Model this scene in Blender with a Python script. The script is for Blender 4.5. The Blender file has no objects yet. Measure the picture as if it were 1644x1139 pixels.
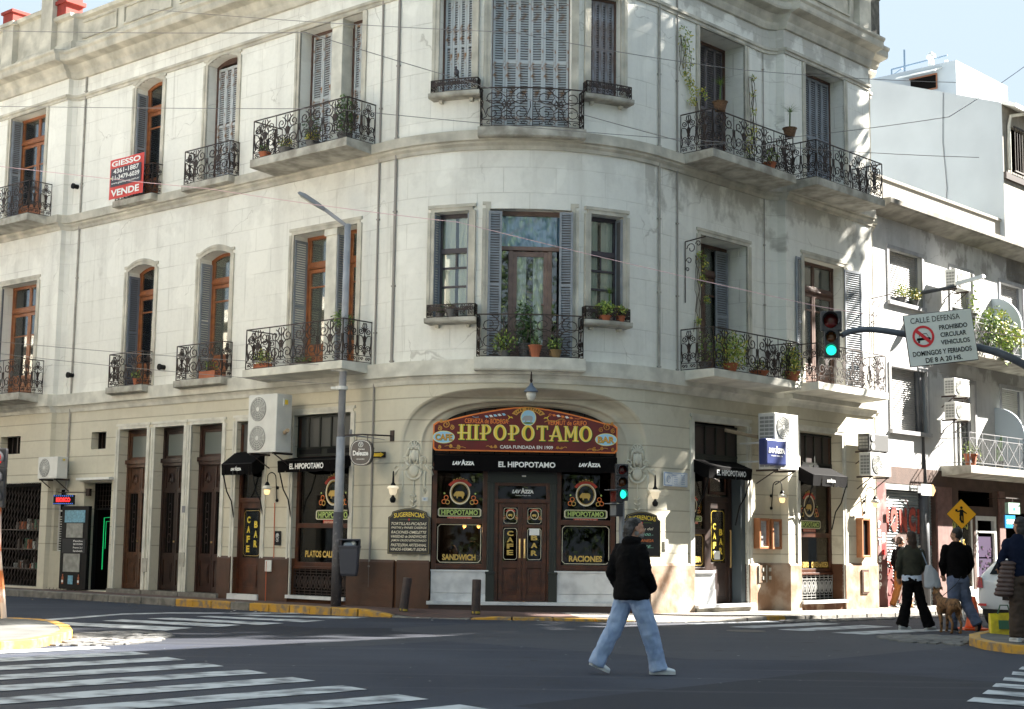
import bpy, bmesh, math, random
from mathutils import Vector, Matrix, noise
R_=math.radians
random.seed(7)
sc=bpy.context.scene
col=sc.collection
# ---------------------------------------------------------------- camera
cam_d=bpy.data.cameras.new('camera'); cam=bpy.data.objects.new('camera',cam_d); col.objects.link(cam)
cam_d.sensor_width=36; cam_d.lens=2402/1644*36; cam_d.clip_end=600; cam_d.clip_start=.1
cam.matrix_world=Matrix.Translation((0,0,1.42))@Matrix.Rotation(math.pi/2+0.1250594,4,'X')@Matrix.Rotation(0.0132457,4,'Z')
sc.camera=cam
# ---------------------------------------------------------------- light
SUN=Vector((2.24,.912,1.72)).normalized()
w=bpy.data.worlds.new('World'); sc.world=w; w.use_nodes=True
nt=w.node_tree; bg=nt.nodes['Background']; sky=nt.nodes.new('ShaderNodeTexSky'); sky.sky_type='NISHITA'; sky.sun_disc=False
sky.sun_elevation=math.asin(SUN.z); sky.sun_rotation=math.atan2(SUN.x,SUN.y); sky.dust_density=0; sky.air_density=1.8
hs=nt.nodes.new('ShaderNodeHueSaturation'); hs.inputs['Saturation'].default_value=1.0; nt.links.new(sky.outputs[0],hs.inputs['Color']); dk=nt.nodes.new('ShaderNodeMix'); dk.data_type='RGBA'; dk.blend_type='DARKEN'; dk.inputs[0].default_value=1; dk.inputs[7].default_value=(1.32,1.60,1.88,1); nt.links.new(hs.outputs[0],dk.inputs[6]); nt.links.new(dk.outputs[2],bg.inputs[0]); bg.inputs[1].default_value=.072
ld=bpy.data.lights.new('sun','SUN'); ld.energy=5; ld.angle=R_(.5); ld.color=(1,.95,.86)
lo=bpy.data.objects.new('sun',ld); col.objects.link(lo); lo.rotation_euler=SUN.to_track_quat('Z','Y').to_euler()
sc.view_settings.view_transform='Standard'; sc.view_settings.look='None'; sc.view_settings.exposure=2.98; sc.view_settings.gamma=1
sc.render.engine='CYCLES'
# ---------------------------------------------------------------- site geometry
aL,aR=-0.713248,.8136255; aM=(aL+aR)/2; RAD=4.0; HALF=(aR-aL)/2; S0=RAD*HALF
tL=Vector((math.cos(aL),math.sin(aL))); nL=Vector((-math.sin(aL),math.cos(aL)))
tR=Vector((math.cos(aR),math.sin(aR))); nR=Vector((-math.sin(aR),math.cos(aR)))
O=Vector((.11164,33.0939)); A0=O-RAD*nL; B0=O-RAD*nR
SECP=[(-15.0,.25),(-14.82,.25),(-14.8,.12),(-14.7,.03),(-14.6,0),(6.85,0),(7.05,.05),(7.18,.16),(7.22,.35),(11.0,.35),(11.02,.05),(11.6,.05)]
def sec(s): return lerp(s,SECP)
SB=tuple(p[0] for p in SECP[1:-1])
def lerp(x,pts):
    if x<=pts[0][0]: return pts[0][1]
    for (a,b),(c,d) in zip(pts,pts[1:]):
        if x<=c: return b+(d-b)*(x-a)/(c-a)
    return pts[-1][1]
def path(s,o=0):
    if s<-S0: p=A0+(s+S0)*tL-o*nL; a=aL
    elif s>S0: p=B0+(s-S0)*tR-o*nR; a=aR
    else:
        a=aM+s/RAD; p=O+(RAD+o)*Vector((math.sin(a),-math.cos(a)))
    return p,a
def fr(s,o=0,z=0):
    p,a=path(s,o); return Matrix.Translation((p.x,p.y,z))@Matrix.Rotation(a,4,'Z')
def lerp(x,pts):
    if x<=pts[0][0]: return pts[0][1]
    for (a,b),(c,d) in zip(pts,pts[1:]):
        if x<=c: return b+(d-b)*(x-a)/(c-a)
    return pts[-1][1]
def zr(x,y):   # road level
    g=lerp(x,[(-60,-.04),(-4,-.03),(-1.5,0),(.5,0),(10,-.15),(60,-.6)])
    k=lerp(y,[(24,0),(29,1)])
    return g*k-.03*(1-k)
def zs(x): return lerp(x,[(-60,.12),(-2.5,.12),(3,.06),(8,0),(60,-.5)])   # pavement level
# ---------------------------------------------------------------- materials
MATS={}
def mat(name,c,rough=.7,metal=0,var=0,vs=6,bump=0,bs=30,c2=None,emit=None,es=1,spec=.5,vpos=(.35,.7)):
    if name in MATS: return MATS[name]
    m=bpy.data.materials.new(name); m.use_nodes=True; n=m.node_tree; b=n.nodes['Principled BSDF']
    b.inputs['Base Color'].default_value=(*c,1); b.inputs['Roughness'].default_value=rough; b.inputs['Metallic'].default_value=metal
    b.inputs['Specular IOR Level'].default_value=spec
    if var or c2 or bump:
        tc=n.nodes.new('ShaderNodeTexCoord')
    if var or c2:
        t=n.nodes.new('ShaderNodeTexNoise'); t.inputs['Scale'].default_value=vs; t.inputs['Detail'].default_value=6; n.links.new(tc.outputs['Object'],t.inputs[0])
        r=n.nodes.new('ShaderNodeValToRGB'); n.links.new(t.outputs[0],r.inputs[0])
        r.color_ramp.elements[0].position=vpos[0]; r.color_ramp.elements[1].position=vpos[1]
        r.color_ramp.elements[0].color=(*(c2 or [v*(1-var) for v in c]),1); r.color_ramp.elements[1].color=(*c,1)
        n.links.new(r.outputs[0],b.inputs['Base Color'])
    if bump:
        t2=n.nodes.new('ShaderNodeTexNoise'); t2.inputs['Scale'].default_value=bs; t2.inputs['Detail'].default_value=4; n.links.new(tc.outputs['Object'],t2.inputs[0])
        bp=n.nodes.new('ShaderNodeBump'); bp.inputs['Strength'].default_value=bump; bp.inputs['Distance'].default_value=.02
        n.links.new(t2.outputs[0],bp.inputs['Height']); n.links.new(bp.outputs[0],b.inputs['Normal'])
    if emit: b.inputs['Emission Color'].default_value=(*emit,1); b.inputs['Emission Strength'].default_value=es
    MATS[name]=m; return m
def facade_mat(name,base,stain,joint,rows=.52,brick=1.05,ground=False,dado=None,dadoz=1.03,stainamt=.5,zst=(9.3,4.6)):
    m=bpy.data.materials.new(name); m.use_nodes=True; n=m.node_tree; N=n.nodes; Lk=n.links.new; b=N['Principled BSDF']; b.inputs['Roughness'].default_value=.85; b.inputs['Specular IOR Level'].default_value=.25
    uv=N.new('ShaderNodeUVMap'); uv.uv_map='UVMap'; sep=N.new('ShaderNodeSeparateXYZ'); Lk(uv.outputs[0],sep.inputs[0])
    def math_(op,a,bv=None,c=None):
        q=N.new('ShaderNodeMath'); q.operation=op
        for i,v in enumerate((a,bv,c)):
            if v is None: continue
            if isinstance(v,(int,float)): q.inputs[i].default_value=v
            else: Lk(v,q.inputs[i])
        return q.outputs[0]
    def noi(scale,det=6,mp=None,rough=.6):
        t=N.new('ShaderNodeTexNoise'); t.inputs['Scale'].default_value=scale; t.inputs['Detail'].default_value=det; t.inputs['Roughness'].default_value=rough
        if mp:
            q=N.new('ShaderNodeMapping'); q.inputs['Scale'].default_value=mp; Lk(uv.outputs[0],q.inputs[0]); Lk(q.outputs[0],t.inputs[0])
        else: Lk(uv.outputs[0],t.inputs[0])
        return t.outputs[0]
    def ramp(v,p0,p1,c0=(0,0,0,1),c1=(1,1,1,1)):
        r=N.new('ShaderNodeValToRGB'); r.color_ramp.elements[0].position=p0; r.color_ramp.elements[1].position=p1; r.color_ramp.elements[0].color=c0; r.color_ramp.elements[1].color=c1; Lk(v,r.inputs[0]); return r.outputs[0]
    def mix(f,a,bb,mode='MIX'):
        q=N.new('ShaderNodeMix'); q.data_type='RGBA'; q.blend_type=mode
        if isinstance(f,(int,float)): q.inputs[0].default_value=f
        else: Lk(f,q.inputs[0])
        for i,v in ((6,a),(7,bb)):
            if isinstance(v,tuple): q.inputs[i].default_value=(*v,1) if len(v)==3 else v
            else: Lk(v,q.inputs[i])
        return q.outputs[2]
    c=mix(ramp(noi(.55,8),.35,.68),tuple(v*.93 for v in base),base)
    c=mix(math_('MULTIPLY',ramp(noi(9,6),.45,.75),.35),c,tuple(v*.8 for v in base))
    # repair patches: lighter, sharp edged
    c=mix(math_('MULTIPLY',ramp(noi(.9,2,rough=.3),.60,.62),.35),c,tuple(min(1,v*1.12) for v in base))
    # vertical streaks
    st=math_('MULTIPLY',ramp(noi(1,7,(2.2,.16,1)),.5,.78),stainamt*.7); c=mix(st,c,stain)
    st=math_('MULTIPLY',ramp(noi(1,8,(7,.22,1)),.60,.70),math_('MULTIPLY',ramp(noi(.5,3),.45,.6),stainamt*.9)); c=mix(st,c,stain)
    vo=N.new('ShaderNodeTexVoronoi'); vo.feature='DISTANCE_TO_EDGE'; vo.inputs['Scale'].default_value=.28; vm=N.new('ShaderNodeVectorMath'); vm.operation='MULTIPLY_ADD'; wn=N.new('ShaderNodeTexNoise'); wn.inputs['Scale'].default_value=1.1; wn.inputs['Detail'].default_value=7; Lk(uv.outputs[0],wn.inputs[0]); Lk(wn.outputs['Color'],vm.inputs[0]); vm.inputs[1].default_value=(1.3,1.3,0); Lk(uv.outputs[0],vm.inputs[2]); Lk(vm.outputs[0],vo.inputs[0])
    c=mix(math_('MULTIPLY',ramp(vo.outputs[0],.0,.0035,(1,1,1,1),(0,0,0,1)),math_('MULTIPLY',ramp(noi(.7,3),.5,.56),.5)),c,stain)
    # grime hanging below the string courses
    for z0,dz in ((zst[0],1.5),(zst[1],.9),(13.2,1.2)):
        g=math_('SUBTRACT',1,math_('DIVIDE',math_('SUBTRACT',z0,sep.outputs[1]),dz)); 
        inside=math_('LESS_THAN',sep.outputs[1],z0)
        g=math_('MULTIPLY',math_('MAXIMUM',g,0),inside)
        k=ramp(math_('ADD',noi(1.3,7,(1,.7,1)),math_('MULTIPLY',g,.28)),.66,.74)
        k=math_('MULTIPLY',math_('MULTIPLY',k,inside),math_('MULTIPLY_ADD',math_('GREATER_THAN',sep.outputs[0],2.6),stainamt*.9,stainamt*.35)); c=mix(math_('MINIMUM',k,1),c,stain)
    # joints
    if ground:
        f=math_('FRACT',math_('DIVIDE',math_('SUBTRACT',sep.outputs[1],dadoz),rows)); j=math_('LESS_THAN',math_('ABSOLUTE',math_('SUBTRACT',f,.5)),.03)
        j=math_('MULTIPLY',j,math_('GREATER_THAN',sep.outputs[1],dadoz+.1)); h=j
        jc=math_('MULTIPLY',j,.55)
    else:
        br=N.new('ShaderNodeTexBrick'); br.inputs['Scale'].default_value=1; br.inputs['Brick Width'].default_value=brick; br.inputs['Row Height'].default_value=rows; br.inputs['Mortar Size'].default_value=.009; br.inputs['Mortar Smooth'].default_value=.2
        Lk(uv.outputs[0],br.inputs[0]); h=br.outputs['Fac']; jc=math_('MULTIPLY',h,math_('MULTIPLY',ramp(noi(.8,4),.40,.65),.42))
    c=mix(jc,c,joint)
    if dado:
        dk=math_('LESS_THAN',sep.outputs[1],math_('ADD',dadoz,0))
        if ground: dk=math_('MULTIPLY',dk,math_('GREATER_THAN',sep.outputs[0],-8.25))
        dc=mix(ramp(noi(1.2,8),.42,.7),dado,tuple(v*1.5 for v in dado))
        wear=math_('MULTIPLY',ramp(noi(2.2,8,(1,.6,1)),.52,.66),math_('GREATER_THAN',sep.outputs[0],2.9))
        dc=mix(math_('MULTIPLY',wear,.6),dc,(.36,.27,.19))
        c=mix(dk,c,dc)
    Lk(c,b.inputs['Base Color'])
    hh=math_('ADD',math_('MULTIPLY',h,-1.0),math_('MULTIPLY',noi(14,6),.35))
    if dado: hh=math_('ADD',hh,math_('MULTIPLY',math_('MULTIPLY',noi(5,6),dk),.8))
    bp=N.new('ShaderNodeBump'); bp.inputs['Strength'].default_value=.6; bp.inputs['Distance'].default_value=.015; Lk(hh,bp.inputs['Height']); Lk(bp.outputs[0],b.inputs['Normal'])
    MATS[name]=m; return m
CREAM=(.80,.79,.735); STAIN=(.30,.28,.245)
M_wall=facade_mat('stucco_wall',CREAM,STAIN,(.34,.32,.28),stainamt=.42)
M_gwall=facade_mat('painted_ground_wall',(.62,.58,.47),(.40,.36,.27),(.26,.23,.17),rows=.43,ground=True,dado=(.085,.038,.020),stainamt=.25)
M_stone=mat('moulding_stucco',(.62,.585,.50),.85,var=.45,vs=2.2,bump=.3,bs=20,c2=(.36,.34,.29))
M_slab=mat('balcony_concrete',(.54,.52,.46),.9,c2=(.25,.235,.20),vs=3,bump=.4,bs=18)
M_slabw=mat('painted_slab',(.72,.70,.62),.85,var=.3,vs=3,bump=.2,bs=18)
M_iron=mat('wrought_iron',(.016,.013,.013),.6,c2=(.045,.024,.018),vs=12)
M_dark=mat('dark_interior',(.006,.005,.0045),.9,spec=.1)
M_orange=mat('orange_wood',(.33,.115,.035),.45,c2=(.20,.065,.022),vs=7)
M_brown=mat('brown_wood',(.115,.062,.045),.5,c2=(.075,.040,.03),vs=7)
M_dbrown=mat('dark_brown_wood',(.036,.016,.010),.45,c2=(.018,.009,.007),vs=6)
M_mahog=mat('mahogany_wood',(.095,.030,.012),.38,c2=(.04,.013,.007),vs=5)
M_shut=mat('blue_grey_shutter',(.27,.30,.34),.6,c2=(.20,.215,.24),vs=4)
M_shutw=mat('rusty_pale_shutter',(.44,.47,.49),.6,c2=(.25,.13,.06),vs=5.5,vpos=(.33,.46))
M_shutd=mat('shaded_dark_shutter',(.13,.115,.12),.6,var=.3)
M_white=mat('white_metal',(.72,.72,.69),.4,var=.1)
M_curt=mat('curtain_cloth',(.70,.70,.64),.9)
M_marble=mat('white_marble',(.66,.67,.68),.3,c2=(.42,.43,.45),vs=2.6,vpos=(.3,.55))
M_black=mat('black_paint',(.006,.006,.007),.5,spec=.2)
M_awn=mat('black_awning_cloth',(.004,.0035,.004),.9,spec=.1)
M_grey=mat('grey_metal',(.22,.23,.25),.45,var=.2)
M_gold=mat('gold_paint',(.62,.42,.10),.5)
M_cream=mat('cream_letter',(.75,.68,.52),.6)
M_wl=mat('white_letter',(.8,.8,.78),.6)
M_red=mat('red_paint',(.55,.03,.03),.5)
M_pot=mat('terracotta',(.42,.13,.06),.8,var=.3)
def glass_mat(name,tint,rough=.02,op=.35,k=.9):
    m=bpy.data.materials.new(name); m.use_nodes=True; n=m.node_tree; N=n.nodes; L=n.links.new; N.remove(N['Principled BSDF'])
    tr=N.new('ShaderNodeBsdfTransparent'); tr.inputs[0].default_value=(*tint,1); gl=N.new('ShaderNodeBsdfGlossy'); gl.inputs['Roughness'].default_value=rough; gl.inputs[0].default_value=(1,1,1,1)
    fz=N.new('ShaderNodeFresnel'); fz.inputs[0].default_value=1.5; ad=N.new('ShaderNodeMath'); ad.operation='MULTIPLY_ADD'; L(fz.outputs[0],ad.inputs[0]); ad.inputs[1].default_value=k; ad.inputs[2].default_value=op
    mx=N.new('ShaderNodeMixShader'); L(ad.outputs[0],mx.inputs[0]); L(tr.outputs[0],mx.inputs[1]); L(gl.outputs[0],mx.inputs[2]); L(mx.outputs[0],N['Material Output'].inputs[0]); MATS[name]=m; return m
M_glass=glass_mat('window_glass',(.9,.93,.91),op=.04)
M_glassd=glass_mat('shop_glass',(.55,.52,.48),op=.0,k=.42)
# ---------------------------------------------------------------- mesh builder
FONT=bpy.data.fonts.load('<builtin>') if '<builtin>' in bpy.data.fonts else None
_tc={}
def glyph_mesh(body,off,shear,space,ext):
    k=(body,off,shear,space,ext)
    if k in _tc: return _tc[k]
    c=bpy.data.curves.new('t','FONT'); c.body=body; c.size=1; c.offset=off; c.shear=shear; c.space_character=space; c.extrude=ext; c.align_x='CENTER'; c.resolution_u=3
    o=bpy.data.objects.new('t',c); col.objects.link(o); dg=bpy.context.evaluated_depsgraph_get(); me=bpy.data.meshes.new_from_object(o.evaluated_get(dg))
    vs=[v.co.copy() for v in me.vertices]; fs=[tuple(p.vertices) for p in me.polygons]
    bpy.data.objects.remove(o); bpy.data.curves.remove(c); bpy.data.meshes.remove(me)
    _tc[k]=(vs,fs); return _tc[k]
class MB:
    def __init__(s): s.v=[];s.f=[];s.m=[];s.u=[];s.M=Matrix.Identity(4)
    def add(s,vs,fs,m=0,us=None):
        b=len(s.v); s.v+=[s.M@Vector(p) for p in vs]
        for i,f in enumerate(fs): s.f.append([b+k for k in f]); s.m.append(m); s.u.append(us[i] if us else None)
    def box(s,x0,x1,y0,y1,z0,z1,m=0):
        if x1<x0:x0,x1=x1,x0
        if y1<y0:y0,y1=y1,y0
        if z1<z0:z0,z1=z1,z0
        s.add([(x,y,z) for x in(x0,x1) for y in(y0,y1) for z in(z0,z1)],[(0,1,3,2),(4,6,7,5),(0,4,5,1),(2,3,7,6),(0,2,6,4),(1,5,7,3)],m)
    def prism(s,pts,y0,y1,m=0):   # outline in xz
        n=len(pts); s.add([(x,y0,z) for x,z in pts]+[(x,y1,z) for x,z in pts],[tuple(range(n)),tuple(range(2*n-1,n-1,-1))]+[(i,i+n,(i+1)%n+n,(i+1)%n) for i in range(n)],m)
    def pad(s,pts,z0,z1,m=0):     # outline in xy
        n=len(pts); s.add([(x,y,z0) for x,y in pts]+[(x,y,z1) for x,y in pts],[tuple(range(n-1,-1,-1)),tuple(range(n,2*n))]+[(i,(i+1)%n,(i+1)%n+n,i+n) for i in range(n)],m)
    def tube(s,pts,r,n=6,m=0,cap=True,r2=None):
        P=[Vector(p) for p in pts]; k=len(P); vs=[]; up=None
        for i,p in enumerate(P):
            t=(P[min(i+1,k-1)]-P[max(i-1,0)]); t=t.normalized() if t.length>1e-9 else Vector((0,0,1))
            if up is None: up=Vector((0,0,1)) if abs(t.z)<.9 else Vector((0,1,0))
            a=t.cross(up); a=a.normalized() if a.length>1e-6 else Vector((1,0,0)); b=a.cross(t); up=b
            rr=r if r2 is None else r+(r2-r)*i/max(1,k-1)
            if callable(r): rr=r(i)
            for j in range(n):
                q=2*math.pi*(j+.5)/n; vs.append(p+a*(rr*math.cos(q))+b*(rr*math.sin(q)))
        fs=[(i*n+j,i*n+(j+1)%n,(i+1)*n+(j+1)%n,(i+1)*n+j) for i in range(k-1) for j in range(n)]
        if cap: fs+=[tuple(range(n-1,-1,-1)),tuple((k-1)*n+j for j in range(n))]
        s.add(vs,fs,m)
    def lathe(s,prof,c=(0,0,0),n=16,m=0,axis='z'):
        vs=[]
        for r,h in prof:
            for j in range(n):
                q=2*math.pi*j/n; x,y=r*math.cos(q),r*math.sin(q)
                vs.append((c[0]+x,c[1]+y,c[2]+h) if axis=='z' else ((c[0]+x,c[1]+h,c[2]+y) if axis=='y' else (c[0]+h,c[1]+x,c[2]+y)))
        k=len(prof); s.add(vs,[(i*n+j,i*n+(j+1)%n,(i+1)*n+(j+1)%n,(i+1)*n+j) for i in range(k-1) for j in range(n)]+[tuple(range(n-1,-1,-1)),tuple((k-1)*n+j for j in range(n))],m)
    def ell(s,c,r,n=14,m=0,rot=None):
        vs=[];K=n//2
        for i in range(K+1):
            a=math.pi*i/K
            for j in range(n):
                q=2*math.pi*j/n; p=Vector((r[0]*math.sin(a)*math.cos(q),r[1]*math.sin(a)*math.sin(q),r[2]*math.cos(a)))
                if rot: p=rot@p
                vs.append(Vector(c)+p)
        s.add(vs,[(i*n+j,i*n+(j+1)%n,(i+1)*n+(j+1)%n,(i+1)*n+j)[::-1] for i in range(K) for j in range(n)],m)
    def text(s,body,x,z,w,h,y=0,off=.02,shear=0,space=1,ext=.0,m=0,rot=0,arch=0):
        vs,fs=glyph_mesh(body,off,shear,space,ext)
        if not vs: return
        x0=min(v.x for v in vs);x1=max(v.x for v in vs);z0=min(v.y for v in vs);z1=max(v.y for v in vs)
        if h is None: h=w*(z1-z0)/(x1-x0)
        if w is None: w=h*(x1-x0)/(z1-z0)
        out=[]; c,sn=math.cos(rot),math.sin(rot)
        for v in vs:
            u=(v.x-(x0+x1)/2)/(x1-x0); px=u*w; pz=((v.y-z0)/(z1-z0)-.5)*h
            if arch: pz+=arch*(1-4*u*u)
            out.append((x+px*c-pz*sn,y-v.z,z+px*sn+pz*c))
        s.add(out,fs,m)
    def leaves(s,c,r,n,size,mats=(0,),hang=0):
        for _ in range(n):
            d=Vector((random.gauss(0,1),random.gauss(0,1),random.gauss(0,1))).normalized()*random.random()**.4
            p=Vector((c[0]+d.x*r[0],c[1]+d.y*r[1],c[2]+d.z*r[2])); z=size*random.uniform(.6,1.4)
            a=Vector((random.uniform(-1,1),random.uniform(-1,1),random.uniform(-1,1)-hang)).normalized(); b=a.cross(Vector((random.uniform(-1,1),random.uniform(-1,1),random.uniform(-1,1)))).normalized()
            s.add([p-b*z*.35,p+a*z*.5-b*z*.1+b*.2*z,p+a*z,p+a*z*.5-b*z*.45],[(0,1,2,3)],random.choice(mats))
    def blades(s,c,n,L,w,m=0,up=.5):
        for k in range(n):
            q=2*math.pi*k/n+random.uniform(-.2,.2); e=random.uniform(.1,1.2)*up
            d=Vector((math.cos(q),math.sin(q),0)); l=L*random.uniform(.7,1.1); sd=Vector((-d.y,d.x,0))*w
            pts=[Vector(c)+d*l*t*math.cos(e*(1-t*.5))+Vector((0,0,l*t*math.sin(e+.2)-l*.35*t*t)) for t in(0,.35,.7,1)]
            for i in range(3):
                w0=1-[0,.35,.7,1][i]*.8; w1=1-[0,.35,.7,1][i+1]*.8
                s.add([pts[i]-sd*w0,pts[i]+sd*w0,pts[i+1]+sd*w1,pts[i+1]-sd*w1],[(0,1,2,3)],m)
    def obj(s,name,mats,parent=None,smooth=False,bevel=0,loc=None):
        me=bpy.data.meshes.new(name); me.from_pydata([tuple(v) for v in s.v],[],s.f)
        if not isinstance(mats,(list,tuple)): mats=[mats]
        for m in mats: me.materials.append(m)
        me.polygons.foreach_set('material_index',s.m)
        if any(u for u in s.u):
            ul=me.uv_layers.new(name='UVMap'); i=0
            for f,u in zip(s.f,s.u):
                for k in range(len(f)):
                    if u: ul.data[i].uv=u[k]
                    i+=1
        if smooth: me.polygons.foreach_set('use_smooth',[True]*len(me.polygons))
        me.update(); o=bpy.data.objects.new(name,me); col.objects.link(o)
        if parent: o.parent=parent
        if loc: o.location=loc
        if bevel:
            b=o.modifiers.new('b','BEVEL'); b.width=bevel; b.segments=2; b.limit_method='ANGLE'; b.angle_limit=R_(40)
        return o
def E(name,label,cat,M=None,group=None):
    o=bpy.data.objects.new(name,None); col.objects.link(o); o.empty_display_size=.2
    if M is not None: o.matrix_world=M
    o['label']=label; o['category']=cat
    if group: o['group']=group
    return o
def tag(o,label,cat,group=None,M=None,kind=None):
    if label: o['label']=label
    if cat: o['category']=cat
    if group: o['group']=group
    if kind: o['kind']=kind
    if M is not None: o.matrix_world=M
    return o
def struct(o): o['kind']='structure'; return o
def sub(name,parent,M):   # an empty part grouping is avoided: parts are meshes placed with their own transform
    parent_o=parent; return parent_o
def place(o,M): o.matrix_local=M; return o
def dup(o,parent=None):
    c=o.copy(); col.objects.link(c)
    if parent is not None: c.parent=parent
    for ch in [x for x in col.objects if x.parent==o and x!=c]: 
        dup(ch,c)
    return c
# ================================================================= GROUND
def asphalt():
    m=bpy.data.materials.new('asphalt'); m.use_nodes=True; n=m.node_tree; N=n.nodes; L=n.links.new; b=N['Principled BSDF']
    tc=N.new('ShaderNodeTexCoord')
    def noi(s,d=5,sc_=None):
        t=N.new('ShaderNodeTexNoise'); t.inputs['Scale'].default_value=s; t.inputs['Detail'].default_value=d
        if sc_:
            q=N.new('ShaderNodeMapping'); q.inputs['Scale'].default_value=sc_; q.inputs['Rotation'].default_value=(0,0,-.7); L(tc.outputs['Object'],q.inputs[0]); L(q.outputs[0],t.inputs[0])
        else: L(tc.outputs['Object'],t.inputs[0])
        return t.outputs[0]
    def ramp(v,p0,p1,c0,c1):
        r=N.new('ShaderNodeValToRGB'); e=r.color_ramp.elements; e[0].position=p0;e[1].position=p1; e[0].color=(*c0,1); e[1].color=(*c1,1); L(v,r.inputs[0]); return r.outputs[0]
    def mix(f,a,c):
        q=N.new('ShaderNodeMix'); q.data_type='RGBA'; L(f,q.inputs[0]); L(a,q.inputs[6])
        if isinstance(c,tuple): q.inputs[7].default_value=(*c,1)
        else: L(c,q.inputs[7])
        return q.outputs[2]
    big=ramp(noi(.35,6),.3,.7,(.012,.017,.033),(.038,.046,.068))
    c=mix(ramp(noi(1,4,(.25,2.2,1)),.52,.75,(0,0,0),(.45,)*3),big,(.027,.029,.038))
    c=mix(ramp(noi(90,2),.64,.72,(0,0,0),(.6,)*3),c,(.12,.12,.14))
    c=mix(ramp(noi(55,2),.30,.40,(.6,)*3,(0,0,0)),c,(.025,.025,.03))
    v=N.new('ShaderNodeTexVoronoi'); v.feature='DISTANCE_TO_EDGE'; v.inputs['Scale'].default_value=.32
    nn=N.new('ShaderNodeMapping'); L(tc.outputs['Object'],nn.inputs[0]); wv=N.new('ShaderNodeTexNoise'); wv.inputs['Scale'].default_value=1.5; L(tc.outputs['Object'],wv.inputs[0])
    vm=N.new('ShaderNodeVectorMath'); vm.operation='MULTIPLY_ADD'; L(wv.outputs['Color'],vm.inputs[0]); vm.inputs[1].default_value=(.9,.9,0); L(nn.outputs[0],vm.inputs[2]); L(vm.outputs[0],v.inputs[0])
    c=mix(ramp(v.outputs[0],.0,.006,(.6,)*3,(0,0,0)),c,(.02,.02,.022))
    v2=N.new('ShaderNodeTexVoronoi'); v2.distance='CHEBYCHEV'; v2.inputs['Scale'].default_value=.16; q2=N.new('ShaderNodeMapping'); q2.inputs['Rotation'].default_value=(0,0,.72); L(tc.outputs['Object'],q2.inputs[0]); L(q2.outputs[0],v2.inputs[0])
    sp=N.new('ShaderNodeSeparateColor'); L(v2.outputs['Color'],sp.inputs[0]); c=mix(ramp(sp.outputs[0],.74,.76,(0,0,0),(.8,)*3),c,(.010,.012,.020)); c=mix(ramp(sp.outputs[1],.80,.82,(0,0,0),(.6,)*3),c,(.060,.062,.072))
    c=mix(ramp(noi(1,5,(.12,3.2,1)),.56,.66,(0,0,0),(.45,)*3),c,(.062,.066,.080)); c=mix(ramp(noi(2.3,3),.68,.72,(0,0,0),(.7,)*3),c,(.012,.012,.015))
    L(c,b.inputs['Base Color']); b.inputs['Roughness'].default_value=.82; b.inputs['Specular IOR Level'].default_value=.35
    bp=N.new('ShaderNodeBump'); bp.inputs['Strength'].default_value=.5; bp.inputs['Distance'].default_value=.01; L(noi(110,3),bp.inputs['Height']); L(bp.outputs[0],b.inputs['Normal'])
    return m
M_asph=asphalt()
def tile_mat(name,c1,c2,mor,bw,bh,ang):
    m=bpy.data.materials.new(name); m.use_nodes=True; n=m.node_tree; N=n.nodes; L=n.links.new; b=N['Principled BSDF']
    tc=N.new('ShaderNodeTexCoord'); q=N.new('ShaderNodeMapping'); q.inputs['Rotation'].default_value=(0,0,ang); L(tc.outputs['Object'],q.inputs[0])
    br=N.new('ShaderNodeTexBrick'); br.offset=0; br.inputs['Scale'].default_value=1; br.inputs['Brick Width'].default_value=bw; br.inputs['Row Height'].default_value=bh; br.inputs['Mortar Size'].default_value=.012
    br.inputs['Color1'].default_value=(*c1,1); br.inputs['Color2'].default_value=(*c2,1); br.inputs['Mortar'].default_value=(*mor,1); L(q.outputs[0],br.inputs[0])
    t=N.new('ShaderNodeTexNoise'); t.inputs['Scale'].default_value=1.6; t.inputs['Detail'].default_value=8; L(tc.outputs['Object'],t.inputs[0])
    r=N.new('ShaderNodeValToRGB'); r.color_ramp.elements[0].position=.35; r.color_ramp.elements[1].position=.7; r.color_ramp.elements[0].color=(.55,.55,.55,1); L(t.outputs[0],r.inputs[0])
    mx=N.new('ShaderNodeMix'); mx.data_type='RGBA'; mx.blend_type='MULTIPLY'; mx.inputs[0].default_value=1; L(br.outputs[0],mx.inputs[6]); L(r.outputs[0],mx.inputs[7]); L(mx.outputs[2],b.inputs['Base Color'])
    b.inputs['Roughness'].default_value=.85
    bp=N.new('ShaderNodeBump'); bp.inputs['Strength'].default_value=.5; bp.inputs['Distance'].default_value=.01; L(t.outputs[0],bp.inputs['Height']); L(bp.outputs[0],b.inputs['Normal']); return m
M_paveL=tile_mat('red_tile_pavement',(.16,.085,.07),(.13,.075,.065),(.08,.06,.055),.2,.2,-aL)
M_paveR=tile_mat('grey_tile_pavement',(.27,.25,.22),(.23,.21,.19),(.12,.11,.10),.4,.4,-aR)
M_paveN=mat('concrete_pavement',(.12,.12,.115),.9,var=.35,vs=2,bump=.3)
M_kerb=mat('granite_kerb',(.24,.225,.20),.85,var=.5,vs=5,bump=.4,bs=25)
M_ykerb=mat('yellow_kerb_paint',(.50,.27,.03),.75,c2=(.20,.15,.10),vs=6,vpos=(.36,.56),bump=.3)
M_paint=mat('road_paint',(.47,.49,.51),.8,c2=(.10,.105,.12),vs=3.2,vpos=(.32,.55),bump=.2,bs=60)
def grid(xs,ys,fz,name,m,clip=None):
    b=MB(); vs=[(x,y,fz(x,y)) for y in ys for x in xs]; n=len(xs)
    b.add(vs,[(j*n+i,j*n+i+1,(j+1)*n+i+1,(j+1)*n+i) for j in range(len(ys)-1) for i in range(n-1)]); return b.obj(name,m,smooth=True)
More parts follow.
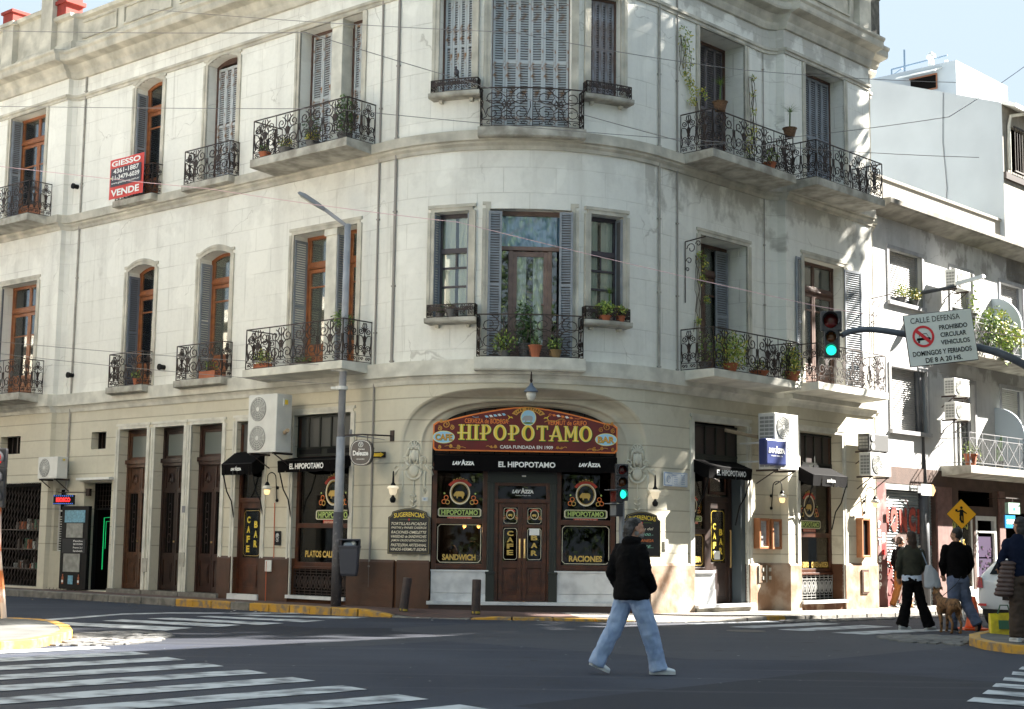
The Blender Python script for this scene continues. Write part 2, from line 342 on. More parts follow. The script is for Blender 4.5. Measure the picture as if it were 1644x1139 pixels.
xs=[-90,-60,-40,-25]+[-16+.5*i for i in range(69)]+[25,40,60,90]
ys=[-60,-30,-10,0,5]+[8+.5*i for i in range(65)]+[45,55,70,90,130]
struct(grid(xs,ys,lambda x,y:zr(x,y),'road',M_asph))
def okerb(s): return lerp(s,[(-40,1.1),(-3,1.1),(0,1.0),(3,1.3),(6,1.55),(40,1.55)])
def strip(name,ss,oa,ob,za,zb,m,uvs=False):
    b=MB(); vs=[]
    for s in ss:
        p,_=path(s,oa(s)); q,_=path(s,ob(s)); vs+=[(p.x,p.y,za(p.x,p.y)),(q.x,q.y,zb(q.x,q.y))]
    b.add(vs,[(2*i,2*i+2,2*i+3,2*i+1) for i in range(len(ss)-1)]); return b
def frange(a,b,n): return [a+(b-a)*i/n for i in range(n+1)]
def ramp_k(s): # dropped kerb at the crossing ramp
    return lerp(s,[(-2.6,1),(-1.9,.0),(-1.0,.0),(-.5,.5),(1.0,.5),(2.0,.1),(3.2,.1),(4.5,.8)])
def zk(s,p):   # top of kerb
    return zr(p.x,p.y)+.012+(zs(p.x)-zr(p.x,p.y))*ramp_k(s)
def pavement(name,s0,s1,m,ext):
    ss=frange(s0,s1,60); b=MB(); vs=[]; K=5
    for s in ss:
        for k in range(K+1):
            t=k/K; o=-.4+(okerb(s)-.15+.4)*t; p,_=path(s,o); z=zs(p.x)*(1-t**3)+(zk(s,path(s,okerb(s))[0])-.002)*t**3
            vs.append((p.x,p.y,z))
    n=K+1; b.add(vs,[(i*n+k,(i+1)*n+k,(i+1)*n+k+1,i*n+k+1) for i in range(len(ss)-1) for k in range(K)]); return struct(b.obj(name,m,smooth=True))
pavement('pavement_left',-30,.8,M_paveL,0); pavement('pavement_right',.8,34,M_paveR,0)
# kerb stones: one run, yellow paint where the photo has it
b=MB(); L_=.62; s=-30
while s<34:
    e=s+L_; 
    yel=(-8.7<s<-6.9) or (-6.3<s<-2.4) or (-.95<s<1.3) or (4.6<s<5.0)
    ss=[s+.012,(s+e)/2,e-.012]; jit=random.uniform(-.012,.012)
    vs=[]
    for q in ss:
        pi,_=path(q,okerb(q)-.16); po,_=path(q,okerb(q)+jit); zt=zk(q,po); zb=-.4
        vs+=[(pi.x,pi.y,zt),(po.x,po.y,zt-.01),(po.x,po.y,zb),(pi.x,pi.y,zb)]
    fs=[]
    for i in (0,1):
        a=4*i; c=a+4; fs+=[(a,a+1,c+1,c),(a+1,a+2,c+2,c+1),(a+3,a,c,c+3)]
    fs+=[(0,3,2,1),(8,9,10,11)]
    b.add(vs,fs,1 if yel else 0); s=e
struct(b.obj('kerb',[M_kerb,M_ykerb],bevel=.012))
def corner_island(name,kerb,far,yrange,m):
    """kerb: polyline of the outer edge; far: points closing the block"""
    P=[Vector(p) for p in kerb]; c=Vector(far[0])
    # inner edge of the kerb
    inn=[]
    for i,p in enumerate(P):
        d=(P[min(i+1,len(P)-1)]-P[max(i-1,0)]).normalized(); nn=Vector((-d.y,d.x)); 
        if (c-p).dot(nn)<0: nn=-nn
        inn.append(p+nn*.17)
    b=MB(); poly=[tuple(p) for p in inn]+list(far); 
    b.add([(x,y,zr(x,y)+.115) for x,y in poly],[tuple(range(len(poly)))],0); a=b.obj(name,m); struct(a)
    b=MB()
    for i in range(len(P)-1):
        n=max(1,int((P[i+1]-P[i]).length/.6)); 
        for k in range(n):
            t0,t1=k/n,(k+1)/n; q=[P[i].lerp(P[i+1],t0),P[i].lerp(P[i+1],t1),inn[i].lerp(inn[i+1],t1),inn[i].lerp(inn[i+1],t0)]
            zt=[zr(*v)+.12 for v in q]; vs=[(q[j].x,q[j].y,zt[j]) for j in range(4)]+[(q[j].x,q[j].y,zt[j]-.4) for j in range(4)]
            b.add(vs,[(0,1,2,3),(0,4,5,1),(1,5,6,2),(2,6,7,3),(3,7,4,0)],1 if yrange[0]<=i<yrange[1] else 0)
    struct(b.obj(name+'_kerb',[M_kerb,M_ykerb],bevel=.01))
P1=Vector((-6.44,19.3)); P2=Vector((-8.42,25.14))
far1=[tuple(P2-tL*60),tuple(P2-tL*60-tR*45),tuple(P1-tR*60-tL*60),]
kl=[tuple(P1-tR*50),tuple(P1-tR*5),tuple(P1-tR*1.5),tuple(P1),(-6.17,19.94),(-6.15,20.9),(-6.28,21.9),(-6.63,22.97),(-7.17,24.16),(-7.6,24.7),tuple(P2),tuple(P2-tL*2),tuple(P2-tL*20),tuple(P2-tL*60)]
corner_island('pavement_near_left',kl,[tuple(P2-tL*60-tR*30),tuple(P1-tR*50-tL*30)],(2,10),M_paveN)
Q2=Vector((9.1,27.6)); Q1=Vector((7.5,20.8))
kr=[tuple(Q2+tR*50),tuple(Q2+tR*2),tuple(Q2),(8.5,26.5),(7.9,25.2),(7.25,23.9),(6.95,22.9),(6.9,22.0),(7.05,21.3),tuple(Q1),tuple(Q1+tL*2),tuple(Q1+tL*40)]
corner_island('pavement_near_right',kr,[tuple(Q1+tL*40+tR*30),tuple(Q2+tR*50+tL*20)],(2,11),M_paveN)
# park corner, behind the camera
pk=Vector((0,0)); kp=[tuple(nL*7.5-tL*40+tL*0-nR*0),]
# cobbled gutter patches
M_cob=mat('cobble_stone',(.19,.185,.18),.8,var=.5,vs=3,bump=.5,bs=20)
b=MB()
def cob(cx,cy,rx,ry,n,avoid):
    for _ in range(n):
        a=random.uniform(0,2*math.pi); r=math.sqrt(random.random()); x=cx+rx*r*math.cos(a); y=cy+ry*r*math.sin(a)
        if not avoid(x,y): continue
        w=random.uniform(.05,.09); l=random.uniform(.08,.13); q=aR+random.uniform(-.2,.2); z=zr(x,y); c_,s_=math.cos(q),math.sin(q)
        vs=[]
        for hz,kk in ((-.05,1),(.018,.9),(.026,.6)):
            for u,v in ((-1,-1),(1,-1),(1,1),(-1,1)): vs.append((x+(u*l*c_-v*w*s_)*kk,y+(u*l*s_+v*w*c_)*kk,z+hz))
        b.add(vs,[(8,9,10,11)]+[(i+j,i+(j+1)%4,i+4+(j+1)%4,i+4+j) for i in(0,4) for j in range(4)])
cob(-5.75,21.9,.8,1.6,220,lambda x,y:x>-6.1+(.0 if y<21.5 else -(y-21.5)*.33))
cob(7.0,24.3,1.0,1.5,260,lambda x,y: x<6.85+max(0,y-23.0)*.5)
for i in range(420):
    s=random.uniform(4.6,22); o=random.uniform(1.6,2.15); p,_=path(s,o); cob(p.x,p.y,.01,.01,1,lambda x,y:True)
struct(b.obj('cobblestones',M_cob,smooth=False))
# painted markings
b=MB()
def quad_paint(q,n=6,dz=.007,irr=.022):
    a,bb,c,d=[Vector(v) for v in q]; vs=[]
    for i in range(n+1):
        t=i/n; p=a.lerp(d,t)+Vector((random.uniform(-irr,irr),random.uniform(-irr,irr))); r=bb.lerp(c,t)+Vector((random.uniform(-irr,irr),random.uniform(-irr,irr)))
        vs+=[(p.x,p.y,zr(p.x,p.y)+dz),(r.x,r.y,zr(r.x,r.y)+dz)]
    b.add(vs,[(2*i,2*i+1,2*i+3,2*i+2) for i in range(n)])
def nrp(n,t): return nR*n+tR*t
for k in range(-1,14):
    top=16.85-1.02*k; bot=top-.5
    if k==-1: top,bot=17.95,17.5
    e=lambda n:10.85-.165*(16.85-n); lo=2.5
    quad_paint([nrp(bot,lo),nrp(top,lo),nrp(top,e(top)+.0),nrp(bot,e(bot))][0:1]+[nrp(top,lo),nrp(top,e(top)),nrp(bot,e(bot))],16)
struct(b.obj('crosswalk_front',M_paint))
b=MB()
for q in ([(-7.85,25.33),(-7.54,25.88),(-5.15,24.73),(-5.4,23.89)],[(-7.07,26.44),(-6.87,26.94),(-4.51,25.73),(-4.79,25.04)],[(-6.5,27.37),(-6.17,27.73),(-3.9,26.42),(-4.2,25.81)],[(-5.83,28.24),(-5.62,28.59),(-3.29,27.33),(-3.62,26.8)],[(-5.27,28.9),(-4.99,29.28),(-2.62,28.6),(-2.92,28.03)]): quad_paint(q,8)
for q in ([(-8.39,25.92),(-8.18,25.66),(-7.71,27.05),(-7.9,27.48)],[(-7.9,27.48),(-7.71,27.05),(-7.28,28.65),(-7.4,28.99)],[(-7.4,28.99),(-7.28,28.65),(-6.53,29.31),(-6.61,29.68)],[(-6.61,29.68),(-6.53,29.31),(-3.88,29.9),(-3.93,30.28)]): quad_paint(q,4,irr=.0)
struct(b.obj('crosswalk_left_street',M_paint))
b=MB()
for q in ([(3.28,28.18),(3.49,28.02),(5.56,30.15),(5.17,30.29)],[(3.96,27.46),(4.43,27.24),(6.59,30.02),(6.18,30.38)],[(4.77,26.87),(5.25,26.55),(7.48,29.48),(6.95,29.8)],[(5.53,26.08),(6.04,25.61),(8.4,28.6),(7.93,28.92)]): quad_paint(q,10)
struct(b.obj('crosswalk_right_street',M_paint))
b=MB()
def nlp(n,t): return nL*n+tL*t
for k in range(7):
    top=19.3-.83*k; bot=top-.45; e=lambda n:-6.0-.29*(n-13.2)
    quad_paint([nlp(bot,e(bot)),nlp(top,e(top)),nlp(top,e(top)+5),nlp(bot,e(bot)+5)],12)
struct(b.obj('crosswalk_near_right',M_paint))
# litter and grit along the gutters
b=MB()
for k in range(260):
    s=random.uniform(-16,14); o=okerb(s)+abs(random.gauss(0,.5))+.05; p,_=path(s,o); z=zr(p.x,p.y)+.012; r=random.uniform(.012,.05); a=random.uniform(0,3)
    b.add([(p.x+r*math.cos(a+q*1.57)*random.uniform(.6,1.2),p.y+r*math.sin(a+q*1.57),z+random.uniform(0,.012)) for q in range(4)],[(0,1,2,3)],random.choice((0,0,0,1,2)))
for k in range(120):
    x=random.uniform(-5,7); y=random.uniform(15,27); z=zr(x,y)+.012; r=random.uniform(.006,.022); a=random.uniform(0,3)
    b.add([(x+r*math.cos(a+q*1.57),y+r*math.sin(a+q*1.57)*random.uniform(.5,1),z) for q in range(4)],[(0,1,2,3)],random.choice((0,1,2)))
o=b.obj('litter',[mat('dry_leaf',(.13,.08,.03),.9),mat('paper_scrap',(.5,.5,.48),.9),mat('dirt_speck',(.03,.025,.02),.95)]); o['kind']='stuff'
# manhole on the right street
b=MB(); b.lathe([(.34,-.02),(.34,.006),(.0,.006)],(4.1,26.2,zr(4.1,26.2)),20); o=b.obj('manhole_cover',mat('cast_iron',(.07,.065,.06),.6,bump=.6,bs=30)); tag(o,'round iron manhole cover in the asphalt near the right crosswalk','manhole cover')
# ================================================================= CORNER BUILDING
W={}
def reg(o,M): W[o.name]=M; return o
def part(b,name,mats,parent,M=None,**k):
    M=M if M is not None else Matrix.Identity(4)
    o=b.obj(name,mats,**k); o.parent=parent; o.matrix_local=W[parent.name].inverted()@M; W[o.name]=M; return o
def thing(name,label,cat,M,group=None): o=E(name,label,cat,M,group); return reg(o,M)
BO=Matrix.Translation((O.x,O.y,0))
bld=thing('corner_building','three-storey cream stucco corner building with rounded bay, iron balconies and a cafe at street level','building',BO)
OPS=[]
def op(s0,s1,z0,z1,arch=0,depth=.36,sill=True,curve=None,room=1.3): 
    d=dict(s0=s0,s1=s1,z0=z0,z1=z1,arch=arch,depth=depth,curve=curve,room=room); OPS.append(d); return d
# upper floors, left facade
op(-17.5,-15.8,9.6,12.6); op(-17.5,-15.8,5,8)
for a,b_ in ((-12.15,-11.08),(-9.32,-8.22)):
    op(a,b_,9.6,12.62,arch=.13); op(a,b_,5,7.98,arch=.13)
op(-6.05,-4.05,9.6,12.6,depth=.42); op(-6.05,-4.05,5,8,depth=.42)
# bay
op(-.82,.82,9.6,12.6,depth=.3); op(-1.93,-1.2,10.42,12.55,depth=.26); op(1.22,1.93,10.42,12.55,depth=.26)
op(-.80,.86,5,8,depth=.3); op(-1.95,-1.2,5.85,7.97,depth=.26); op(1.25,2.0,5.85,7.97,depth=.26)
# right facade
op(4.45,6.15,9.6,12.6,depth=.62); op(8.1,9.8,9.6,12.6,depth=.45)
op(4.45,6.2,5,8,depth=.62); op(7.95,9.7,5,8,depth=.35)
# ground floor
op(-17.15,-16.2,3.52,3.98,depth=.4); op(-13.4,-12.78,3.56,3.98,depth=.3)
op(-21.6,-15.12,.17,2.75,depth=.3,room=3); op(-14.75,-14.42,1.06,2.62,depth=.15,room=.5); op(-13.6,-12.45,.14,2.74,depth=.4,room=2)
for a,b_ in ((-12.2,-11.1),(-10.78,-9.68),(-9.4,-8.28)): op(a,b_,.22,4.0,depth=.3)
op(-7.76,-6.85,.24,4.0,depth=.35); op(-5.85,-4.1,.27,4.05,depth=.3)
op(4.22,6.15,.2,4.02,depth=.32); op(7.69,9.5,.23,4.0,depth=.35)
ARC_Z=3.0; ARC_H=1.43; ARC_S=2.7; ARC_N=3.1
def arccurve(s): 
    u=min(1,abs(s)/ARC_S); return ARC_Z+ARC_H*(1-u**ARC_N)**(1/ARC_N)
op(-ARC_S,ARC_S,-.3,ARC_Z+ARC_H,curve=arccurve,depth=0,room=0)
def ztop(d,s):
    if d['curve']: return d['curve'](s)
    if d['arch']:
        c=(d['s0']+d['s1'])/2; u=(s-c)/((d['s1']-d['s0'])/2); return d['z1']-d['arch']*u*u
    return d['z1']
def build_walls():
    b=MB(); SMIN,SMAX=-22,11.55
    ss={SMIN,SMAX,-S0,S0}|set(SB); zz={-.35,4.67,9.38,13.9}
    ss|=set(frange(-S0,S0,50))
    for d in OPS:
        ss|={d['s0'],d['s1']}; zz|={d['z0'],d['z1']}
        if d['curve']: ss|=set([ARC_S*math.sin(math.pi/2*k/14)*sg for k in range(15) for sg in(-1,1)])
        elif d['arch']: ss|=set(frange(d['s0'],d['s1'],8))
    ss=sorted(round(x,4) for x in ss); zz=sorted(zz); ss=[x for i,x in enumerate(ss) if i==0 or x-ss[i-1]>1e-3]
    def P(s,z,o=0): p,_=path(s,sec(s)+o); return (p.x,p.y,z)
    for a,c in zip(ss,ss[1:]):
        mid=(a+c)/2; act=[d for d in OPS if d['s0']<mid<d['s1']]
        # vertical intervals free of openings
        for z0,z1 in zip(zz,zz[1:]):
            zm=(z0+z1)/2
            if any(d['z0']<zm<d['z1'] for d in act): continue
            b.add([P(a,z0),P(c,z0),P(c,z1),P(a,z1)],[(0,1,2,3)],1 if zm<4.67 else 0,[[(a,z0),(c,z0),(c,z1),(a,z1)]])
        for d in act:
            if d['curve'] or d['arch']:
                za,zc=ztop(d,a),ztop(d,c)
                b.add([P(a,za),P(c,zc),P(c,d['z1']),P(a,d['z1'])],[(0,1,2,3)],1 if d['z1']<4.67 else 0,[[(a,za),(c,zc),(c,d['z1']),(a,d['z1'])]])
            if d['depth']:
                dp=-d['depth']; za,zc=ztop(d,a),ztop(d,c); m=1 if d['z1']<4.67 else 0
                b.add([P(a,za),P(c,zc),P(c,zc,dp),P(a,za,dp)],[(0,3,2,1)],m,[[(a,za),(a,za+.3),(c,zc+.3),(c,zc)]])
                b.add([P(a,d['z0']),P(c,d['z0']),P(c,d['z0'],dp),P(a,d['z0'],dp)],[(0,1,2,3)],3,None)
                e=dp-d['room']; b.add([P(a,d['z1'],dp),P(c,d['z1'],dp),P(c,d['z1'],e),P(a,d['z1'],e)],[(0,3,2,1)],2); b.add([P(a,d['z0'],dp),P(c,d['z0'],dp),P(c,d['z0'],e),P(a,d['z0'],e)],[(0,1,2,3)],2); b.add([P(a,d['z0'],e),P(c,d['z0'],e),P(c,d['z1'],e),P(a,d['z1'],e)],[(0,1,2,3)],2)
                if d['arch']: b.add([P(a,za,dp),P(c,zc,dp),P(c,d['z1'],dp),P(a,d['z1'],dp)],[(0,1,2,3)],2)
    for d in OPS:
        if not d['depth']: continue
        dp=-d['depth']; e=dp-d['room']; m=1 if d['z1']<4.67 else 0
        for s,sg in ((d['s0'],0),(d['s1'],1)):
            zt=ztop(d,s); v=[P(s,d['z0']),P(s,d['z0'],dp),P(s,zt,dp),P(s,zt)]; b.add(v,[(0,1,2,3) if sg==0 else (3,2,1,0)],m,[[(s,d['z0']),(s+.3,d['z0']),(s+.3,zt),(s,zt)] if sg==0 else [(s,zt),(s+.3,zt),(s+.3,d['z0']),(s,d['z0'])]])
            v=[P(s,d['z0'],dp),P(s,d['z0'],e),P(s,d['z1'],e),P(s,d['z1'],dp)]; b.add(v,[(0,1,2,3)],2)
    # end walls, roof
    for s in (SMIN,SMAX):
        p=P(s,0); q=P(s,0,-9); b.add([(p[0],p[1],-.3),(q[0],q[1],-.3),(q[0],q[1],13.9),(p[0],p[1],13.9)],[(0,1,2,3)],0,[[(0,0),(9,0),(9,13.9),(0,13.9)]])
    o=part(b,'facade_wall',[M_wall,M_gwall,M_dark,M_slab],bld)
    b=MB(); rs=[-22,-14.82,-14.6]+frange(-S0,S0,12)+[6.85,7.22,11.55]; pts=[P(s,13.6) for s in rs]; q=P(11.55,13.6,-9); r=P(-22,13.6,-9); pts+=[q,r]
    b.add(pts,[tuple(range(len(pts)))]); part(b,'roof',M_slab,bld)
    for nm,s in (('back_wall',0),):
        b=MB(); a=P(11.55,0,-9); c=P(-22,0,-9); b.add([(a[0],a[1],-.3),(c[0],c[1],-.3),(c[0],c[1],13.9),(a[0],a[1],13.9)],[(0,1,2,3)]); part(b,nm,M_slab,bld)
build_walls()
def sweep(name,prof,s0,s1,m,parent=bld,usesec=True,step=.25,extra=(),closed=True,ofn=None,dentil=False):
    ss={s0,s1}|{x for x in SB+(-S0,S0)+tuple(extra) if s0<x<s1}
    n=max(2,int((min(s1,S0)-max(s0,-S0))/.2)) if s1>-S0 and s0<S0 else 0
    if n: ss|=set(x for x in frange(max(s0,-S0),min(s1,S0),n))
    ss=sorted(ss); b=MB(); k=len(prof); vs=[]
    for s in ss:
        for o,z in prof:
            p,_=path(s,o+(sec(s) if usesec else 0)+(ofn(s) if ofn else 0)); vs.append((p.x,p.y,z))
    fs=[(i*k+j,i*k+(j+1)%k,(i+1)*k+(j+1)%k,(i+1)*k+j)[::-1] for i in range(len(ss)-1) for j in range(k if closed else k-1)]
    fs+=[tuple(range(k)),tuple((len(ss)-1)*k+j for j in range(k-1,-1,-1))]
    b.add(vs,fs); return part(b,name,m,parent)
# cornice, architrave line, string courses, parapet
sweep('cornice',[(-.05,13.18),(.06,13.2),(.10,13.3),(.10,13.36),(.16,13.44),(.20,13.54),(.42,13.60),(.44,13.65),(.44,13.76),(.49,13.81),(.49,13.86),(.2,13.93),(-.05,13.95)],-22,11.75,M_stone)
sweep('architrave',[(-.03,12.62),(.035,12.62),(.035,12.68),(.07,12.70),(.07,12.76),(-.03,12.78)],-22,11.6,M_stone)
sweep('string_course',[(-.05,9.2),(.04,9.2),(.05,9.27),(.10,9.32),(.10,9.36),(.15,9.38),(.15,9.58),(-.05,9.6)],-22,11.6,M_stone)
sweep('string_course',[(-.05,4.52),(.03,4.52),(.05,4.6),(.09,4.66),(.14,4.68),(.15,4.97),(-.05,4.99)],-22,11.6,M_slabw)
M_par=facade_mat('parapet_stucco',(.52,.49,.41),(.27,.25,.21),(.34,.32,.27),rows=3,brick=9,stainamt=.6)
sweep('parapet_wall',[(-.28,13.9),(.0,13.9),(.0,14.2),(-.05,14.24),(-.05,14.84),(.05,14.88),(.07,14.97),(-.30,14.98)],-15.7,10.6,M_stone)
sweep('parapet_wall',[(-.28,13.9),(.0,13.9),(.0,14.2),(-.05,14.24),(-.05,15.2),(.05,15.24),(.07,15.34),(-.30,15.35)],-22,-16.05,M_stone)
for s,hh,red in ((-15.85,15.62,2),(-17.75,15.2,1),(10.7,15.3,0),(-8,15.0,0),(-1.6,15,0),(1.6,15,0),(5.5,15,0)):
    b=MB(); b.box(-.27,.27,-.12,.34,13.92,hh,0); b.box(-.33,.33,-.18,.4,hh,hh+.1,0)
    if red==1: b.box(-.25,.25,-.14,.36,hh+.1,hh+.36,1); b.box(-.29,.29,-.19,.41,hh+.36,hh+.44,1)
    if red==2: b.box(.3,.72,.0,.5,14.9,15.32,1); b.box(.27,.80,-.05,.55,15.32,15.42,1); b.box(.32,.7,.0,.5,15.42,15.62,1)
    part(b,'parapet_pier',[M_stone,mat('red_painted_brick',(.28,.03,.02),.8,var=.3)],bld,fr(s,sec(s)))
for s0,s1 in ((-15.2,-13.2),(-12.9,-10.9),(-10.6,-8.3),(3.3,5.2),(5.8,7.8),(8.2,10.2)):
    b=MB(); w_=s1-s0; 
    for x0,x1,z0,z1 in ((0,w_,14.3,14.34),(0,w_,14.74,14.78),(0,.04,14.34,14.74),(w_-.04,w_,14.34,14.74)): b.box(x0,x1,.0,.06,z0,z1)
    part(b,'parapet_panel',M_stone,bld,fr(s0,sec((s0+s1)/2)+.0))
# party-wall stub above the right end and vertical pipes
b=MB(); b.box(-.1,.35,.0,.8,13.9,15.1); b.box(-.12,.37,-.02,.82,15.1,15.2); b.box(-.05,.3,.1,.7,15.2,15.45); part(b,'chimney',mat('sooty_chimney',(.16,.15,.13),.9,var=.6,vs=6,bump=.5),bld,fr(11.25,sec(11)))
M_pipe=mat('drain_pipe',(.40,.38,.34),.7,var=.3); M_pipe2=mat('weathered_joint',(.30,.275,.25),.8)
for s,z0,z1,m,r in ((-14.35,.2,13.2,M_pipe,.028),(-3.42,.5,13.1,M_pipe2,.022),(-2.93,4.6,13.1,M_pipe2,.03),(3.0,4.6,13.1,M_pipe,.03),(3.62,4.6,13.1,M_pipe2,.02),(11.45,.0,13.2,M_pipe,.05),(6.85,5,12.6,M_pipe2,.012)):
    b=MB(); b.tube([(0,-.03,z0),(0,-.03,z1)],r,6)
    for z in frange(z0+.4,z1-.4,5): b.box(-r*1.5,r*1.5,-.05,.01,z,z+.03)
    part(b,'drainpipe',m,bld,fr(s,sec(s)))
# ---------------------------------------------------------------- windows
def louver(b,w,h,M,m=0,pitch=.052,th=.035):
    o=b.M; b.M=o@M; st=.045
    b.box(0,st,0,th,0,h,m); b.box(w-st,w,0,th,0,h,m); 
    for z in (0,h*.5-.03,h-.06): b.box(st,w-st,.002,th-.002,z,z+.06,m)
    n=int(h/pitch)
    for i in range(1,n):
        z=i*pitch
        if z<.07 or z>h-.07 or abs(z-h*.5)<.045: continue
        b.add([(st,.004,z-.018),(w-st,.004,z-.018),(w-st,th-.004,z+.024),(st,th-.004,z+.024)],[(0,1,2,3)],m)
        b.add([(st,.004,z-.018),(w-st,.004,z-.018),(w-st,.004,z-.008),(st,.004,z-.008)],[(0,1,2,3)],m)
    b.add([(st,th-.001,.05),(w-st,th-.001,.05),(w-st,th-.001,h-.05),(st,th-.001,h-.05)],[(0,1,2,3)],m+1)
    b.M=o
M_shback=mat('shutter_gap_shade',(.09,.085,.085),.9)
def RotZ(a): return Matrix.Rotation(a,4,'Z')
def T_(x,y,z): return Matrix.Translation((x,y,z))
def shutter(win,M,specs,h,mt):
    for (x,y,a,w,z0,hh) in specs:
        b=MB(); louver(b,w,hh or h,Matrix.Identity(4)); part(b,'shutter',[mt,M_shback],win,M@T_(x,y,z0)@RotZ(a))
def curtain(win,M,x0,x1,y,z0,z1,m=M_curt,part_gap=0):
    b=MB(); spans=[(x0,x1)] if not part_gap else [(x0,x0+(x1-x0)*(.5-part_gap)),(x1-(x1-x0)*(.5-part_gap),x1)]
    for a,c in spans:
        n=max(8,int((c-a)/.03)); vs=[]
        for z in (z0,z1):
            for i in range(n+1): vs.append((a+(c-a)*i/n,y+.025*math.sin(i*1.9+random.random()*.5),z))
        b.add(vs,[(i,i+1,n+1+i+1,n+1+i) for i in range(n)])
    part(b,'curtain',m,win,M,smooth=True)
def surround(win,M,x0,x1,z0,z1,arch=0,w_=.14,y=-.035,yf=None):
    b=MB(); n=10 if arch else 1; yf=yf or (lambda x:0)
    def zt(x): u=(x-(x0+x1)/2)/((x1-x0)/2); return z1-arch*min(1,u*u)
    for (k,wi,yy) in ((0,w_*.55,y*.6),(1,w_,y)):
        a=0 if k==0 else w_*.55
        b.box(x0-wi,x0-a,yf(x0)+yy,yf(x0)+.03,z0,zt(x0)); b.box(x1+a,x1+wi,yf(x1)+yy,yf(x1)+.03,z0,zt(x1))
        X=frange(x0-wi,x1+wi,n)
        for p,q in zip(X,X[1:]):
            zp=zt(min(max(p,x0),x1)); zq=zt(min(max(q,x0),x1)); yp=yf(p);yq=yf(q)
            b.add([(p,yp+yy,zp+a),(q,yq+yy,zq+a),(q,yq+yy,zq+wi),(p,yp+yy,zp+wi),(p,yp+.03,zp+a),(q,yq+.03,zq+a),(q,yq+.03,zq+wi),(p,yp+.03,zp+wi)],[(0,1,2,3),(4,7,6,5),(0,4,5,1),(3,2,6,7),(0,3,7,4),(1,5,6,2)])
    part(b,'surround',M_slabw if z1<6 and M.translation.z<4 else M_stone,win,M)
def french(sc,hw,z0,h,depth,wood=M_orange,arch=0,leaves=2,curt=True,shut=(),shm=M_shut,sur=True,panel=.42,x0=None,x1=None,pane_top=.76,name='window',midbar=.62,surx=None):
    """tall casement: frame, transom light, glazed leaves"""
    M=fr(sc,sec(sc),z0); x0=-hw if x0 is None else x0; x1=hw if x1 is None else x1; y=depth-.02
    b=MB(); f=.06; tz=h*pane_top; W_=x1-x0
    def zt(x):
        if not arch: return h
        return h-arch*(x/hw)**2
    b.box(x0,x0+f,y,y+.09,0,zt(x0+f),0); b.box(x1-f,x1,y,y+.09,0,zt(x1-f),0)
    X=frange(x0,x1,8 if arch else 1)
    for p,q in zip(X,X[1:]):
        b.add([(p,y,zt(p)-f*1.2),(q,y,zt(q)-f*1.2),(q,y,zt(q)),(p,y,zt(p)),(p,y+.09,zt(p)-f*1.2),(q,y+.09,zt(q)-f*1.2)],[(0,1,2,3),(0,4,5,1)],0)
    b.box(x0+f,x1-f,y-.02,y+.09,tz,tz+.11,0); b.box(x0+f,x1-f,y-.04,y+.0,tz+.03,tz+.06,0)
    cw=(W_-2*f)/leaves; st=.075
    for k in range(leaves):
        a=x0+f+k*cw; c=a+cw; e=.004
        b.box(a+e,a+st,y+.015,y+.06,0.02,tz-.005,0); b.box(c-st,c-e,y+.015,y+.06,.02,tz-.005,0)
        b.box(a+st,c-st,y+.015,y+.06,.02,.12,0); b.box(a+st,c-st,y+.015,y+.06,tz-.09,tz-.005,0)
        if panel: b.box(a+st,c-st,y+.03,y+.05,.12,.12+panel,0); b.box(a+st+.03,c-st-.03,y+.018,y+.035,.16,.08+panel,0); b.box(a+st,c-st,y+.015,y+.06,.12+panel,.20+panel,0)
        if midbar: b.box(a+st,c-st,y+.02,y+.055,h*midbar,h*midbar+.035,0)
        # transom light sashes
        b.box(a+e,a+.05,y+.015,y+.06,tz+.11,zt((a+c)/2)-.05,0); b.box(c-.05,c-e,y+.015,y+.06,tz+.11,zt((a+c)/2)-.05,0); b.box(a+.05,c-.05,y+.015,y+.06,tz+.11,tz+.16,0)
    win=part(b,name,[wood],bld,M,bevel=.006)
    b=MB()
    for k in range(leaves):
        a=x0+f+k*cw; c=a+cw
        b.box(a+st,c-st,y+.034,y+.040,(.2+panel) if panel else .12,tz-.09); b.box(a+.05,c-.05,y+.034,y+.040,tz+.16,h-arch-.06)
        if arch: b.box(a+.05,c-.05,y+.036,y+.038,h-arch-.06,h-.08)
    part(b,'pane',M_glass,win,M)
    if curt: curtain(win,M,x0+f,x1-f,y+.07,.3,h-.05,part_gap=.1 if curt==2 else 0)
    if shut: shutter(win,M,shut,h-.06,shm)
    if sur: surround(win,M,*(surx or (-hw,hw)),0,h,arch)
    return win,M
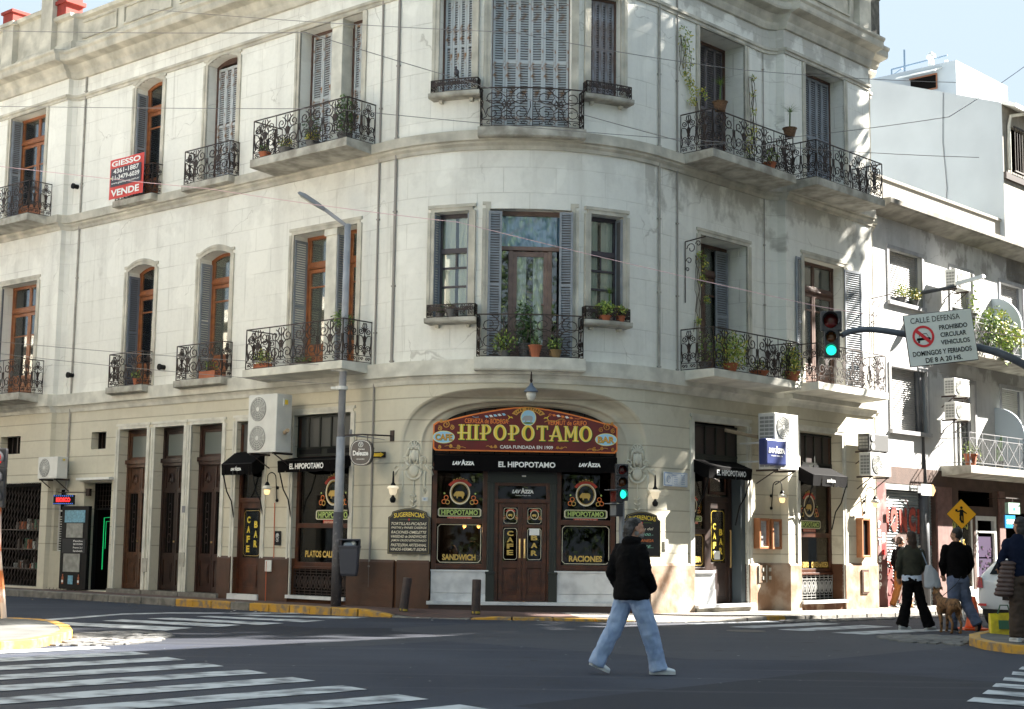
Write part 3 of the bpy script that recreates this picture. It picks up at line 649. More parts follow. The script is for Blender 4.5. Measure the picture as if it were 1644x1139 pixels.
def closed(sc,hw,z0,h,depth,n,shm,arch=0,x0=None,x1=None,sur=True,fold=.08,surx=None,yf=None,red=True):
    M=fr(sc,sec(sc),z0); x0=-hw if x0 is None else x0; x1=hw if x1 is None else x1; b=MB(); y=depth
    b.box(x0,x0+.05,y-.04,y+.06,0,h-arch*.8); b.box(x1-.05,x1,y-.04,y+.06,0,h-arch*.8); b.box(x0+.05,x1-.05,y-.04,y+.06,h-.06-arch*.5,h-arch*.4)
    if arch:
        X=frange(x0,x1,8)
        for p,q in zip(X,X[1:]):
            zp=h-arch*(p/hw)**2; zq=h-arch*(q/hw)**2; b.add([(p,y-.04,zp-.1),(q,y-.04,zq-.1),(q,y-.04,zq),(p,y-.04,zp)],[(0,1,2,3)])
    win=part(b,'window',[M_brown],bld,M,bevel=.006)
    cw=(x1-x0-.1)/n; hh=h-.08-arch*.9; sp=[]
    for k in range(n):
        a=fold*(1 if k%2==0 else -1); sp.append((x0+.05+k*cw+.002,y-.02-(fold*cw if k%2 else 0)*-1+ (0 if k%2==0 else 0),a,cw-.004,.02,hh))
    shutter(win,M,sp,h,shm)
    if sur: surround(win,M,*(surx or (-hw,hw)),0,h,arch,yf=yf)
    return win,M
H2=math.pi/2
# left facade
for z0,curt in ((9.6,0),(5,0)):
    french(-16.65,.85,z0,3.0,.34,shut=[(-.83,.02,H2,.30,0,None),(.86,.02,H2*.98,.30,0,None),(-.80,.03,H2*.93,.27,0,None)] if z0>6 else [(-.83,.02,H2*1.3,.40,0,None),(.86,-.05,-H2*.15,.0001,0,None)][:1]+[(.84,.0,H2*1.0,.32,0,None)],curt=curt,midbar=.55,shm=M_shut if z0>6 else mat('dark_grey_shutter',(.10,.11,.13),.6))
french(-11.615,.535,9.6,3.02,.34,arch=.13,leaves=1,shut=[(-.50,.02,H2,.30,0,2.75)],curt=0)
french(-11.615,.535,5,2.98,.34,arch=.13,leaves=1,shut=[(-.50,.02,H2,.30,0,2.75)],curt=0,shm=mat('slate_shutter',(.13,.15,.19),.6))
closed(-8.77,.55,9.6,3.02,.30,4,M_shutw,arch=.13)
french(-8.77,.55,5,2.98,.34,arch=.13,leaves=1,shut=[(-.52,.02,H2,.30,0,2.75)],curt=1)
def double_left(z0,shutd):
    # two lights either side of a plastered post
    M=fr(-5.05,0,z0); b=MB(); b.box(-.0,.33,.03,.40,0,3.0,0); b.box(-.03,.36,.0,.43,2.86,3.0,0); part(b,'pillar',M_slabw,bld,M)
    if shutd:
        closed(-5.05,1.0,z0,3.0,.36,3,M_shutw,x0=-1.0,x1=-.01); closed(-5.05,1.0,z0,3.0,.36,3,M_shutw,x0=.34,x1=1.0,sur=False)
    else:
        french(-5.05,1.0,z0,3.0,.40,x0=-1.0,x1=-.01,shut=[(-.98,.02,H2,.36,0,2.9)],leaves=1,curt=1,surx=(-1.0,1.0)); french(-5.05,1.0,z0,3.0,.40,x0=.34,x1=1.0,leaves=1,shut=[(.36,.05,H2,.34,0,2.9)],sur=False,curt=1)
double_left(9.6,True); double_left(5,False)
# bay
def bayy(sc): 
    return lambda x:RAD*(1-math.cos(abs(x)/RAD))
closed(0,.82,9.6,3.0,.26,6,M_shutw,yf=bayy(0)); closed(-1.565,.36,10.42,2.13,.22,4,M_shutw); closed(1.575,.35,10.42,2.13,.22,4,mat('weathered_blue_shutter',(.27,.29,.33),.6,c2=(.17,.13,.12),vs=5))
def bay_door():
    M=fr(0.03,0,5); h=3.0; y=.28; b=MB()
    b.box(-.82,-.74,y,y+.1,0,h); b.box(.74,.82,y,y+.1,0,h); b.box(-.74,.74,y,y+.1,h-.09,h); b.box(-.74,.74,y-.02,y+.1,h*.735,h*.735+.08)
    for x in (-.42,.36): b.box(x,x+.09,y,y+.08,0,h*.735)
    b.box(-.33,-.25,y+.01,y+.06,.0,h*.735-.02);b.box(.28,.36,y+.01,y+.06,.0,h*.735-.02);b.box(-.25,.28,y+.01,y+.06,h*.735-.12,h*.735-.02);b.box(-.25,.28,y+.01,y+.06,0,.3)
    b.box(.24,.30,y-.03,y,1.1,1.14)
    win=part(b,'window',[mat('weathered_brown_wood',(.22,.15,.125),.6,c2=(.15,.10,.085),vs=6)],bld,M,bevel=.006)
    b=MB(); b.box(-.74,.74,y+.03,y+.036,h*.735+.08,h-.09); b.box(-.74,-.42,y+.03,y+.036,.1,h*.735); b.box(-.25,.28,y+.03,y+.036,.3,h*.735-.12); b.box(.45,.74,y+.03,y+.036,.1,h*.735)
    part(b,'pane',M_glass,win,M)
    curtain(win,M,-.74,.74,y+.09,h*.74,h-.05,mat('pale_blue_curtain',(.36,.52,.75),.9))
    curtain(win,M,-.27,-.06,y+.09,.2,h*.735); curtain(win,M,.08,.32,y+.09,.2,h*.735)
    shutter(win,M,[(-.84,.04,.05,.27,0,None),(.57,.02,-.1,.27,0,None),(.84,.02,H2*.95,.3,0,None),(-.82,.08,H2,.22,0,None)],h-.05,M_shut)
    surround(win,M,-.82,.82,0,h,0,yf=bayy(0))
bay_door()
for sc in (-1.575,1.625):
    M=fr(sc,0,5.85); h=2.12; y=.24; b=MB(); wd=mat('dark_window_frame',(.06,.05,.06),.5)
    b.box(-.37,-.30,y,y+.08,0,h); b.box(.30,.37,y,y+.08,0,h); b.box(-.3,.3,y,y+.08,h-.08,h); b.box(-.3,.3,y-.03,y+.08,h*.62,h*.62+.1)
    for z in (.0,.16,.62,1.0): b.box(-.3,.3,y+.01,y+.06,z,z+.04)
    b.box(-.01,.02,y+.015,y+.05,1.04,h*.62); b.box(-.01,.02,y+.015,y+.05,.04,.16)
    win=part(b,'window',[wd],bld,M); b=MB(); b.box(-.3,.3,y+.035,y+.04,.04,h-.08); part(b,'pane',M_glass,win,M); curtain(win,M,-.3,.3,y+.07,.02,h-.05,part_gap=.06)
    shutter(win,M,[(-.36,.0,H2*.9,.22,0,None),(.37,.0,H2*1.05,.22,0,None)],h-.04,M_shut); surround(win,M,-.37,.37,0,h)
# right facade
closed(5.3,.85,9.6,3.0,.56,5,M_shutd); closed(8.95,.85,9.6,3.0,.40,6,M_shut)
french(5.325,.875,5,3.0,.56,wood=M_brown,shut=[(.40,.50,-.12,.40,0,2.9)],curt=1)
french(8.825,.87,5,3.0,.30,wood=M_brown,shut=[(-1.25,-.06,.16,.42,0,2.95),(.86,-.04,-.16,.62,0,2.95)],curt=1)
# ---------------------------------------------------------------- ironwork
def spiral(cx,cz,r,a0,turns,d,n=13): return [(cx+r*(1-.82*i/n)*math.cos(a0+d*turns*2*math.pi*i/n),cz+r*(1-.82*i/n)*math.sin(a0+d*turns*2*math.pi*i/n)) for i in range(n+1)]
def scroll_unit(b,u0,wd,h,fn,r=.0115,k=0):
    """one repeat of the scrollwork between two uprights"""
    def add(pts,rr=r): b.tube([fn(u0+p[0]*wd,p[1]) for p in pts],rr,4,cap=False)
    zb,zt=.15,h-.03; H=zt-zb
    for sg in (0,1):
        f=(lambda p:(1-p[0],p[1])) if sg else (lambda p:p)
        ar=wd/ H
        s1=spiral(.24,zb+.22*H,.20,-1.2,1.5,1); s2=spiral(.24,zb+.74*H,.20,1.4,1.5,-1)
        for s_,c in ((s1,zb+.22*H),(s2,zb+.74*H)):
            pts=[f((x,c+(z-c)*wd*.92)) for x,z in s_]; add(pts)
        # S stem joining them
        st=[f((.24+.20*math.cos(-1.2+(t*.2)),zb+.22*H)) for t in (0,)]
        add([f((.42,zb+.30*H)),f((.46,zb+.42*H)),f((.40,zb+.52*H)),f((.30,zb+.60*H)),f((.10,zb+.62*H))])
        add([f((.03,zb+.02*H)),f((.12,zb+.10*H)),f((.04,zb+.42*H)),f((.05,zb+.60*H))])
        add([f(p) for p in [(.5+x*.0+(.09*math.cos(a)-.0),zb+.50*H+.11*H*math.sin(a)) for x,a in [(0,q*.7) for q in range(-2,3)]]])
    add([(.5,zb),(.5,zt)]); add([(.42,zt),(.36,zb+.90*H),(.44,zb+.80*H),(.5,zb+.72*H),(.56,zb+.80*H),(.64,zb+.90*H),(.58,zt)]); add([(.5,zb+.30*H),(.40,zb+.20*H),(.44,zb+.05*H),(.5,zb+.14*H),(.56,zb+.05*H),(.60,zb+.20*H),(.5,zb+.30*H)]); 
    for q in range(6):
        a=q*math.pi/3; add([(.5,zb+.5*H),(.5+.11*math.cos(a),zb+.5*H+.11*wd*math.sin(a))],r*1.4)
    # small running scroll in the base band
    for c in (.17,.34,.66,.83): add([(c+(.085*(1-i/8))*math.cos(i*.9),.085+.045*(1-i/9)*math.sin(i*.9)) for i in range(8)],r*.8)
def panel(b,L,h,fn,unit=.5,flat=False):
    n=max(1,round(L/unit)); wd=L/n; K=max(1,int(L/.3))
    for z,rr in ((h,.016),(.02,.010),(.15,.009)): b.tube([fn(L*i/K,z) for i in range(K+1)],rr,4)
    for i in range(n+1): b.tube([fn(i*wd,0),fn(i*wd,h)],.013 if i in(0,n) else .009,4)
    for i in range(n): scroll_unit(b,i*wd,wd,h,fn)
def balcony(s0,s1,proj,z,h=.86,th=.22,m=M_slab,unit=.80,curved=False,name='balcony'):
    sc=(s0+s1)/2; o=sec(sc)
    if curved:
        M=Matrix.Identity(4); b=MB(); n=14; vs=[]
        for i in range(n+1):
            s=s0+(s1-s0)*i/n; 
            for oo,zz in ((-.05,z-th),(proj-.02,z-th+.02),(proj,z-th+.05),(proj,z),(-.05,z)): p,_=path(s,oo); vs.append((p.x,p.y,zz))
        b.add(vs,[(i*5+j,i*5+(j+1)%5,(i+1)*5+(j+1)%5,(i+1)*5+j)[::-1] for i in range(n) for j in range(5)]+[(0,1,2,3,4),tuple(n*5+j for j in (4,3,2,1,0))])
        bal=part(b,name,m,bld,M); b=MB()
        def fn(u,v): p,_=path(s0+.04+u,proj-.05); return (p.x,p.y,z+v)
        panel(b,s1-s0-.08,h,fn,unit)
        for s in (s0+.04,s1-.04):
            def fn2(u,v,s=s): p,_=path(s,u); return (p.x,p.y,z+v)
            panel(b,proj-.05,h,fn2,.3)
        part(b,'railing',M_iron,bal,M); return bal
    M=fr(s0,o,z); Wd=s1-s0; b=MB()
    b.add([(0,.05,-th),(Wd,.05,-th),(Wd,.05,0),(0,.05,0),(0,-proj,-th*.75),(Wd,-proj,-th*.75),(Wd,-proj,0),(0,-proj,0)],[(0,1,2,3),(4,7,6,5),(0,4,5,1),(3,2,6,7),(0,3,7,4),(1,5,6,2)])
    bal=part(b,name,m,bld,M,bevel=.012); b=MB(); e=.05
    panel(b,Wd-2*e,h,lambda u,v:(e+u,-proj+e,v),unit)
    panel(b,proj-e,h,lambda u,v:(e,-proj+e+u,v),.4); panel(b,proj-e,h,lambda u,v:(Wd-e,-proj+e+u,v),.4)
    part(b,'railing',M_iron,bal,M); return bal
def setlab(o,l): o['label']=l; return o
balcony(-18.6,-15.3,.7,9.6,th=.24); balcony(-18.6,-15.25,.7,5,th=.24)
for z in (9.6,5):
    balcony(-12.5,-10.9,.33,z,h=.74,th=.2,unit=.75) if z>6 else balcony(-12.42,-10.95,.33,z,h=.80,th=.2,unit=.75)
    balcony(-9.75,-8.0,.33,z,h=.80,th=.2,unit=.75)
balcony(-6.62,-3.55,.85,9.6,th=.24); balcony(-6.62,-3.5,.85,5,th=.22,m=M_slabw)
balcony(-1.0,1.04,.30,9.6,h=.80,th=.22,curved=True,m=M_slab); balcony(-1.0,1.06,.30,5,h=.84,th=.28,curved=True,m=M_slabw)
for s0,s1,z in ((-2.03,-.99,10.38),(1.04,2.1,10.38),(-2.02,-.98,5.8),(1.05,2.08,5.8)):
    balcony(s0,s1,.25,z,h=.26,th=.12,curved=True,unit=.34,name='sill_balcony',m=M_slab)
    for s in (s0+.2,s1-.2):
        b=MB(); b.prism([(-.04,0),(.04,0),(.03,-.06),(-.03,-.06)],-.10,.02); part(b,'bracket',M_stone,bld,fr(s,0,z-.12))
balcony(3.72,6.86,.88,9.6,th=.24); balcony(7.2,10.2,.85,9.6,th=.24)
balcony(3.72,6.98,.88,5,th=.22,m=M_slabw); balcony(7.15,10.2,.85,5,th=.22,m=M_slabw)
# ================================================================= GROUND FLOOR
BW=MB  # alias
# plinth pieces
for s0,s1 in ((-8.25,-7.80),(-6.82,-5.88),(-4.07,-2.74),(2.74,4.18),(6.18,7.66),(9.53,11.3)):
    sweep('plinth',[(-.05,-.3),(.05,-.3),(.05,1.0),(.015,1.05),(-.05,1.05)],s0,s1,mat('brown_plinth_paint',(.085,.036,.019),.6,c2=(.06,.028,.016),vs=3,bump=.5,bs=7) if s1<3 else mat('worn_brown_plinth',(.22,.125,.07),.8,c2=(.36,.28,.21),vs=2.4,vpos=(.38,.60),bump=.4,bs=9))
# niche: cove between the arch on the bay and the flat shopfront
NM=Vector((-math.sin(aM),math.cos(aM))); TM=Vector((math.cos(aM),math.sin(aM)))
FO=NM*29.78+TM*1.775; FM=Matrix.Translation((FO.x,FO.y,0))@RotZ(aM)
def niche():
    b=MB(); outer=[];inner=[]
    K=40; z0=-.25
    # parametrise both outlines
    def on(t): # t in 0..1 left to right
        if t<.2: u=t/.2; return -ARC_S,z0+(ARC_Z-z0)*u
        if t>.8: u=(1-t)/.2; return ARC_S,z0+(ARC_Z-z0)*u
        a=math.pi*(1-(t-.2)/.6); c,s=math.cos(a),math.sin(a); e=2/ARC_N
        return ARC_S*math.copysign(abs(c)**e,c),ARC_Z+ARC_H*abs(s)**e
    def inn(t):
        hw=1.84; zs_=3.25; h=.86
        if t<.2: u=t/.2; return -hw,z0+(zs_-z0)*u
        if t>.8: u=(1-t)/.2; return hw,z0+(zs_-z0)*u
        a=math.pi*(1-(t-.2)/.6); c,s=math.cos(a),math.sin(a); e=2/2.7
        return hw*math.copysign(abs(c)**e,c),zs_+h*abs(s)**e
    T=[.2*k/8 for k in range(8)]+[.2+.6*k/48 for k in range(49)]+[.8+.2*k/8 for k in range(1,9)]
    prof=[(0,0),(.06,-.012),(.12,.0),(.16,.012),(.22,.0),(.40,.035),(.55,.03),(.62,.0),(.66,-.02),(.70,.0),(.82,.02),(.88,-.015),(.94,0),(1,0)]
    vs=[];us=[]
    for t in T:
        s,z=on(t); p,_=path(s,0); q=Vector((p.x,p.y,z)); x,zz=inn(t); r=FM@Vector((x,0,zz))
        for k,bul in prof:
            m=q.lerp(r,k); m=m+Vector((NM.x,NM.y,0))*bul*.9; m.z+=bul*(1 if .2<t<.8 else 0); vs.append(m); us.append((s+30,m.z))
    n=len(prof); fs=[(i*n+j,(i+1)*n+j,(i+1)*n+j+1,i*n+j+1) for i in range(len(T)-1) for j in range(n-1)]
    b.add(vs,fs,0,[[us[k] for k in f] for f in fs]); part(b,'niche',[M_gwall],bld,smooth=True)
    # dado of the niche
    for sg in (-1,1):
        b=MB(); p,_=path(sg*(ARC_S-.02),.02); r=FM@Vector((sg*1.86,-.03,0)); q=Vector((p.x,p.y,0)); 
        d=Vector((NM.x,NM.y,0))*-.03; vs=[q+d,r+d]; 
        b.add([(v.x,v.y,z) for z in (-.3,1.0) for v in vs]+[(v.x-d.x*1.5,v.y-d.y*1.5,1.05) for v in vs],[(0,1,3,2),(2,3,5,4)]); part(b,'plinth',MATS['brown_plinth_paint'],bld)
niche()
def fpart(b,name,mats,parent=bld,M=FM,**k): return part(b,name,mats,parent,M,**k)
M_dgreen=mat('dark_green_wood',(.022,.024,.020),.4); M_dglass=M_glassd
# tympanum, frame and shopfront
b=MB(); hw=1.84
b.box(-1.9,1.9,.10,.16,2.7,4.4,0)
for k in range(13): b.box(-1.8+k*.3-.012,-1.8+k*.3+.012,.085,.10,3.0,4.4,1)
fpart(b,'tympanum',[M_dbrown,M_black])
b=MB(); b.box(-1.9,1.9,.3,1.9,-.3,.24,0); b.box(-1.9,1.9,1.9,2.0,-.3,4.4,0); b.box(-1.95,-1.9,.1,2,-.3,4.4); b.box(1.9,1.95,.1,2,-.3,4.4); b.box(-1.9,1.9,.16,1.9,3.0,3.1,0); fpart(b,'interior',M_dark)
b=MB(); b.box(-1.86,1.86,-.12,.3,-.3,.2,0); b.box(-1.9,1.9,-.16,.3,.2,.265,1); fpart(b,'doorstep',[mat('dark_skirting',(.05,.03,.025),.5),M_marble],bevel=.006)
for x0,x1 in ((-1.82,-.70),(.62,1.82)):
    b=MB(); b.box(x0,x1,-.03,.16,.265,.42,0); b.box(x0,x1,-.015,.16,.425,.84,0); b.box(x0-.01,x1+.01,-.03,.16,.84,.875,0); fpart(b,'marble_panel',[M_marble],bevel=.004)
# green posts beside the door
for x in (-.66,.58):
    b=MB(); b.box(x-.07,x+.07,-.02,.14,.265,2.78,0); b.box(x-.05,x-.03,-.03,-.02,.95,2.6,0); b.box(x+.03,x+.05,-.03,-.02,.95,2.6,0); b.box(x-.085,x+.085,-.05,.14,.265,.80,0); b.box(x-.095,x+.095,-.06,.14,.80,.85,0); fpart(b,'door_post',M_dgreen,bevel=.005)
b=MB(); b.box(-.72,.64,-.03,.14,2.62,2.95,0); b.box(-.74,.66,-.05,.14,2.60,2.63,0); b.box(-.05,.03,-.04,-.03,2.72,2.75,1); fpart(b,'door_lintel',[M_dgreen,M_wl])
def logo(b,x,z,w,y,full=True,scale=1):
    """round badge of a golden animal in a ring with scrolls and a name plate; material 0 gold,1 cream,2 green,3 red,4 black, 5 orange"""
    r=w*.21
    def ring(cx,cz,rx,rz,th,m,n=28,yy=0): 
        vs=[]
        for i in range(n):
            a=2*math.pi*i/n
            for k in (1,1-th): vs.append((cx+rx*k*math.cos(a),y+yy,cz+rz*k*math.sin(a)))
        b.add(vs,[(2*i,2*((i+1)%n),2*((i+1)%n)+1,2*i+1) for i in range(n)],m)
    cz=z+r*1.45
    ring(x,cz,r*1.12,r*1.25,.12,1); ring(x,cz,r*.95,r*1.08,.06,0)
    animal(b,x,cz-.02*w,r*1.35,y-.002,0)
    for sg in (-1,1):
        for k,(dx,dz) in enumerate(((1.5,-.5),(1.75,-.95),(1.35,-1.0))): ring(x+sg*r*dx,cz+r*dz,r*.26,r*.26,.3,5 if k<2 else 0,12)
        ring(x+sg*r*1.7,cz-.05*r,r*.1,r*.1,.9,2,8)
    # ribbon over the ring
    vs=[];n=10
    for i in range(n+1):
        a=math.pi*(.80-.6*i/n)
        for rr in (1.22,1.52): vs.append((x+r*rr*math.cos(a)*1.05,y-.001,cz+r*rr*math.sin(a)))
    b.add(vs,[(2*i,2*i+2,2*i+3,2*i+1) for i in range(n)],3)
    for k in range(5): ring(x+r*(k-2)*.33,cz+r*(1.62-.12*abs(k-2)),r*.14,r*.16,.5,0,8)
    if full:
        h=w*.155; zc=z-h*.9
        for (a0,a1,m,yy) in ((1.0,1.0,1,0),(.955,.86,4,-.001),(.94,.80,2,-.0015),(.92,.72,4,-.002)):
            hw_=w*.5*a0; hh=h*.62*a1; c=hh*.35
            b.add([(x-hw_+c,y+yy,zc-hh),(x+hw_-c,y+yy,zc-hh),(x+hw_,y+yy,zc-hh+c),(x+hw_,y+yy,zc+hh-c),(x+hw_-c,y+yy,zc+hh),(x-hw_+c,y+yy,zc+hh),(x-hw_,y+yy,zc+hh-c),(x-hw_,y+yy,zc-hh+c)],[tuple(range(8))],m)
        b.text('HIPOPOTAMO',x,zc,w*.84,h*.78,y-.004,off=.03,m=2)
        b.add([(x-w*.28,y,zc-h*1.15),(x+w*.28,y,zc-h*1.15),(x+w*.28,y,zc-h*.68),(x-w*.28,y,zc-h*.68)],[(0,1,2,3)],3)
        b.text('CASA FUNDADA EN 1909',x,zc-h*.92,w*.50,h*.26,y-.002,off=.01,m=1)
def animal(b,x,z,w,y,m,m2=None):
    """side view of a stout four-legged animal, head to the left"""
    out=[(-.50,-.02),(-.52,-.12),(-.46,-.20),(-.38,-.19),(-.33,-.14),(-.28,-.20),(-.27,-.36),(-.17,-.36),(-.16,-.22),(-.02,-.20),(.10,-.20),(.16,-.24),(.17,-.36),(.27,-.36),(.30,-.22),(.36,-.10),(.37,.06),(.30,.17),(.15,.22),(-.02,.21),(-.16,.22),(-.26,.19),(-.29,.24),(-.33,.18),(-.40,.12)]
    b.add([(x+p*w,y,z+q*w) for p,q in out],[tuple(range(len(out)))],m)
    if m2 is not None:
        b.add([(x+p*w,y-.001,z+q*w) for p,q in ((-.42,-.13),(-.30,-.10),(-.24,-.02),(-.40,-.06))],[(0,1,2,3)],m2)
M_lg=mat('window_gold_leaf',(.55,.37,.09),.5); M_green=mat('lime_letter',(.42,.55,.16),.5); M_or=mat('orange_letter',(.75,.20,.05),.5)
M_sred=mat('red_plate',(.50,.05,.025),.5)
LM=[M_lg,M_cream,M_green,M_sred,M_black,M_or]
def border(b,x0,x1,z0,z1,y,m=0,t=.012,c=.05):
    def ln(p,q):
        d=Vector((q[0]-p[0],q[1]-p[1])).normalized()*t/2; nx,nz=-d.y,d.x
        b.add([(p[0]-nx,y,p[1]-nz),(q[0]-nx,y,q[1]-nz),(q[0]+nx,y,q[1]+nz),(p[0]+nx,y,p[1]+nz)],[(0,1,2,3)],m)
    P=[(x0+c,z0),(x1-c,z0),(x1,z0+c),(x1,z1-c),(x1-c,z1),(x0+c,z1),(x0,z1-c),(x0,z0+c)]
    for i in range(8): ln(P[i],P[(i+1)%8])
def shopwin(x0,x1,label,seat):
    b=MB(); y=.0; f=.09
    for (a,c,z0,z1) in ((x0,x0+f,.875,2.98),(x1-f,x1,.875,2.98),(x0+f,x1-f,.875,.99),(x0+f,x1-f,1.78,1.88),(x0+f,x1-f,2.92,2.98)): b.box(a,c,y,y+.1,z0,z1)
    b.box(x0+f,x1-f,y-.02,y,.90,.94); win=fpart(b,'shop_window',M_mahog,bevel=.006)
    b=MB(); b.box(x0+f,x1-f,y+.05,y+.056,.99,1.78); b.box(x0+f,x1-f,y+.05,y+.056,1.88,2.92); fpart(b,'pane',M_dglass,win)
    b=MB(); xc=(x0+x1)/2; logo(b,xc+.0,2.12,.86,y+.046); border(b,x0+f+.03,x1-f-.03,1.02,1.76,y+.046,1); b.text(label,xc,1.12,.66,.12,y+.045,off=.04,m=0); fpart(b,'lettering',LM,win)
    return win
shopwin(-1.82,-.73,'SANDWICH',1); shopwin(.65,1.82,'RACIONES',1)
# transom over the door
b=MB(); b.box(-.6,-.52,0,.1,2.2,2.62); b.box(.44,.52,0,.1,2.2,2.62); b.box(-.52,.44,0,.1,2.54,2.62); b.box(-.59,.51,-.02,.1,2.2,2.28); tw=fpart(b,'transom_window',M_mahog,bevel=.005)
b=MB(); b.box(-.52,.44,.05,.056,2.28,2.54); fpart(b,'pane',M_dglass,tw)
def coffee_logo(b,x,z,w,y,m,sub_=None,rot=0):
    """bold slanted word with a taller A in the middle"""
    b.text('LAV',x-w*.30,z,w*.40,w*.17,y,off=.06,shear=.25,m=m,space=.9); b.text('A',x-w*.005,z+w*.035,w*.20,w*.25,y,off=.06,m=m); b.text('ZZA',x+w*.27,z,w*.42,w*.17,y,off=.06,shear=.05,m=m,space=.9)
    if sub_: b.text(sub_,x,z-w*.18,w*.7,w*.045,y,off=.01,m=m)
b=MB(); coffee_logo(b,-.02,2.43,.44,.045,0,'TORINO, ITALIA, 1895'); fpart(b,'lettering',M_wl,tw)
# double door
def leaf(x0,x1,word,flip,paper):
    b=MB(); y=.02; st=.085
    for (a,c,z0,z1,yy) in ((x0,x0+st,.28,2.2,0),(x1-st,x1,.28,2.2,0),(x0+st,x1-st,.28,.40,0),(x0+st,x1-st,.92,1.06,0),(x0+st,x1-st,1.72,1.78,0),(x0+st,x1-st,2.12,2.2,0)): b.box(a,c,y,y+.05,z0,z1)
    b.box(x0+st,x1-st,y+.02,y+.04,.40,.92); b.box(x0+st+.04,x1-st-.04,y+.005,y+.02,.45,.87); b.box(x0+st+.08,x1-st-.08,y-.004,y+.006,.50,.82)
    d=fpart(b,'door',M_mahog,bevel=.008)
    b=MB(); b.box(x0+st,x1-st,y+.025,y+.03,1.06,1.72); b.box(x0+st,x1-st,y+.025,y+.03,1.78,2.12); fpart(b,'pane',M_dglass,d)
    b=MB(); xc=(x0+x1)/2; border(b,x0+st+.02,x1-st-.02,1.09,1.70,y+.02,1,.008,.03); border(b,x0+st+.02,x1-st-.02,1.80,2.10,y+.02,1,.008,.03)
    logo(b,xc,1.86,.36,y+.02,False)
    for k,ch in enumerate(word): b.text(ch,xc+(-.0),(1.60 if not paper else 1.52)-.125*k*(1 if not paper else 1.2),.13,.10,y+.018,off=.04,m=0)
    if paper: b.add([(xc-.1,y+.015,1.57),(xc+.1,y+.015,1.57),(xc+.1,y+.015,1.70),(xc-.1,y+.015,1.70)],[(0,1,2,3)],6)
    fpart(b,'lettering',LM+[M_wl],d)
    b=MB(); hx=x1-.045 if not flip else x0+.045; b.tube([(hx,y-.04,1.14),(hx,y-.05,1.2),(hx,y-.05,1.42),(hx,y-.04,1.48)],.014,6); b.box(hx-.02,hx+.02,y-.008,y,1.12,1.5); fpart(b,'handle',mat('brass',(.75,.55,.25),.3,metal=.8),d)
leaf(-.50,-.03,'CAFE',False,False); leaf(-.025,.45,'BAR',True,True)
b=MB(); b.box(-.59,-.51,0,.1,.265,2.2); b.box(.46,.51,0,.1,.265,2.2); fpart(b,'door_frame',M_mahog)
# cartouches on the niche walls
def cartouche(x,z):
    b=MB(); 
    def tb(p,r=.02,n=6): b.tube([(a,.0,c) for a,c in p],r*.9,n)
    # shell
    for k in range(7):
        a=math.pi*(k/6); tb([(0,.98),(.05*math.cos(a),.98+.05*math.sin(a)),(.15*math.cos(a),.98+.15*math.sin(a)+.02)],.024)
    tb([(.17*math.cos(math.pi*k/12),.98+.19*math.sin(math.pi*k/12)) for k in range(13)],.014)
    for sg in (-1,1):
        tb([(sg*(.20+.10*(1-i/12)*math.cos(-.5+i*.62)),.72+.10*(1-i/12)*math.sin(-.5+i*.62)) for i in range(12)],.024)
        tb([(sg*.20,.66),(sg*.12,.58),(sg*.0,.60)],.03); tb([(sg*.16,.80),(sg*.14,.95),(sg*.10,1.02)],.035)
        tb([(sg*.26,.60),(sg*.36,.50),(sg*.42,.46),(sg*.46,.36)],.03); tb([(sg*.30,.55),(sg*.42,.58),(sg*.47,.52)],.02)
        tb([(sg*.28,.46),(sg*.27,.30),(sg*.26,.12),(sg*.29,-.02)],.026); tb([(sg*.26,.12),(sg*.33,.04),(sg*.27,-.06),(sg*.23,.0)],.022)
        tb([(sg*.08,.94),(sg*.09,.74),(sg*.07,.62)],.03)
    tb([(.20*math.cos(math.pi+math.pi*k/10),.46+.20*math.sin(math.pi+math.pi*k/10)) for k in range(11)],.03)
    b.ell((0,-.0,.47),(.13,.03,.15),12); b.ell((0,0,.82),(.09,.035,.14),12); tb([(-.2,.48),(-.1,.58),(0,.60),(.1,.58),(.2,.48)],.025)
    tb([(0,.25),(0,-.36)],.012); 
    for q in (-.12,-.24,-.36): tb([(-.07,q+.02),(0,q-.03),(.07,q+.02)],.018)
    P=FM@Vector((x,0,z)); return part(b,'cartouche',MATS['painted_ground_wall2'],bld,FM@T_(x,.085,z)@RotZ(-.24*(1 if x>0 else -1)*-1)@Matrix.Scale(.85,4),smooth=True)
mat('painted_ground_wall2',(.60,.575,.48),.7)
cartouche(-2.2,2.42); cartouche(2.27,2.42)
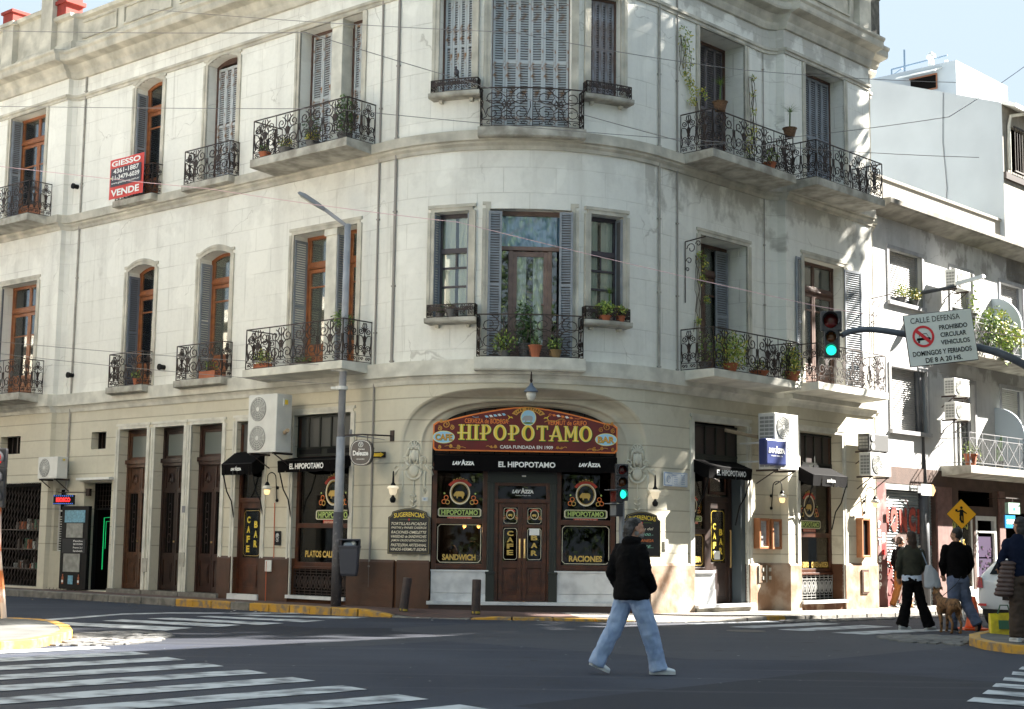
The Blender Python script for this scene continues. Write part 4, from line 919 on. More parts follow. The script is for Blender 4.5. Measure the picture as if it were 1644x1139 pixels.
# ---------------------------------------------------------------- left ground floor: carved doors, cafe side door and window
def carved(sc,hw,h,wood,transom=.8):
    M=fr(sc,0,.22); b=MB(); y=.26; tz=2.95
    b.box(-hw,-hw+.07,y-.03,y+.08,0,h); b.box(hw-.07,hw,y-.03,y+.08,0,h); b.box(-hw+.07,hw-.07,y-.03,y+.08,h-.08,h); b.box(-hw,hw,y-.09,y+.08,tz,tz+.1); b.box(-hw+.03,hw-.03,y-.06,y-.03,tz-.08,tz)
    b.box(-hw+.07,-hw+.14,y,y+.05,tz+.1,h-.08); b.box(hw-.14,hw-.07,y,y+.05,tz+.1,h-.08); b.box(-hw+.14,hw-.14,y,y+.05,tz+.1,tz+.17); b.box(-hw+.14,hw-.14,y,y+.05,h-.16,h-.08)
    win=part(b,'door_frame',wood,bld,M,bevel=.005)
    b=MB(); b.box(-hw+.14,hw-.14,y+.02,y+.026,tz+.17,h-.16); part(b,'pane',mat('dusty_glass',(.13,.15,.14),.35),win,M)
    for sg in (-1,1):
        b=MB(); x0,x1=(-hw+.07,-.005) if sg<0 else (.005,hw-.07); st=.07; 
        for a,c,z0,z1 in ((x0,x0+st,0,tz-.0),(x1-st,x1,0,tz),(x0+st,x1-st,0,.12),(x0+st,x1-st,.70,.86),(x0+st,x1-st,2.25,2.36),(x0+st,x1-st,2.85,2.95)): b.box(a,c,y,y+.06,z0,z1)
        b.box(x0+st,x1-st,y+.025,y+.05,.12,.70); b.box(x0+st+.03,x1-st-.03,y+.005,y+.03,.2,.62); b.box(x0+st+.06,x1-st-.06,y-.008,y+.01,.26,.56)
        b.box(x0+st,x1-st,y+.02,y+.05,2.36,2.85); xc=(x0+x1)/2
        b.tube([(xc+.09*math.cos(math.pi*k/8),y+.0,2.5+.2*math.sin(math.pi*k/8)) for k in range(9)],.018,5); b.ell((xc,y+.01,2.53),(.05,.03,.08),8)
        for z in (.78,2.30): b.box(x0+.01,x1-.01,y-.015,y,z-.02,z+.02)
        d=part(b,'door',wood,bld,M,bevel=.006)
        b=MB(); b.box(x0+st,x1-st,y+.035,y+.04,.86,2.25); part(b,'pane',M_dark,d,M)
        b=MB()
        for k in range(4): b.tube([(x0+st+.02+k*(x1-x0-2*st-.04)/3,y+.02,.88),(x0+st+.02+k*(x1-x0-2*st-.04)/3,y+.02,2.24)],.007,4)
        for z in (1.2,1.55,1.9): b.tube([(xc+.055*math.cos(q*.785),y+.018,z+.11*math.sin(q*.785)) for q in range(9)],.008,4)
        part(b,'grille',M_iron,d,M)
    b=MB(); b.tube([(.03,y-.05,1.1),(.03,y-.05,1.14)],.02,6); part(b,'handle',MATS['brass'],win,M)
    surround(win,M,-hw,hw,0,h,w_=.13)
    b=MB(); b.box(-hw-.12,hw+.12,-.12,.3,-.16,0.0); part(b,'doorstep',M_kerb,bld,M)
carved(-11.65,.55,3.78,mat('mid_brown_door',(.11,.045,.020),.5,c2=(.055,.024,.012),vs=8)); carved(-10.23,.55,3.78,M_dbrown); carved(-8.84,.56,3.78,mat('red_brown_door',(.050,.020,.013),.45,c2=(.028,.012,.009),vs=8))
for s,z0,z1 in ((-10.94,.0,.95),(-9.54,.0,1.1)):
    b=MB(); b.box(-.09,.09,-.05,0,z1-.32,z1); part(b,'meter_box',M_slab,bld,fr(s,0,0))
b=MB(); b.box(-.05,.05,-.05,0,2.0,2.15); part(b,'intercom',M_grey,bld,fr(-9.54,0,0))
def slats_top(M,x0,x1,z0,z1,n,y,par,m,m2):
    b=MB(); b.box(x0,x1,y+.03,y+.05,z0,z1,0)
    for k in range(n+1): x=x0+(x1-x0)*k/n; b.box(x-.02,x+.02,y,y+.03,z0,z1,1)
    b.box(x0,x1,y-.01,y+.03,z0-.05,z0,1); b.box(x0,x1,y-.01,y+.03,z1-.04,z1,1); return part(b,'transom_panel',[m,m2],par,M)
M_tglass=mat('grey_transom_glass',(.10,.10,.095),.4); M_tglass2=mat('brown_transom_board',(.045,.032,.030),.45)
# side door CAFE BAR
M=fr(-7.305,0,.24); b=MB(); hw=.455; y=.12
for a,c,z0,z1 in ((-hw,-hw+.07,0,3.7),(hw-.07,hw,0,3.7),(-hw+.07,hw-.07,1.98,2.08)): b.box(a,c,y-.02,y+.08,z0,z1)
fx=part(b,'door_frame',M_mahog,bld,M,bevel=.005)
b=MB(); b.box(-hw+.07,hw-.07,y+.03,y+.036,2.08,3.0); part(b,'pane',M_dglass,fx,M)
slats_top(M,-hw,hw,3.1,3.74,3,y-.02,bld,M_tglass,M_dgreen)
b=MB(); 
for a,c,z0,z1 in ((-hw+.07,-hw+.17,0,1.98),(hw-.17,hw-.07,0,1.98),(-hw+.17,hw-.17,0,.78),(-hw+.17,hw-.17,1.85,1.98)): b.box(a,c,y,y+.05,z0,z1)
b.box(-.22,.22,y-.01,y,.15,.62); d=part(b,'door',M_mahog,bld,M,bevel=.006)
b=MB(); b.box(-hw+.17,hw-.17,y+.02,y+.026,.78,1.85); part(b,'pane',M_dglass,d,M)
b=MB()
for k,ch in enumerate('CAFE'): b.text(ch,-.12,1.60-.21*k,.11,.15,y+.01,off=.05,m=0)
for k,ch in enumerate('BAR'): b.text(ch,.13,1.50-.21*k,.12,.15,y+.01,off=.05,m=0)
border(b,-.27,.27,.82,1.8,y+.012,1,.008); part(b,'lettering',[mat('yellow_letter',(.75,.55,.05),.5),M_gold],d,M)
surround(fx,M,-hw,hw,0,3.77,w_=.13)
b=MB(); b.box(-hw-.05,hw+.05,-.1,.35,-.2,0.0); part(b,'doorstep',M_marble,bld,M)
def shop_bay(sc,hw,z0,ztop_,words,logox,logow,iron=True,dark=M_tglass,door=None,y=.11):
    M=fr(sc,sec(sc),z0); b=MB(); h=ztop_-z0; zs1=.60
    wz1=2.55
    for a,c,p,q in ((-hw,-hw+.09,zs1,h-.02),(hw-.09,hw,zs1,h-.02),(-hw+.09,hw-.09,zs1,zs1+.09),(-hw+.09,hw-.09,1.40,1.50),(-hw+.09,hw-.09,wz1+.2,wz1+.35)): b.box(a,c,y,y+.09,p,q)
    b.box(-hw,hw,y-.04,y+.09,zs1-.05,zs1); win=part(b,'shop_window',M_mahog,bld,M,bevel=.006)
    b=MB(); b.box(-hw+.09,hw-.09,y+.04,y+.046,zs1+.09,1.40); b.box(-hw+.09,hw-.09,y+.04,y+.046,1.5,wz1+.2); part(b,'pane',M_dglass,win,M)
    slats_top(M,-hw,hw,wz1+.55,h-.02,5,y-.02,bld,dark,M_dgreen)
    b=MB(); b.box(-hw,hw,y-.03,y+.06,wz1+.35,wz1+.55,0); b.box(-hw+.1,-.1,y-.045,y-.03,wz1+.40,wz1+.50,1); b.box(.1,hw-.1,y-.045,y-.03,wz1+.40,wz1+.50,1); part(b,'signboard_panel',[M_dgreen,M_black],bld,M)
    b=MB(); logo(b,logox,1.82,logow,y+.03)
    for t_,x,z,wd,hh in words: b.text(t_,x,z,wd,hh,y+.03,off=.04,m=0)
    part(b,'lettering',LM,win,M); surround(win,M,-hw,hw,0,h,w_=.13)
    b=MB(); b.box(-hw-.03,hw+.03,-.1,.3,-.07,0.0); part(b,'doorstep',M_marble,bld,M)
    b=MB(); b.box(-hw,hw,y+.06,y+.08,0,zs1-.05,1)
    if iron:
        m_=0
        for z in (.04,.10,.46,.52): b.tube([(-hw,y,z),(hw,y,z)],.012,4,m_)
        n=int(2*hw/.17)
        for k in range(n+1):
            x=-hw+2*hw*k/n; b.tube([(x,y,0),(x,y,zs1-.05)],.01,4,m_)
            if k<n:
                xc=x+hw/n; b.tube([(xc+.065*math.cos(q*.785),y,.28+.14*math.sin(q*.785)) for q in range(9)],.014,4,m_); b.tube([(xc-.06,y,.16),(xc+.06,y,.40)],.010,4,m_); b.tube([(xc+.06,y,.16),(xc-.06,y,.40)],.010,4,m_); b.ell((xc,y,.28),(.035,.015,.04),6,m_)
    part(b,'iron_grille',[M_iron if sc<0 else mat('painted_ironwork',(.30,.30,.29),.5),M_dark],bld,M); return win,M
wl,MWl=shop_bay(-4.975,.875,.27,4.05,[('PLATOS CALIENTES',.05,.86,1.25,.14)],.25,1.05)
# small flag inside the window
b=MB(); b.box(-.02,.62,.34,.35,2.15,2.32,0); b.box(-.02,.62,.34,.35,1.86,2.0,0); b.box(-.02,.62,.34,.35,2.0,2.15,1); b.box(-.02,.62,.34,.35,1.86,1.98,0)
b.M=Matrix.Identity(4); part(b,'window_cloth',[mat('sky_blue_cloth',(.22,.42,.55),.9),mat('white_cloth',(.6,.6,.6),.9)],wl,MWl)
shop_bay(8.595,.905,.23,4.0,[('VERMUT DE GRIFO',-.42,.78,.75,.13),('CERVEZA de BODEGA',.43,.78,.72,.13)],.0,.95,dark=M_tglass2,y=.30)
# right side door with side window
M=fr(5.185,0,.2); hw=.965; y=.28
b=MB()
for a,c,z0,z1 in ((-hw,-hw+.06,.72,2.95),(-.20,-.10,.0,2.95),(.68,.78,0,2.95),(-hw+.06,-.20,.68,.76),(-hw+.06,-.20,1.46,1.56),(-.10,.68,2.15,2.25),(-hw+.06,.68,2.88,2.95)): b.box(a,c,y,y+.09,z0,z1)
fx=part(b,'shop_window',M_dbrown,bld,M,bevel=.006)
b=MB(); b.box(-hw+.06,-.20,y+.04,y+.046,.76,1.46); b.box(-hw+.06,-.20,y+.04,y+.046,1.56,2.88); b.box(-.10,.68,y+.04,y+.046,2.25,2.88); part(b,'pane',M_dglass,fx,M)
b=MB(); b.box(-.02,.60,y+.02,y+.04,2.3,2.36,0); b.box(-.02,.02,y+.02,y+.04,2.3,2.85,0);b.box(.56,.60,y+.02,y+.04,2.3,2.85,0);b.box(-.02,.60,y+.02,y+.04,2.8,2.85,0); part(b,'inner_frame',M_mahog,fx,M)
b=MB(); logo(b,-.58,1.86,.62,y+.03); border(b,-hw+.1,-.24,.80,1.43,y+.03,0); b.text('PASTELERIA',-.60,.92,.60,.13,y+.028,off=.05,m=0); part(b,'lettering',LM,fx,M)
b=MB(); b.box(-hw,-.20,-.0,.34,0,.30,0); b.box(-hw,-.20,.02,.34,.305,.64,0); b.box(-hw,-.24,-.03,.34,.64,.69,0); part(b,'marble_panel',M_marble,bld,M,bevel=.006)
b=MB()
for a,c,z0,z1 in ((-.10,.02,0,2.15),(.56,.68,0,2.15),(.02,.56,0,.85),(.02,.56,2.0,2.15)): b.box(a,c,y+.01,y+.06,z0,z1)
b.box(.08,.50,y,y+.01,.15,.70); d=part(b,'door',M_dbrown,bld,M,bevel=.006)
b=MB(); b.box(.02,.56,y+.03,y+.036,.85,2.0); part(b,'pane',M_dglass,d,M)
b=MB()
for k,ch in enumerate('CAFE'): b.text(ch,.17,1.62-.20*k,.11,.14,y+.02,off=.05,m=0)
for k,ch in enumerate('BAR'): b.text(ch,.40,1.50-.20*k,.12,.14,y+.02,off=.05,m=0)
border(b,.06,.52,.9,1.95,y+.022,0,.008); b.add([(.15,y+.015,.92),(.36,y+.015,.92),(.36,y+.015,1.1),(.15,y+.015,1.1)],[(0,1,2,3)],1); part(b,'lettering',[MATS['yellow_letter'],M_wl],d,M)
b=MB(); b.tube([(.64,y-.06,.75),(.64,y-.07,.8),(.64,y-.07,1.5),(.64,y-.06,1.55)],.018,6); part(b,'handle',MATS['brass'],d,M)
slats_top(M,-hw,hw,3.15,3.78,5,y-.02,bld,M_tglass2,M_dgreen)
b=MB(); b.box(-hw,hw,y-.02,y+.06,2.95,3.15); part(b,'signboard_panel',M_dgreen,bld,M)
b=MB(); b.box(.80,.96,.05,.32,0,2.95,0); part(b,'door_post',mat('slate_blue_post',(.06,.075,.085),.4),bld,M)
surround(fx,M,-hw,hw,0,3.8,w_=.15)
b=MB(); b.box(-hw-.06,hw+.08,-.16,.3,-.07,0.0,0); b.box(-hw-.0,hw+.0,-.08,.3,-.3,-.07,1); part(b,'doorstep',[M_marble,M_slab],bld,M,bevel=.006)
# small vents
for s,z0,z1,w_ in ((-16.67,3.52,3.98,.95),(-13.09,3.56,3.98,.62)):
    M=fr(s,sec(s),z0); b=MB(); b.box(-w_/2,w_/2,.22,.25,0,z1-z0,1); 
    for k in range(5): x=-w_/2+w_*k/4; b.box(x-.015,x+.015,.2,.22,0,z1-z0,0)
    part(b,'vent_window',[M_dbrown,M_dark],bld,M)
# kiosk: roller grille over the shop, narrow window, doorway
M=fr(-18.36,.25,.17); b=MB()
for k in range(44): x=-3.2+k*.15; b.tube([(x,.1,0),(x+.0,.1,2.55)],.008,4,0)
for k in range(60): 
    x=-4.6+k*.16; b.tube([(max(-3.2,x),.09,max(0,(-3.2-x)*1.3)),(min(3.2,x+1.96),.09,2.55 if x+1.96<3.2 else (3.2-x)*1.3)],.006,4,0)
b.box(-3.24,3.24,.0,.2,2.5,2.6,1)
gr=part(b,'security_grille',[M_iron,M_dark],bld,M)
b=MB()
for z in (.4,.9,1.4): b.box(-3.1,3.1,.6,1.0,z,z+.03,0)
for k in range(70): 
    x=random.uniform(1.0,3.0); z=random.choice((.43,.93,1.43)); hh=random.uniform(.1,.3); b.box(x,x+random.uniform(.05,.12),.62,.72,z,z+hh,random.choice((1,2,3,4)))
part(b,'shop_shelf',[M_dbrown,M_pot,mat('packet_green',(.04,.12,.07)),mat('packet_white',(.35,.35,.33)),M_dbrown],bld,M)
M=fr(-14.585,0,1.06); b=MB(); b.box(-.165,.165,.08,.1,0,1.56,1)
for a,c,z0,z1 in ((-.165,-.135,0,1.56),(.135,.165,0,1.56),(-.135,.135,0,.03),(-.135,.135,1.53,1.56),(-.135,.135,.98,1.02)): b.box(a,c,.05,.08,z0,z1,0)
for k in range(14): b.box(-.135,.135,.055,.075,.06+k*.06,.08+k*.06,0)
b.lathe([(.13,0),(.13,.02),(.0,.02)],(0,.04,1.27),14,2,'y'); part(b,'fan_window',[M_white,M_dark,M_black],bld,M)
M=fr(-13.02,0,.14); hw=.57; b=MB()
for a,c,z0,z1 in ((-hw,-hw+.06,0,2.6),(hw-.06,hw,0,2.6),(-hw+.06,hw-.06,1.95,2.0)): b.box(a,c,.3,.38,z0,z1)
fx=part(b,'door_frame',M_black,bld,M)
b=MB()
for k in range(9): b.tube([(-hw+.06+k*.125,.33,2.0),(-hw+.06+k*.125,.33,2.58)],.007,4)
for k in range(5): b.tube([(-hw+.06,.33,2.05+k*.12),(hw-.06,.33,2.05+k*.12)],.005,4)
part(b,'grille',M_iron,fx,M)
mled=mat('green_led_tube',(.0,.5,.15),.4,emit=(.02,.9,.25),es=.05)
b=MB(); b.tube([(-.12,.30,.5),(-.12,.30,1.75),(.42,.30,1.78)],.012,6); b.tube([(-.06,.32,1.0),(-.06,.32,1.66),(.44,.32,1.68)],.008,6); part(b,'led_strip',mled,fx,M)
b=MB(); b.box(-.02,.38,.5,.9,0,1.6,0); b.box(0.02,.34,.49,.5,.2,1.5,1)
for z in (.35,.6,.85,1.1,1.35): 
    for k in range(5): b.box(.04+k*.06,.08+k*.06,.47,.49,z,z+.14,2+(k+int(z*10))%2)
part(b,'drinks_fridge',[M_white,M_dark,MATS['packet_green'],M_pot],bld,M)
b=MB(); b.box(-.7,.7,-.18,-.02,2.66,2.72); part(b,'door_hood',M_white,bld,M)
# ventilation stubs on the wall
for s,z in ((-14.55,10.33),(-14.35,5.45),(-10.55,5.4)):
    b=MB(); b.lathe([(.0,-.16),(.06,-.16),(.06,.0)],(0,0,z),12,0,'y'); b.lathe([(.075,-.16),(.075,-.12)],(0,0,z),12,0,'y'); part(b,'vent_pipe',M_black,bld,fr(s,sec(s)),smooth=False)
b=MB(); b.box(-.1,.42,-.02,.0,0,.37,0)
for x in (.05,.30):
    for z in (.06,.24): b.box(x-.04,x+.04,-.035,-.02,z,z+.08,1)
b.box(-.12,-.1,-.03,0,0,.37,1); b.box(.16,.18,-.03,-.02,0,.37,1); part(b,'meter_cabinet',[mat('rust_brown_metal',(.18,.11,.06),.7,var=.4),M_slab],bld,fr(6.6,0.05,.63))
b=MB(); b.box(0,.3,-.03,0,0,.55,0); b.box(.04,.27,-.04,-.03,.04,.5,1); part(b,'meter_cabinet',[M_brown,mat('worn_brown_plinth',(0,0,0))],bld,fr(10.2,sec(10.2)+.05,.35))
# ================================================================= OTHER BUILDINGS
def flatwall(b,M,x0,x1,z0,z1,ops,depth=.2,m=0,md=1,room=.6):
    """plane wall in a local frame (x along, y inward) with recessed openings"""
    o=b.M; b.M=o@M; X=sorted({x0,x1}|{q for p in ops for q in p[:2]}); Z=sorted({z0,z1}|{q for p in ops for q in p[2:4]})
    for a,c in zip(X,X[1:]):
        for e,g in zip(Z,Z[1:]):
            xm,zm=(a+c)/2,(e+g)/2
            if any(p[0]<xm<p[1] and p[2]<zm<p[3] for p in ops): continue
            b.add([(a,0,e),(c,0,e),(c,0,g),(a,0,g)],[(0,1,2,3)],m,[[(a,e),(c,e),(c,g),(a,g)]])
    for p in ops:
        a,c,e,g=p[:4]; d=p[4] if len(p)>4 else depth
        b.add([(a,0,e),(c,0,e),(c,0,g),(a,0,g),(a,d,e),(c,d,e),(c,d,g),(a,d,g)],[(0,4,5,1),(1,5,6,2),(2,6,7,3),(3,7,4,0)],m,[[(0,0)]*4]*4)
        r=d+room; b.add([(a,d,e),(c,d,e),(c,d,g),(a,d,g),(a,r,e),(c,r,e),(c,r,g),(a,r,g)],[(0,4,5,1),(1,5,6,2),(2,6,7,3),(3,7,4,0),(4,7,6,5)],md)
    b.M=o
def roller(par,M,x0,x1,z0,z1,y=.14,drop=1.0,m=None):
    b=MB(); m=m or mat('roller_shutter',(.33,.32,.31),.6,var=.25,vs=2)
    zb=z1-(z1-z0)*drop; n=int((z1-zb)/.055)
    vs=[]
    for i in range(n*2+1):
        z=z1-(z1-zb)*i/(2*n); yy=y+(.0 if i%2 else .018); vs+=[(x0,yy,z),(x1,yy,z)]
    b.add(vs,[(2*i,2*i+1,2*i+3,2*i+2) for i in range(2*n)],0)
    b.box(x0,x0+.05,y-.03,y+.05,z0,z1,1); b.box(x1-.05,x1,y-.03,y+.05,z0,z1,1); b.box(x0,x1,y-.02,y+.03,zb-.05,zb,1)
    w_=part(b,'window',[m,M_grey],par,M)
    if drop<1: b=MB(); b.box(x0+.05,x1-.05,y+.03,y+.036,z0,zb); part(b,'pane',M_glass,w_,M); b=MB(); b.box((x0+x1)/2-.02,(x0+x1)/2+.02,y,y+.03,z0,zb); part(b,'frame',M_white,w_,M)
    b=MB(); f=.10
    for a,c,e,g in ((x0-f,x0,z0,z1+f),(x1,x1+f,z0,z1+f),(x0,x1,z1,z1+f)): b.box(a,c,-.03,.02,e,g)
    b.box(x0-f,x1+f,-.09,.02,z0-.1,z0); part(b,'surround',MATS['nb_trim'],w_,M); return w_
mat('nb_trim',(.36,.36,.37),.85,var=.3,vs=3)
M_nb=facade_mat('weathered_apartment_stucco',(.50,.50,.50),(.20,.19,.18),(.30,.30,.29),rows=6,brick=12,stainamt=.55,zst=(9.75,6.4))
M_nbg=mat('brown_render',(.105,.06,.045),.85,var=.4,vs=2.5,bump=.3)
NB=thing('apartment_building','weathered grey apartment block with roller shutters and planted balconies, right of the corner building','building',fr(11.6,0,0),)
S_=11.6; M=fr(S_,0,0)
def X(s): return s-S_
b=MB(); opsu=[(X(12.45),X(14.15),7.6,8.93),(X(15.75),X(17.0),6.6,8.9),(X(18.7),X(20.15),6.6,8.92),(X(12.45),X(14.3),4.35,5.93),(X(15.85),X(16.95),3.55,5.85),(X(18.6),X(20.0),3.55,5.9),(X(22.5),X(24),6.6,8.9),(X(22.5),X(24),3.55,5.9)]
flatwall(b,M,-.05,28,3.4,10.2,opsu,.22,0,2)
opsg=[(X(11.98),X(14.6),-.3,2.85,.12),(X(15.5),X(16.72),.35,2.35,.15),(X(16.85),X(18.15),-.3,2.3,.15),(X(18.6),X(22.0),-.3,2.45,.3),(X(15.9),X(17.9),2.55,2.95,.1)]
flatwall(b,M,-.05,28,-.8,3.4,opsg,.15,1,2,room=1.5)
b.M=M; b.add([(-.05,0,10.2),(28,0,10.2),(28,9,10.2),(-.05,9,10.2)],[(0,1,2,3)],0,[[(0,0),(5,0),(5,5),(0,5)]]); b.add([(28,0,-1),(28,9,-1),(28,9,10.2),(28,0,10.2)],[(0,1,2,3)],0,[[(0,0),(5,0),(5,5),(0,5)]]); b.add([(-.05,0.6,9.9),(-.05,9,9.9),(-.05,9,10.2),(-.05,0.6,10.2)],[(0,1,2,3)],0,[[(0,0),(5,0),(5,5),(0,5)]]); b.M=Matrix.Identity(4)
part(b,'facade_wall',[M_nb,M_nbg,M_dark],NB)
b=MB(); b.M=M; b.add([(x,y,z) for x in(-.05,28) for y,z in((-.0,9.68),(-.12,9.72),(-.3,9.78),(-.55,9.84),(-.6,9.88),(-.6,10.0),(-.1,10.04),(0,10.1))],[tuple(range(7,-1,-1)),tuple(range(8,16))]+[(i,8+i,8+(i+1)%8,(i+1)%8) for i in range(8)][::1]); b.M=Matrix.Identity(4); part(b,'cornice',mat('sooty_cornice',(.24,.225,.195),.9,c2=(.14,.13,.11),vs=2.5,vpos=(.35,.6)),NB)
b=MB(); b.box(-.05,28,.15,.35,10.2,10.75,0); b.box(-.05,28,.1,.4,10.75,10.82,0); part(b,'parapet',MATS['sooty_cornice'] if 0 else mat('pale_parapet',(.30,.285,.25),.9,c2=(.3,.28,.25),vs=2),NB,M)
b=MB(); b.box(-.05,28,-.03,0,3.0,3.42); part(b,'fascia',M_nbg,NB,M)
roller(NB,M,X(12.45),X(14.15),7.6,8.93,drop=.9); roller(NB,M,X(15.75),X(17.0),6.6,8.9,drop=.42); roller(NB,M,X(18.7),X(20.15),6.6,8.92,drop=.9)
roller(NB,M,X(12.45),X(14.3),4.35,5.93,drop=1); roller(NB,M,X(15.85),X(16.95),3.55,5.85,drop=.42); roller(NB,M,X(18.6),X(20.0),3.55,5.9,drop=.9,m=mat('white_roller',(.5,.5,.48),.6)); roller(NB,M,X(22.5),X(24),6.6,8.9,drop=.8);roller(NB,M,X(22.5),X(24),3.55,5.9,drop=.7)
def xrail(s0,s1,z,proj,h=.85):
    M2=fr(s0,0,z); w_=s1-s0; b=MB(); b.add([(0,.05,-.28),(w_,.05,-.28),(w_,.05,0),(0,.05,0),(0,-proj,-.2),(w_,-proj,-.2),(w_,-proj,0),(0,-proj,0)],[(0,1,2,3),(4,7,6,5),(0,4,5,1),(3,2,6,7),(0,3,7,4),(1,5,6,2)])
    bal=part(b,'balcony',M_slab,NB,M2,bevel=.01); b=MB()
    def seg(p,q): b.tube([p,q],.014,4)
    for z_ in (.08,h-.14,h): seg((.04,-proj+.04,z_),(w_-.04,-proj+.04,z_)); seg((.04,-proj+.04,z_),(.04,0,z_)); seg((w_-.04,-proj+.04,z_),(w_-.04,0,z_))
    n=max(1,round(w_/.75))
    for k in range(n+1):
        x=.04+(w_-.08)*k/n; seg((x,-proj+.04,0),(x,-proj+.04,h))
        if k<n:
            x2=.04+(w_-.08)*(k+1)/n; seg((x,-proj+.04,.08),(x2,-proj+.04,h-.14)); seg((x2,-proj+.04,.08),(x,-proj+.04,h-.14)); 
            for q in range(1,8): xx=x+(x2-x)*q/8; b.tube([(xx,-proj+.04,.08),(xx,-proj+.04,h-.14)],.006,4)
    for q in range(7):
        t=.1+q*.11; b.tube([(.04,-proj+.04+t,.08),(.04,-proj+.04+t,h-.14)],.006,4)
    part(b,'railing',mat('grey_railing_metal',(.20,.20,.21),.5),bal,M2)
xrail(15.45,21.5,6.62,.85); xrail(14.95,21.5,3.55,.85)
b=MB(); n=10; pts=[(0,0),(0,1.75)]+[(-.85*math.sin(math.pi/2*k/n),.9+.85*math.cos(math.pi/2*k/n)) for k in range(1,n+1)]+[(-.85,0)]
b.add([(-.04,y,z) for y,z in pts]+[(.04,y,z) for y,z in pts],[tuple(range(len(pts))),tuple(range(2*len(pts)-1,len(pts)-1,-1))]+[(i,(i+1)%len(pts),(i+1)%len(pts)+len(pts),i+len(pts)) for i in range(len(pts))])
for z in (6.62,3.55): part(b,'balcony_divider',mat('pale_blue_paint',(.36,.42,.48),.7),NB,fr(18.2,0,z))
# ground floor of the block: rolled-down shutter with graffiti, shop window, door
M2=fr(13.29,0,0); gs=None
b=MB(); vs=[]; n=40
for i in range(2*n+1): z=-.15+3.0*i/(2*n); yy=.1+(.0 if i%2 else .02); vs+=[(-1.31,yy,z),(1.31,yy,z)]
b.add(vs,[(2*i,2*i+1,2*i+3,2*i+2) for i in range(2*n)],0)
gs=part(b,'roller_shutter',[mat('grey_blue_roller',(.26,.30,.31),.6,var=.3,vs=2)],NB,M2)
b=MB(); gm=[mat('graffiti_red',(.36,.05,.03),.6),mat('graffiti_brown',(.10,.06,.05),.7),mat('graffiti_white',(.5,.48,.45),.7),mat('graffiti_maroon',(.16,.03,.03),.7)]
for k,ch in enumerate('MONCE'): b.text(ch,-1.08+k*.45,2.1+random.uniform(-.05,.05),.36,.62,.085,off=.10,m=3,rot=random.uniform(-.1,.1)); b.text(ch,-1.08+k*.45,2.1,.36,.60,.083,off=.05,m=0,rot=random.uniform(-.1,.1))
# cloaked figure, hat, face and hand
b.add([(x,.084,z) for x,z in ((-.75,1.66),(-.2,1.85),(.25,1.62),(.1,1.56),(.35,1.2),(.45,.6),(.3,.1),(-.1,-.05),(-.5,.1),(-.65,.6),(-.62,1.2),(-.45,1.5))],[tuple(range(12))],1)
b.add([(-.12+.22*math.cos(q*.6),.082,1.22+.25*math.sin(q*.6)) for q in range(11)],[tuple(range(11))],2)
b.add([(x,.080,z) for x,z in ((-.2,1.15),(-.1,1.05),(.02,1.15),(-.02,1.0),(-.18,1.0))],[(0,1,2,3,4)],1)
for i,(cx,cz,r) in enumerate(((.55,.5,.28),(.75,.95,.22),(-.9,.45,.22),(.1,.35,.25),(.85,.3,.2),(-1.0,.9,.18),(.6,1.3,.16),(1.0,1.5,.2))):
    pts=[(cx+r*math.cos(q*.7)*(1-q*.05),.08,cz+r*1.2*math.sin(q*.7)*(1-q*.05)) for q in range(10)]; b.tube(pts,.026,4,random.choice((0,2,3)))
for _ in range(26):
    x=random.uniform(-1.2,1.2); z=random.uniform(.0,2.7); b.tube([(x,.081,z),(x+random.uniform(-.2,.2),.081,z+random.uniform(-.3,.3)),(x+random.uniform(-.3,.3),.081,z+random.uniform(-.3,.3))],.010,4,random.choice((1,2,3,0)))
b.add([(x,.079,z) for x,z in ((-1.3,-.1),(-.85,-.1),(-.75,.9),(-1.25,.95))],[(0,1,2,3)],3)
part(b,'graffiti',gm,gs,M2)
b=MB(); b.box(-1.37,1.37,-.02,.1,2.85,3.05,0); part(b,'signboard_panel',mat('blank_pale_sign',(.55,.56,.54),.7,var=.3),NB,M2)
b=MB(); b.box(-.02,.52,-.06,0,-.3,3.0,0); pl=part(b,'pillar',mat('maroon_pillar',(.125,.045,.04),.6,c2=(.26,.20,.19),vs=3,vpos=(.3,.5)),NB,fr(11.5,0,0))
b=MB()
for k,ch in enumerate('PET SHOP'): b.text(ch,.15,1.98-.21*k,.13,.16,-.075,off=.05,m=0)
b.box(.28,.42,-.066,-.062,1.55,1.78,0); b.box(.27,.43,-.064,-.061,1.25,1.5,1); part(b,'lettering',[M_wl,M_red],pl,fr(11.5,0,0))
for s0,s1 in ((14.65,15.45),(18.2,18.55)):
    b=MB(); b.box(0,s1-s0,-.05,0,-.5,3.0); part(b,'pillar',mat('dusty_pink_pillar',(.20,.105,.09),.8,var=.4),NB,fr(s0,0,0))
M2=fr(15.5,0,0); b=MB()
for a,c,z0,z1 in ((0,.06,.35,2.35),(1.16,1.22,.35,2.35),(.06,1.16,.35,.42),(.06,1.16,2.28,2.35),(.06,1.16,.95,.98)): b.box(a,c,.02,.1,z0,z1,0)
b.box(.0,1.22,-.04,.1,-.3,.35,0)
for k in range(3): b.box(.1+k*.38,.38+k*.38,-.05,-.04,-.15,.28,1)
sw=part(b,'shop_window',[M_white,M_slab],NB,M2)
b=MB(); b.box(.06,1.16,.05,.055,.42,2.28); part(b,'pane',M_dglass,sw,M2)
b=MB(); b.text('KINIARCO',.55,2.0,.9,.22,.045,off=.05,m=0,arch=.12); b.text('FIBER',.6,1.55,.5,.18,.045,off=.05,m=1,rot=.2); part(b,'lettering',[mat('yellow_green_letter',(.45,.45,.1),.6),M_gold],sw,M2)
b=MB()
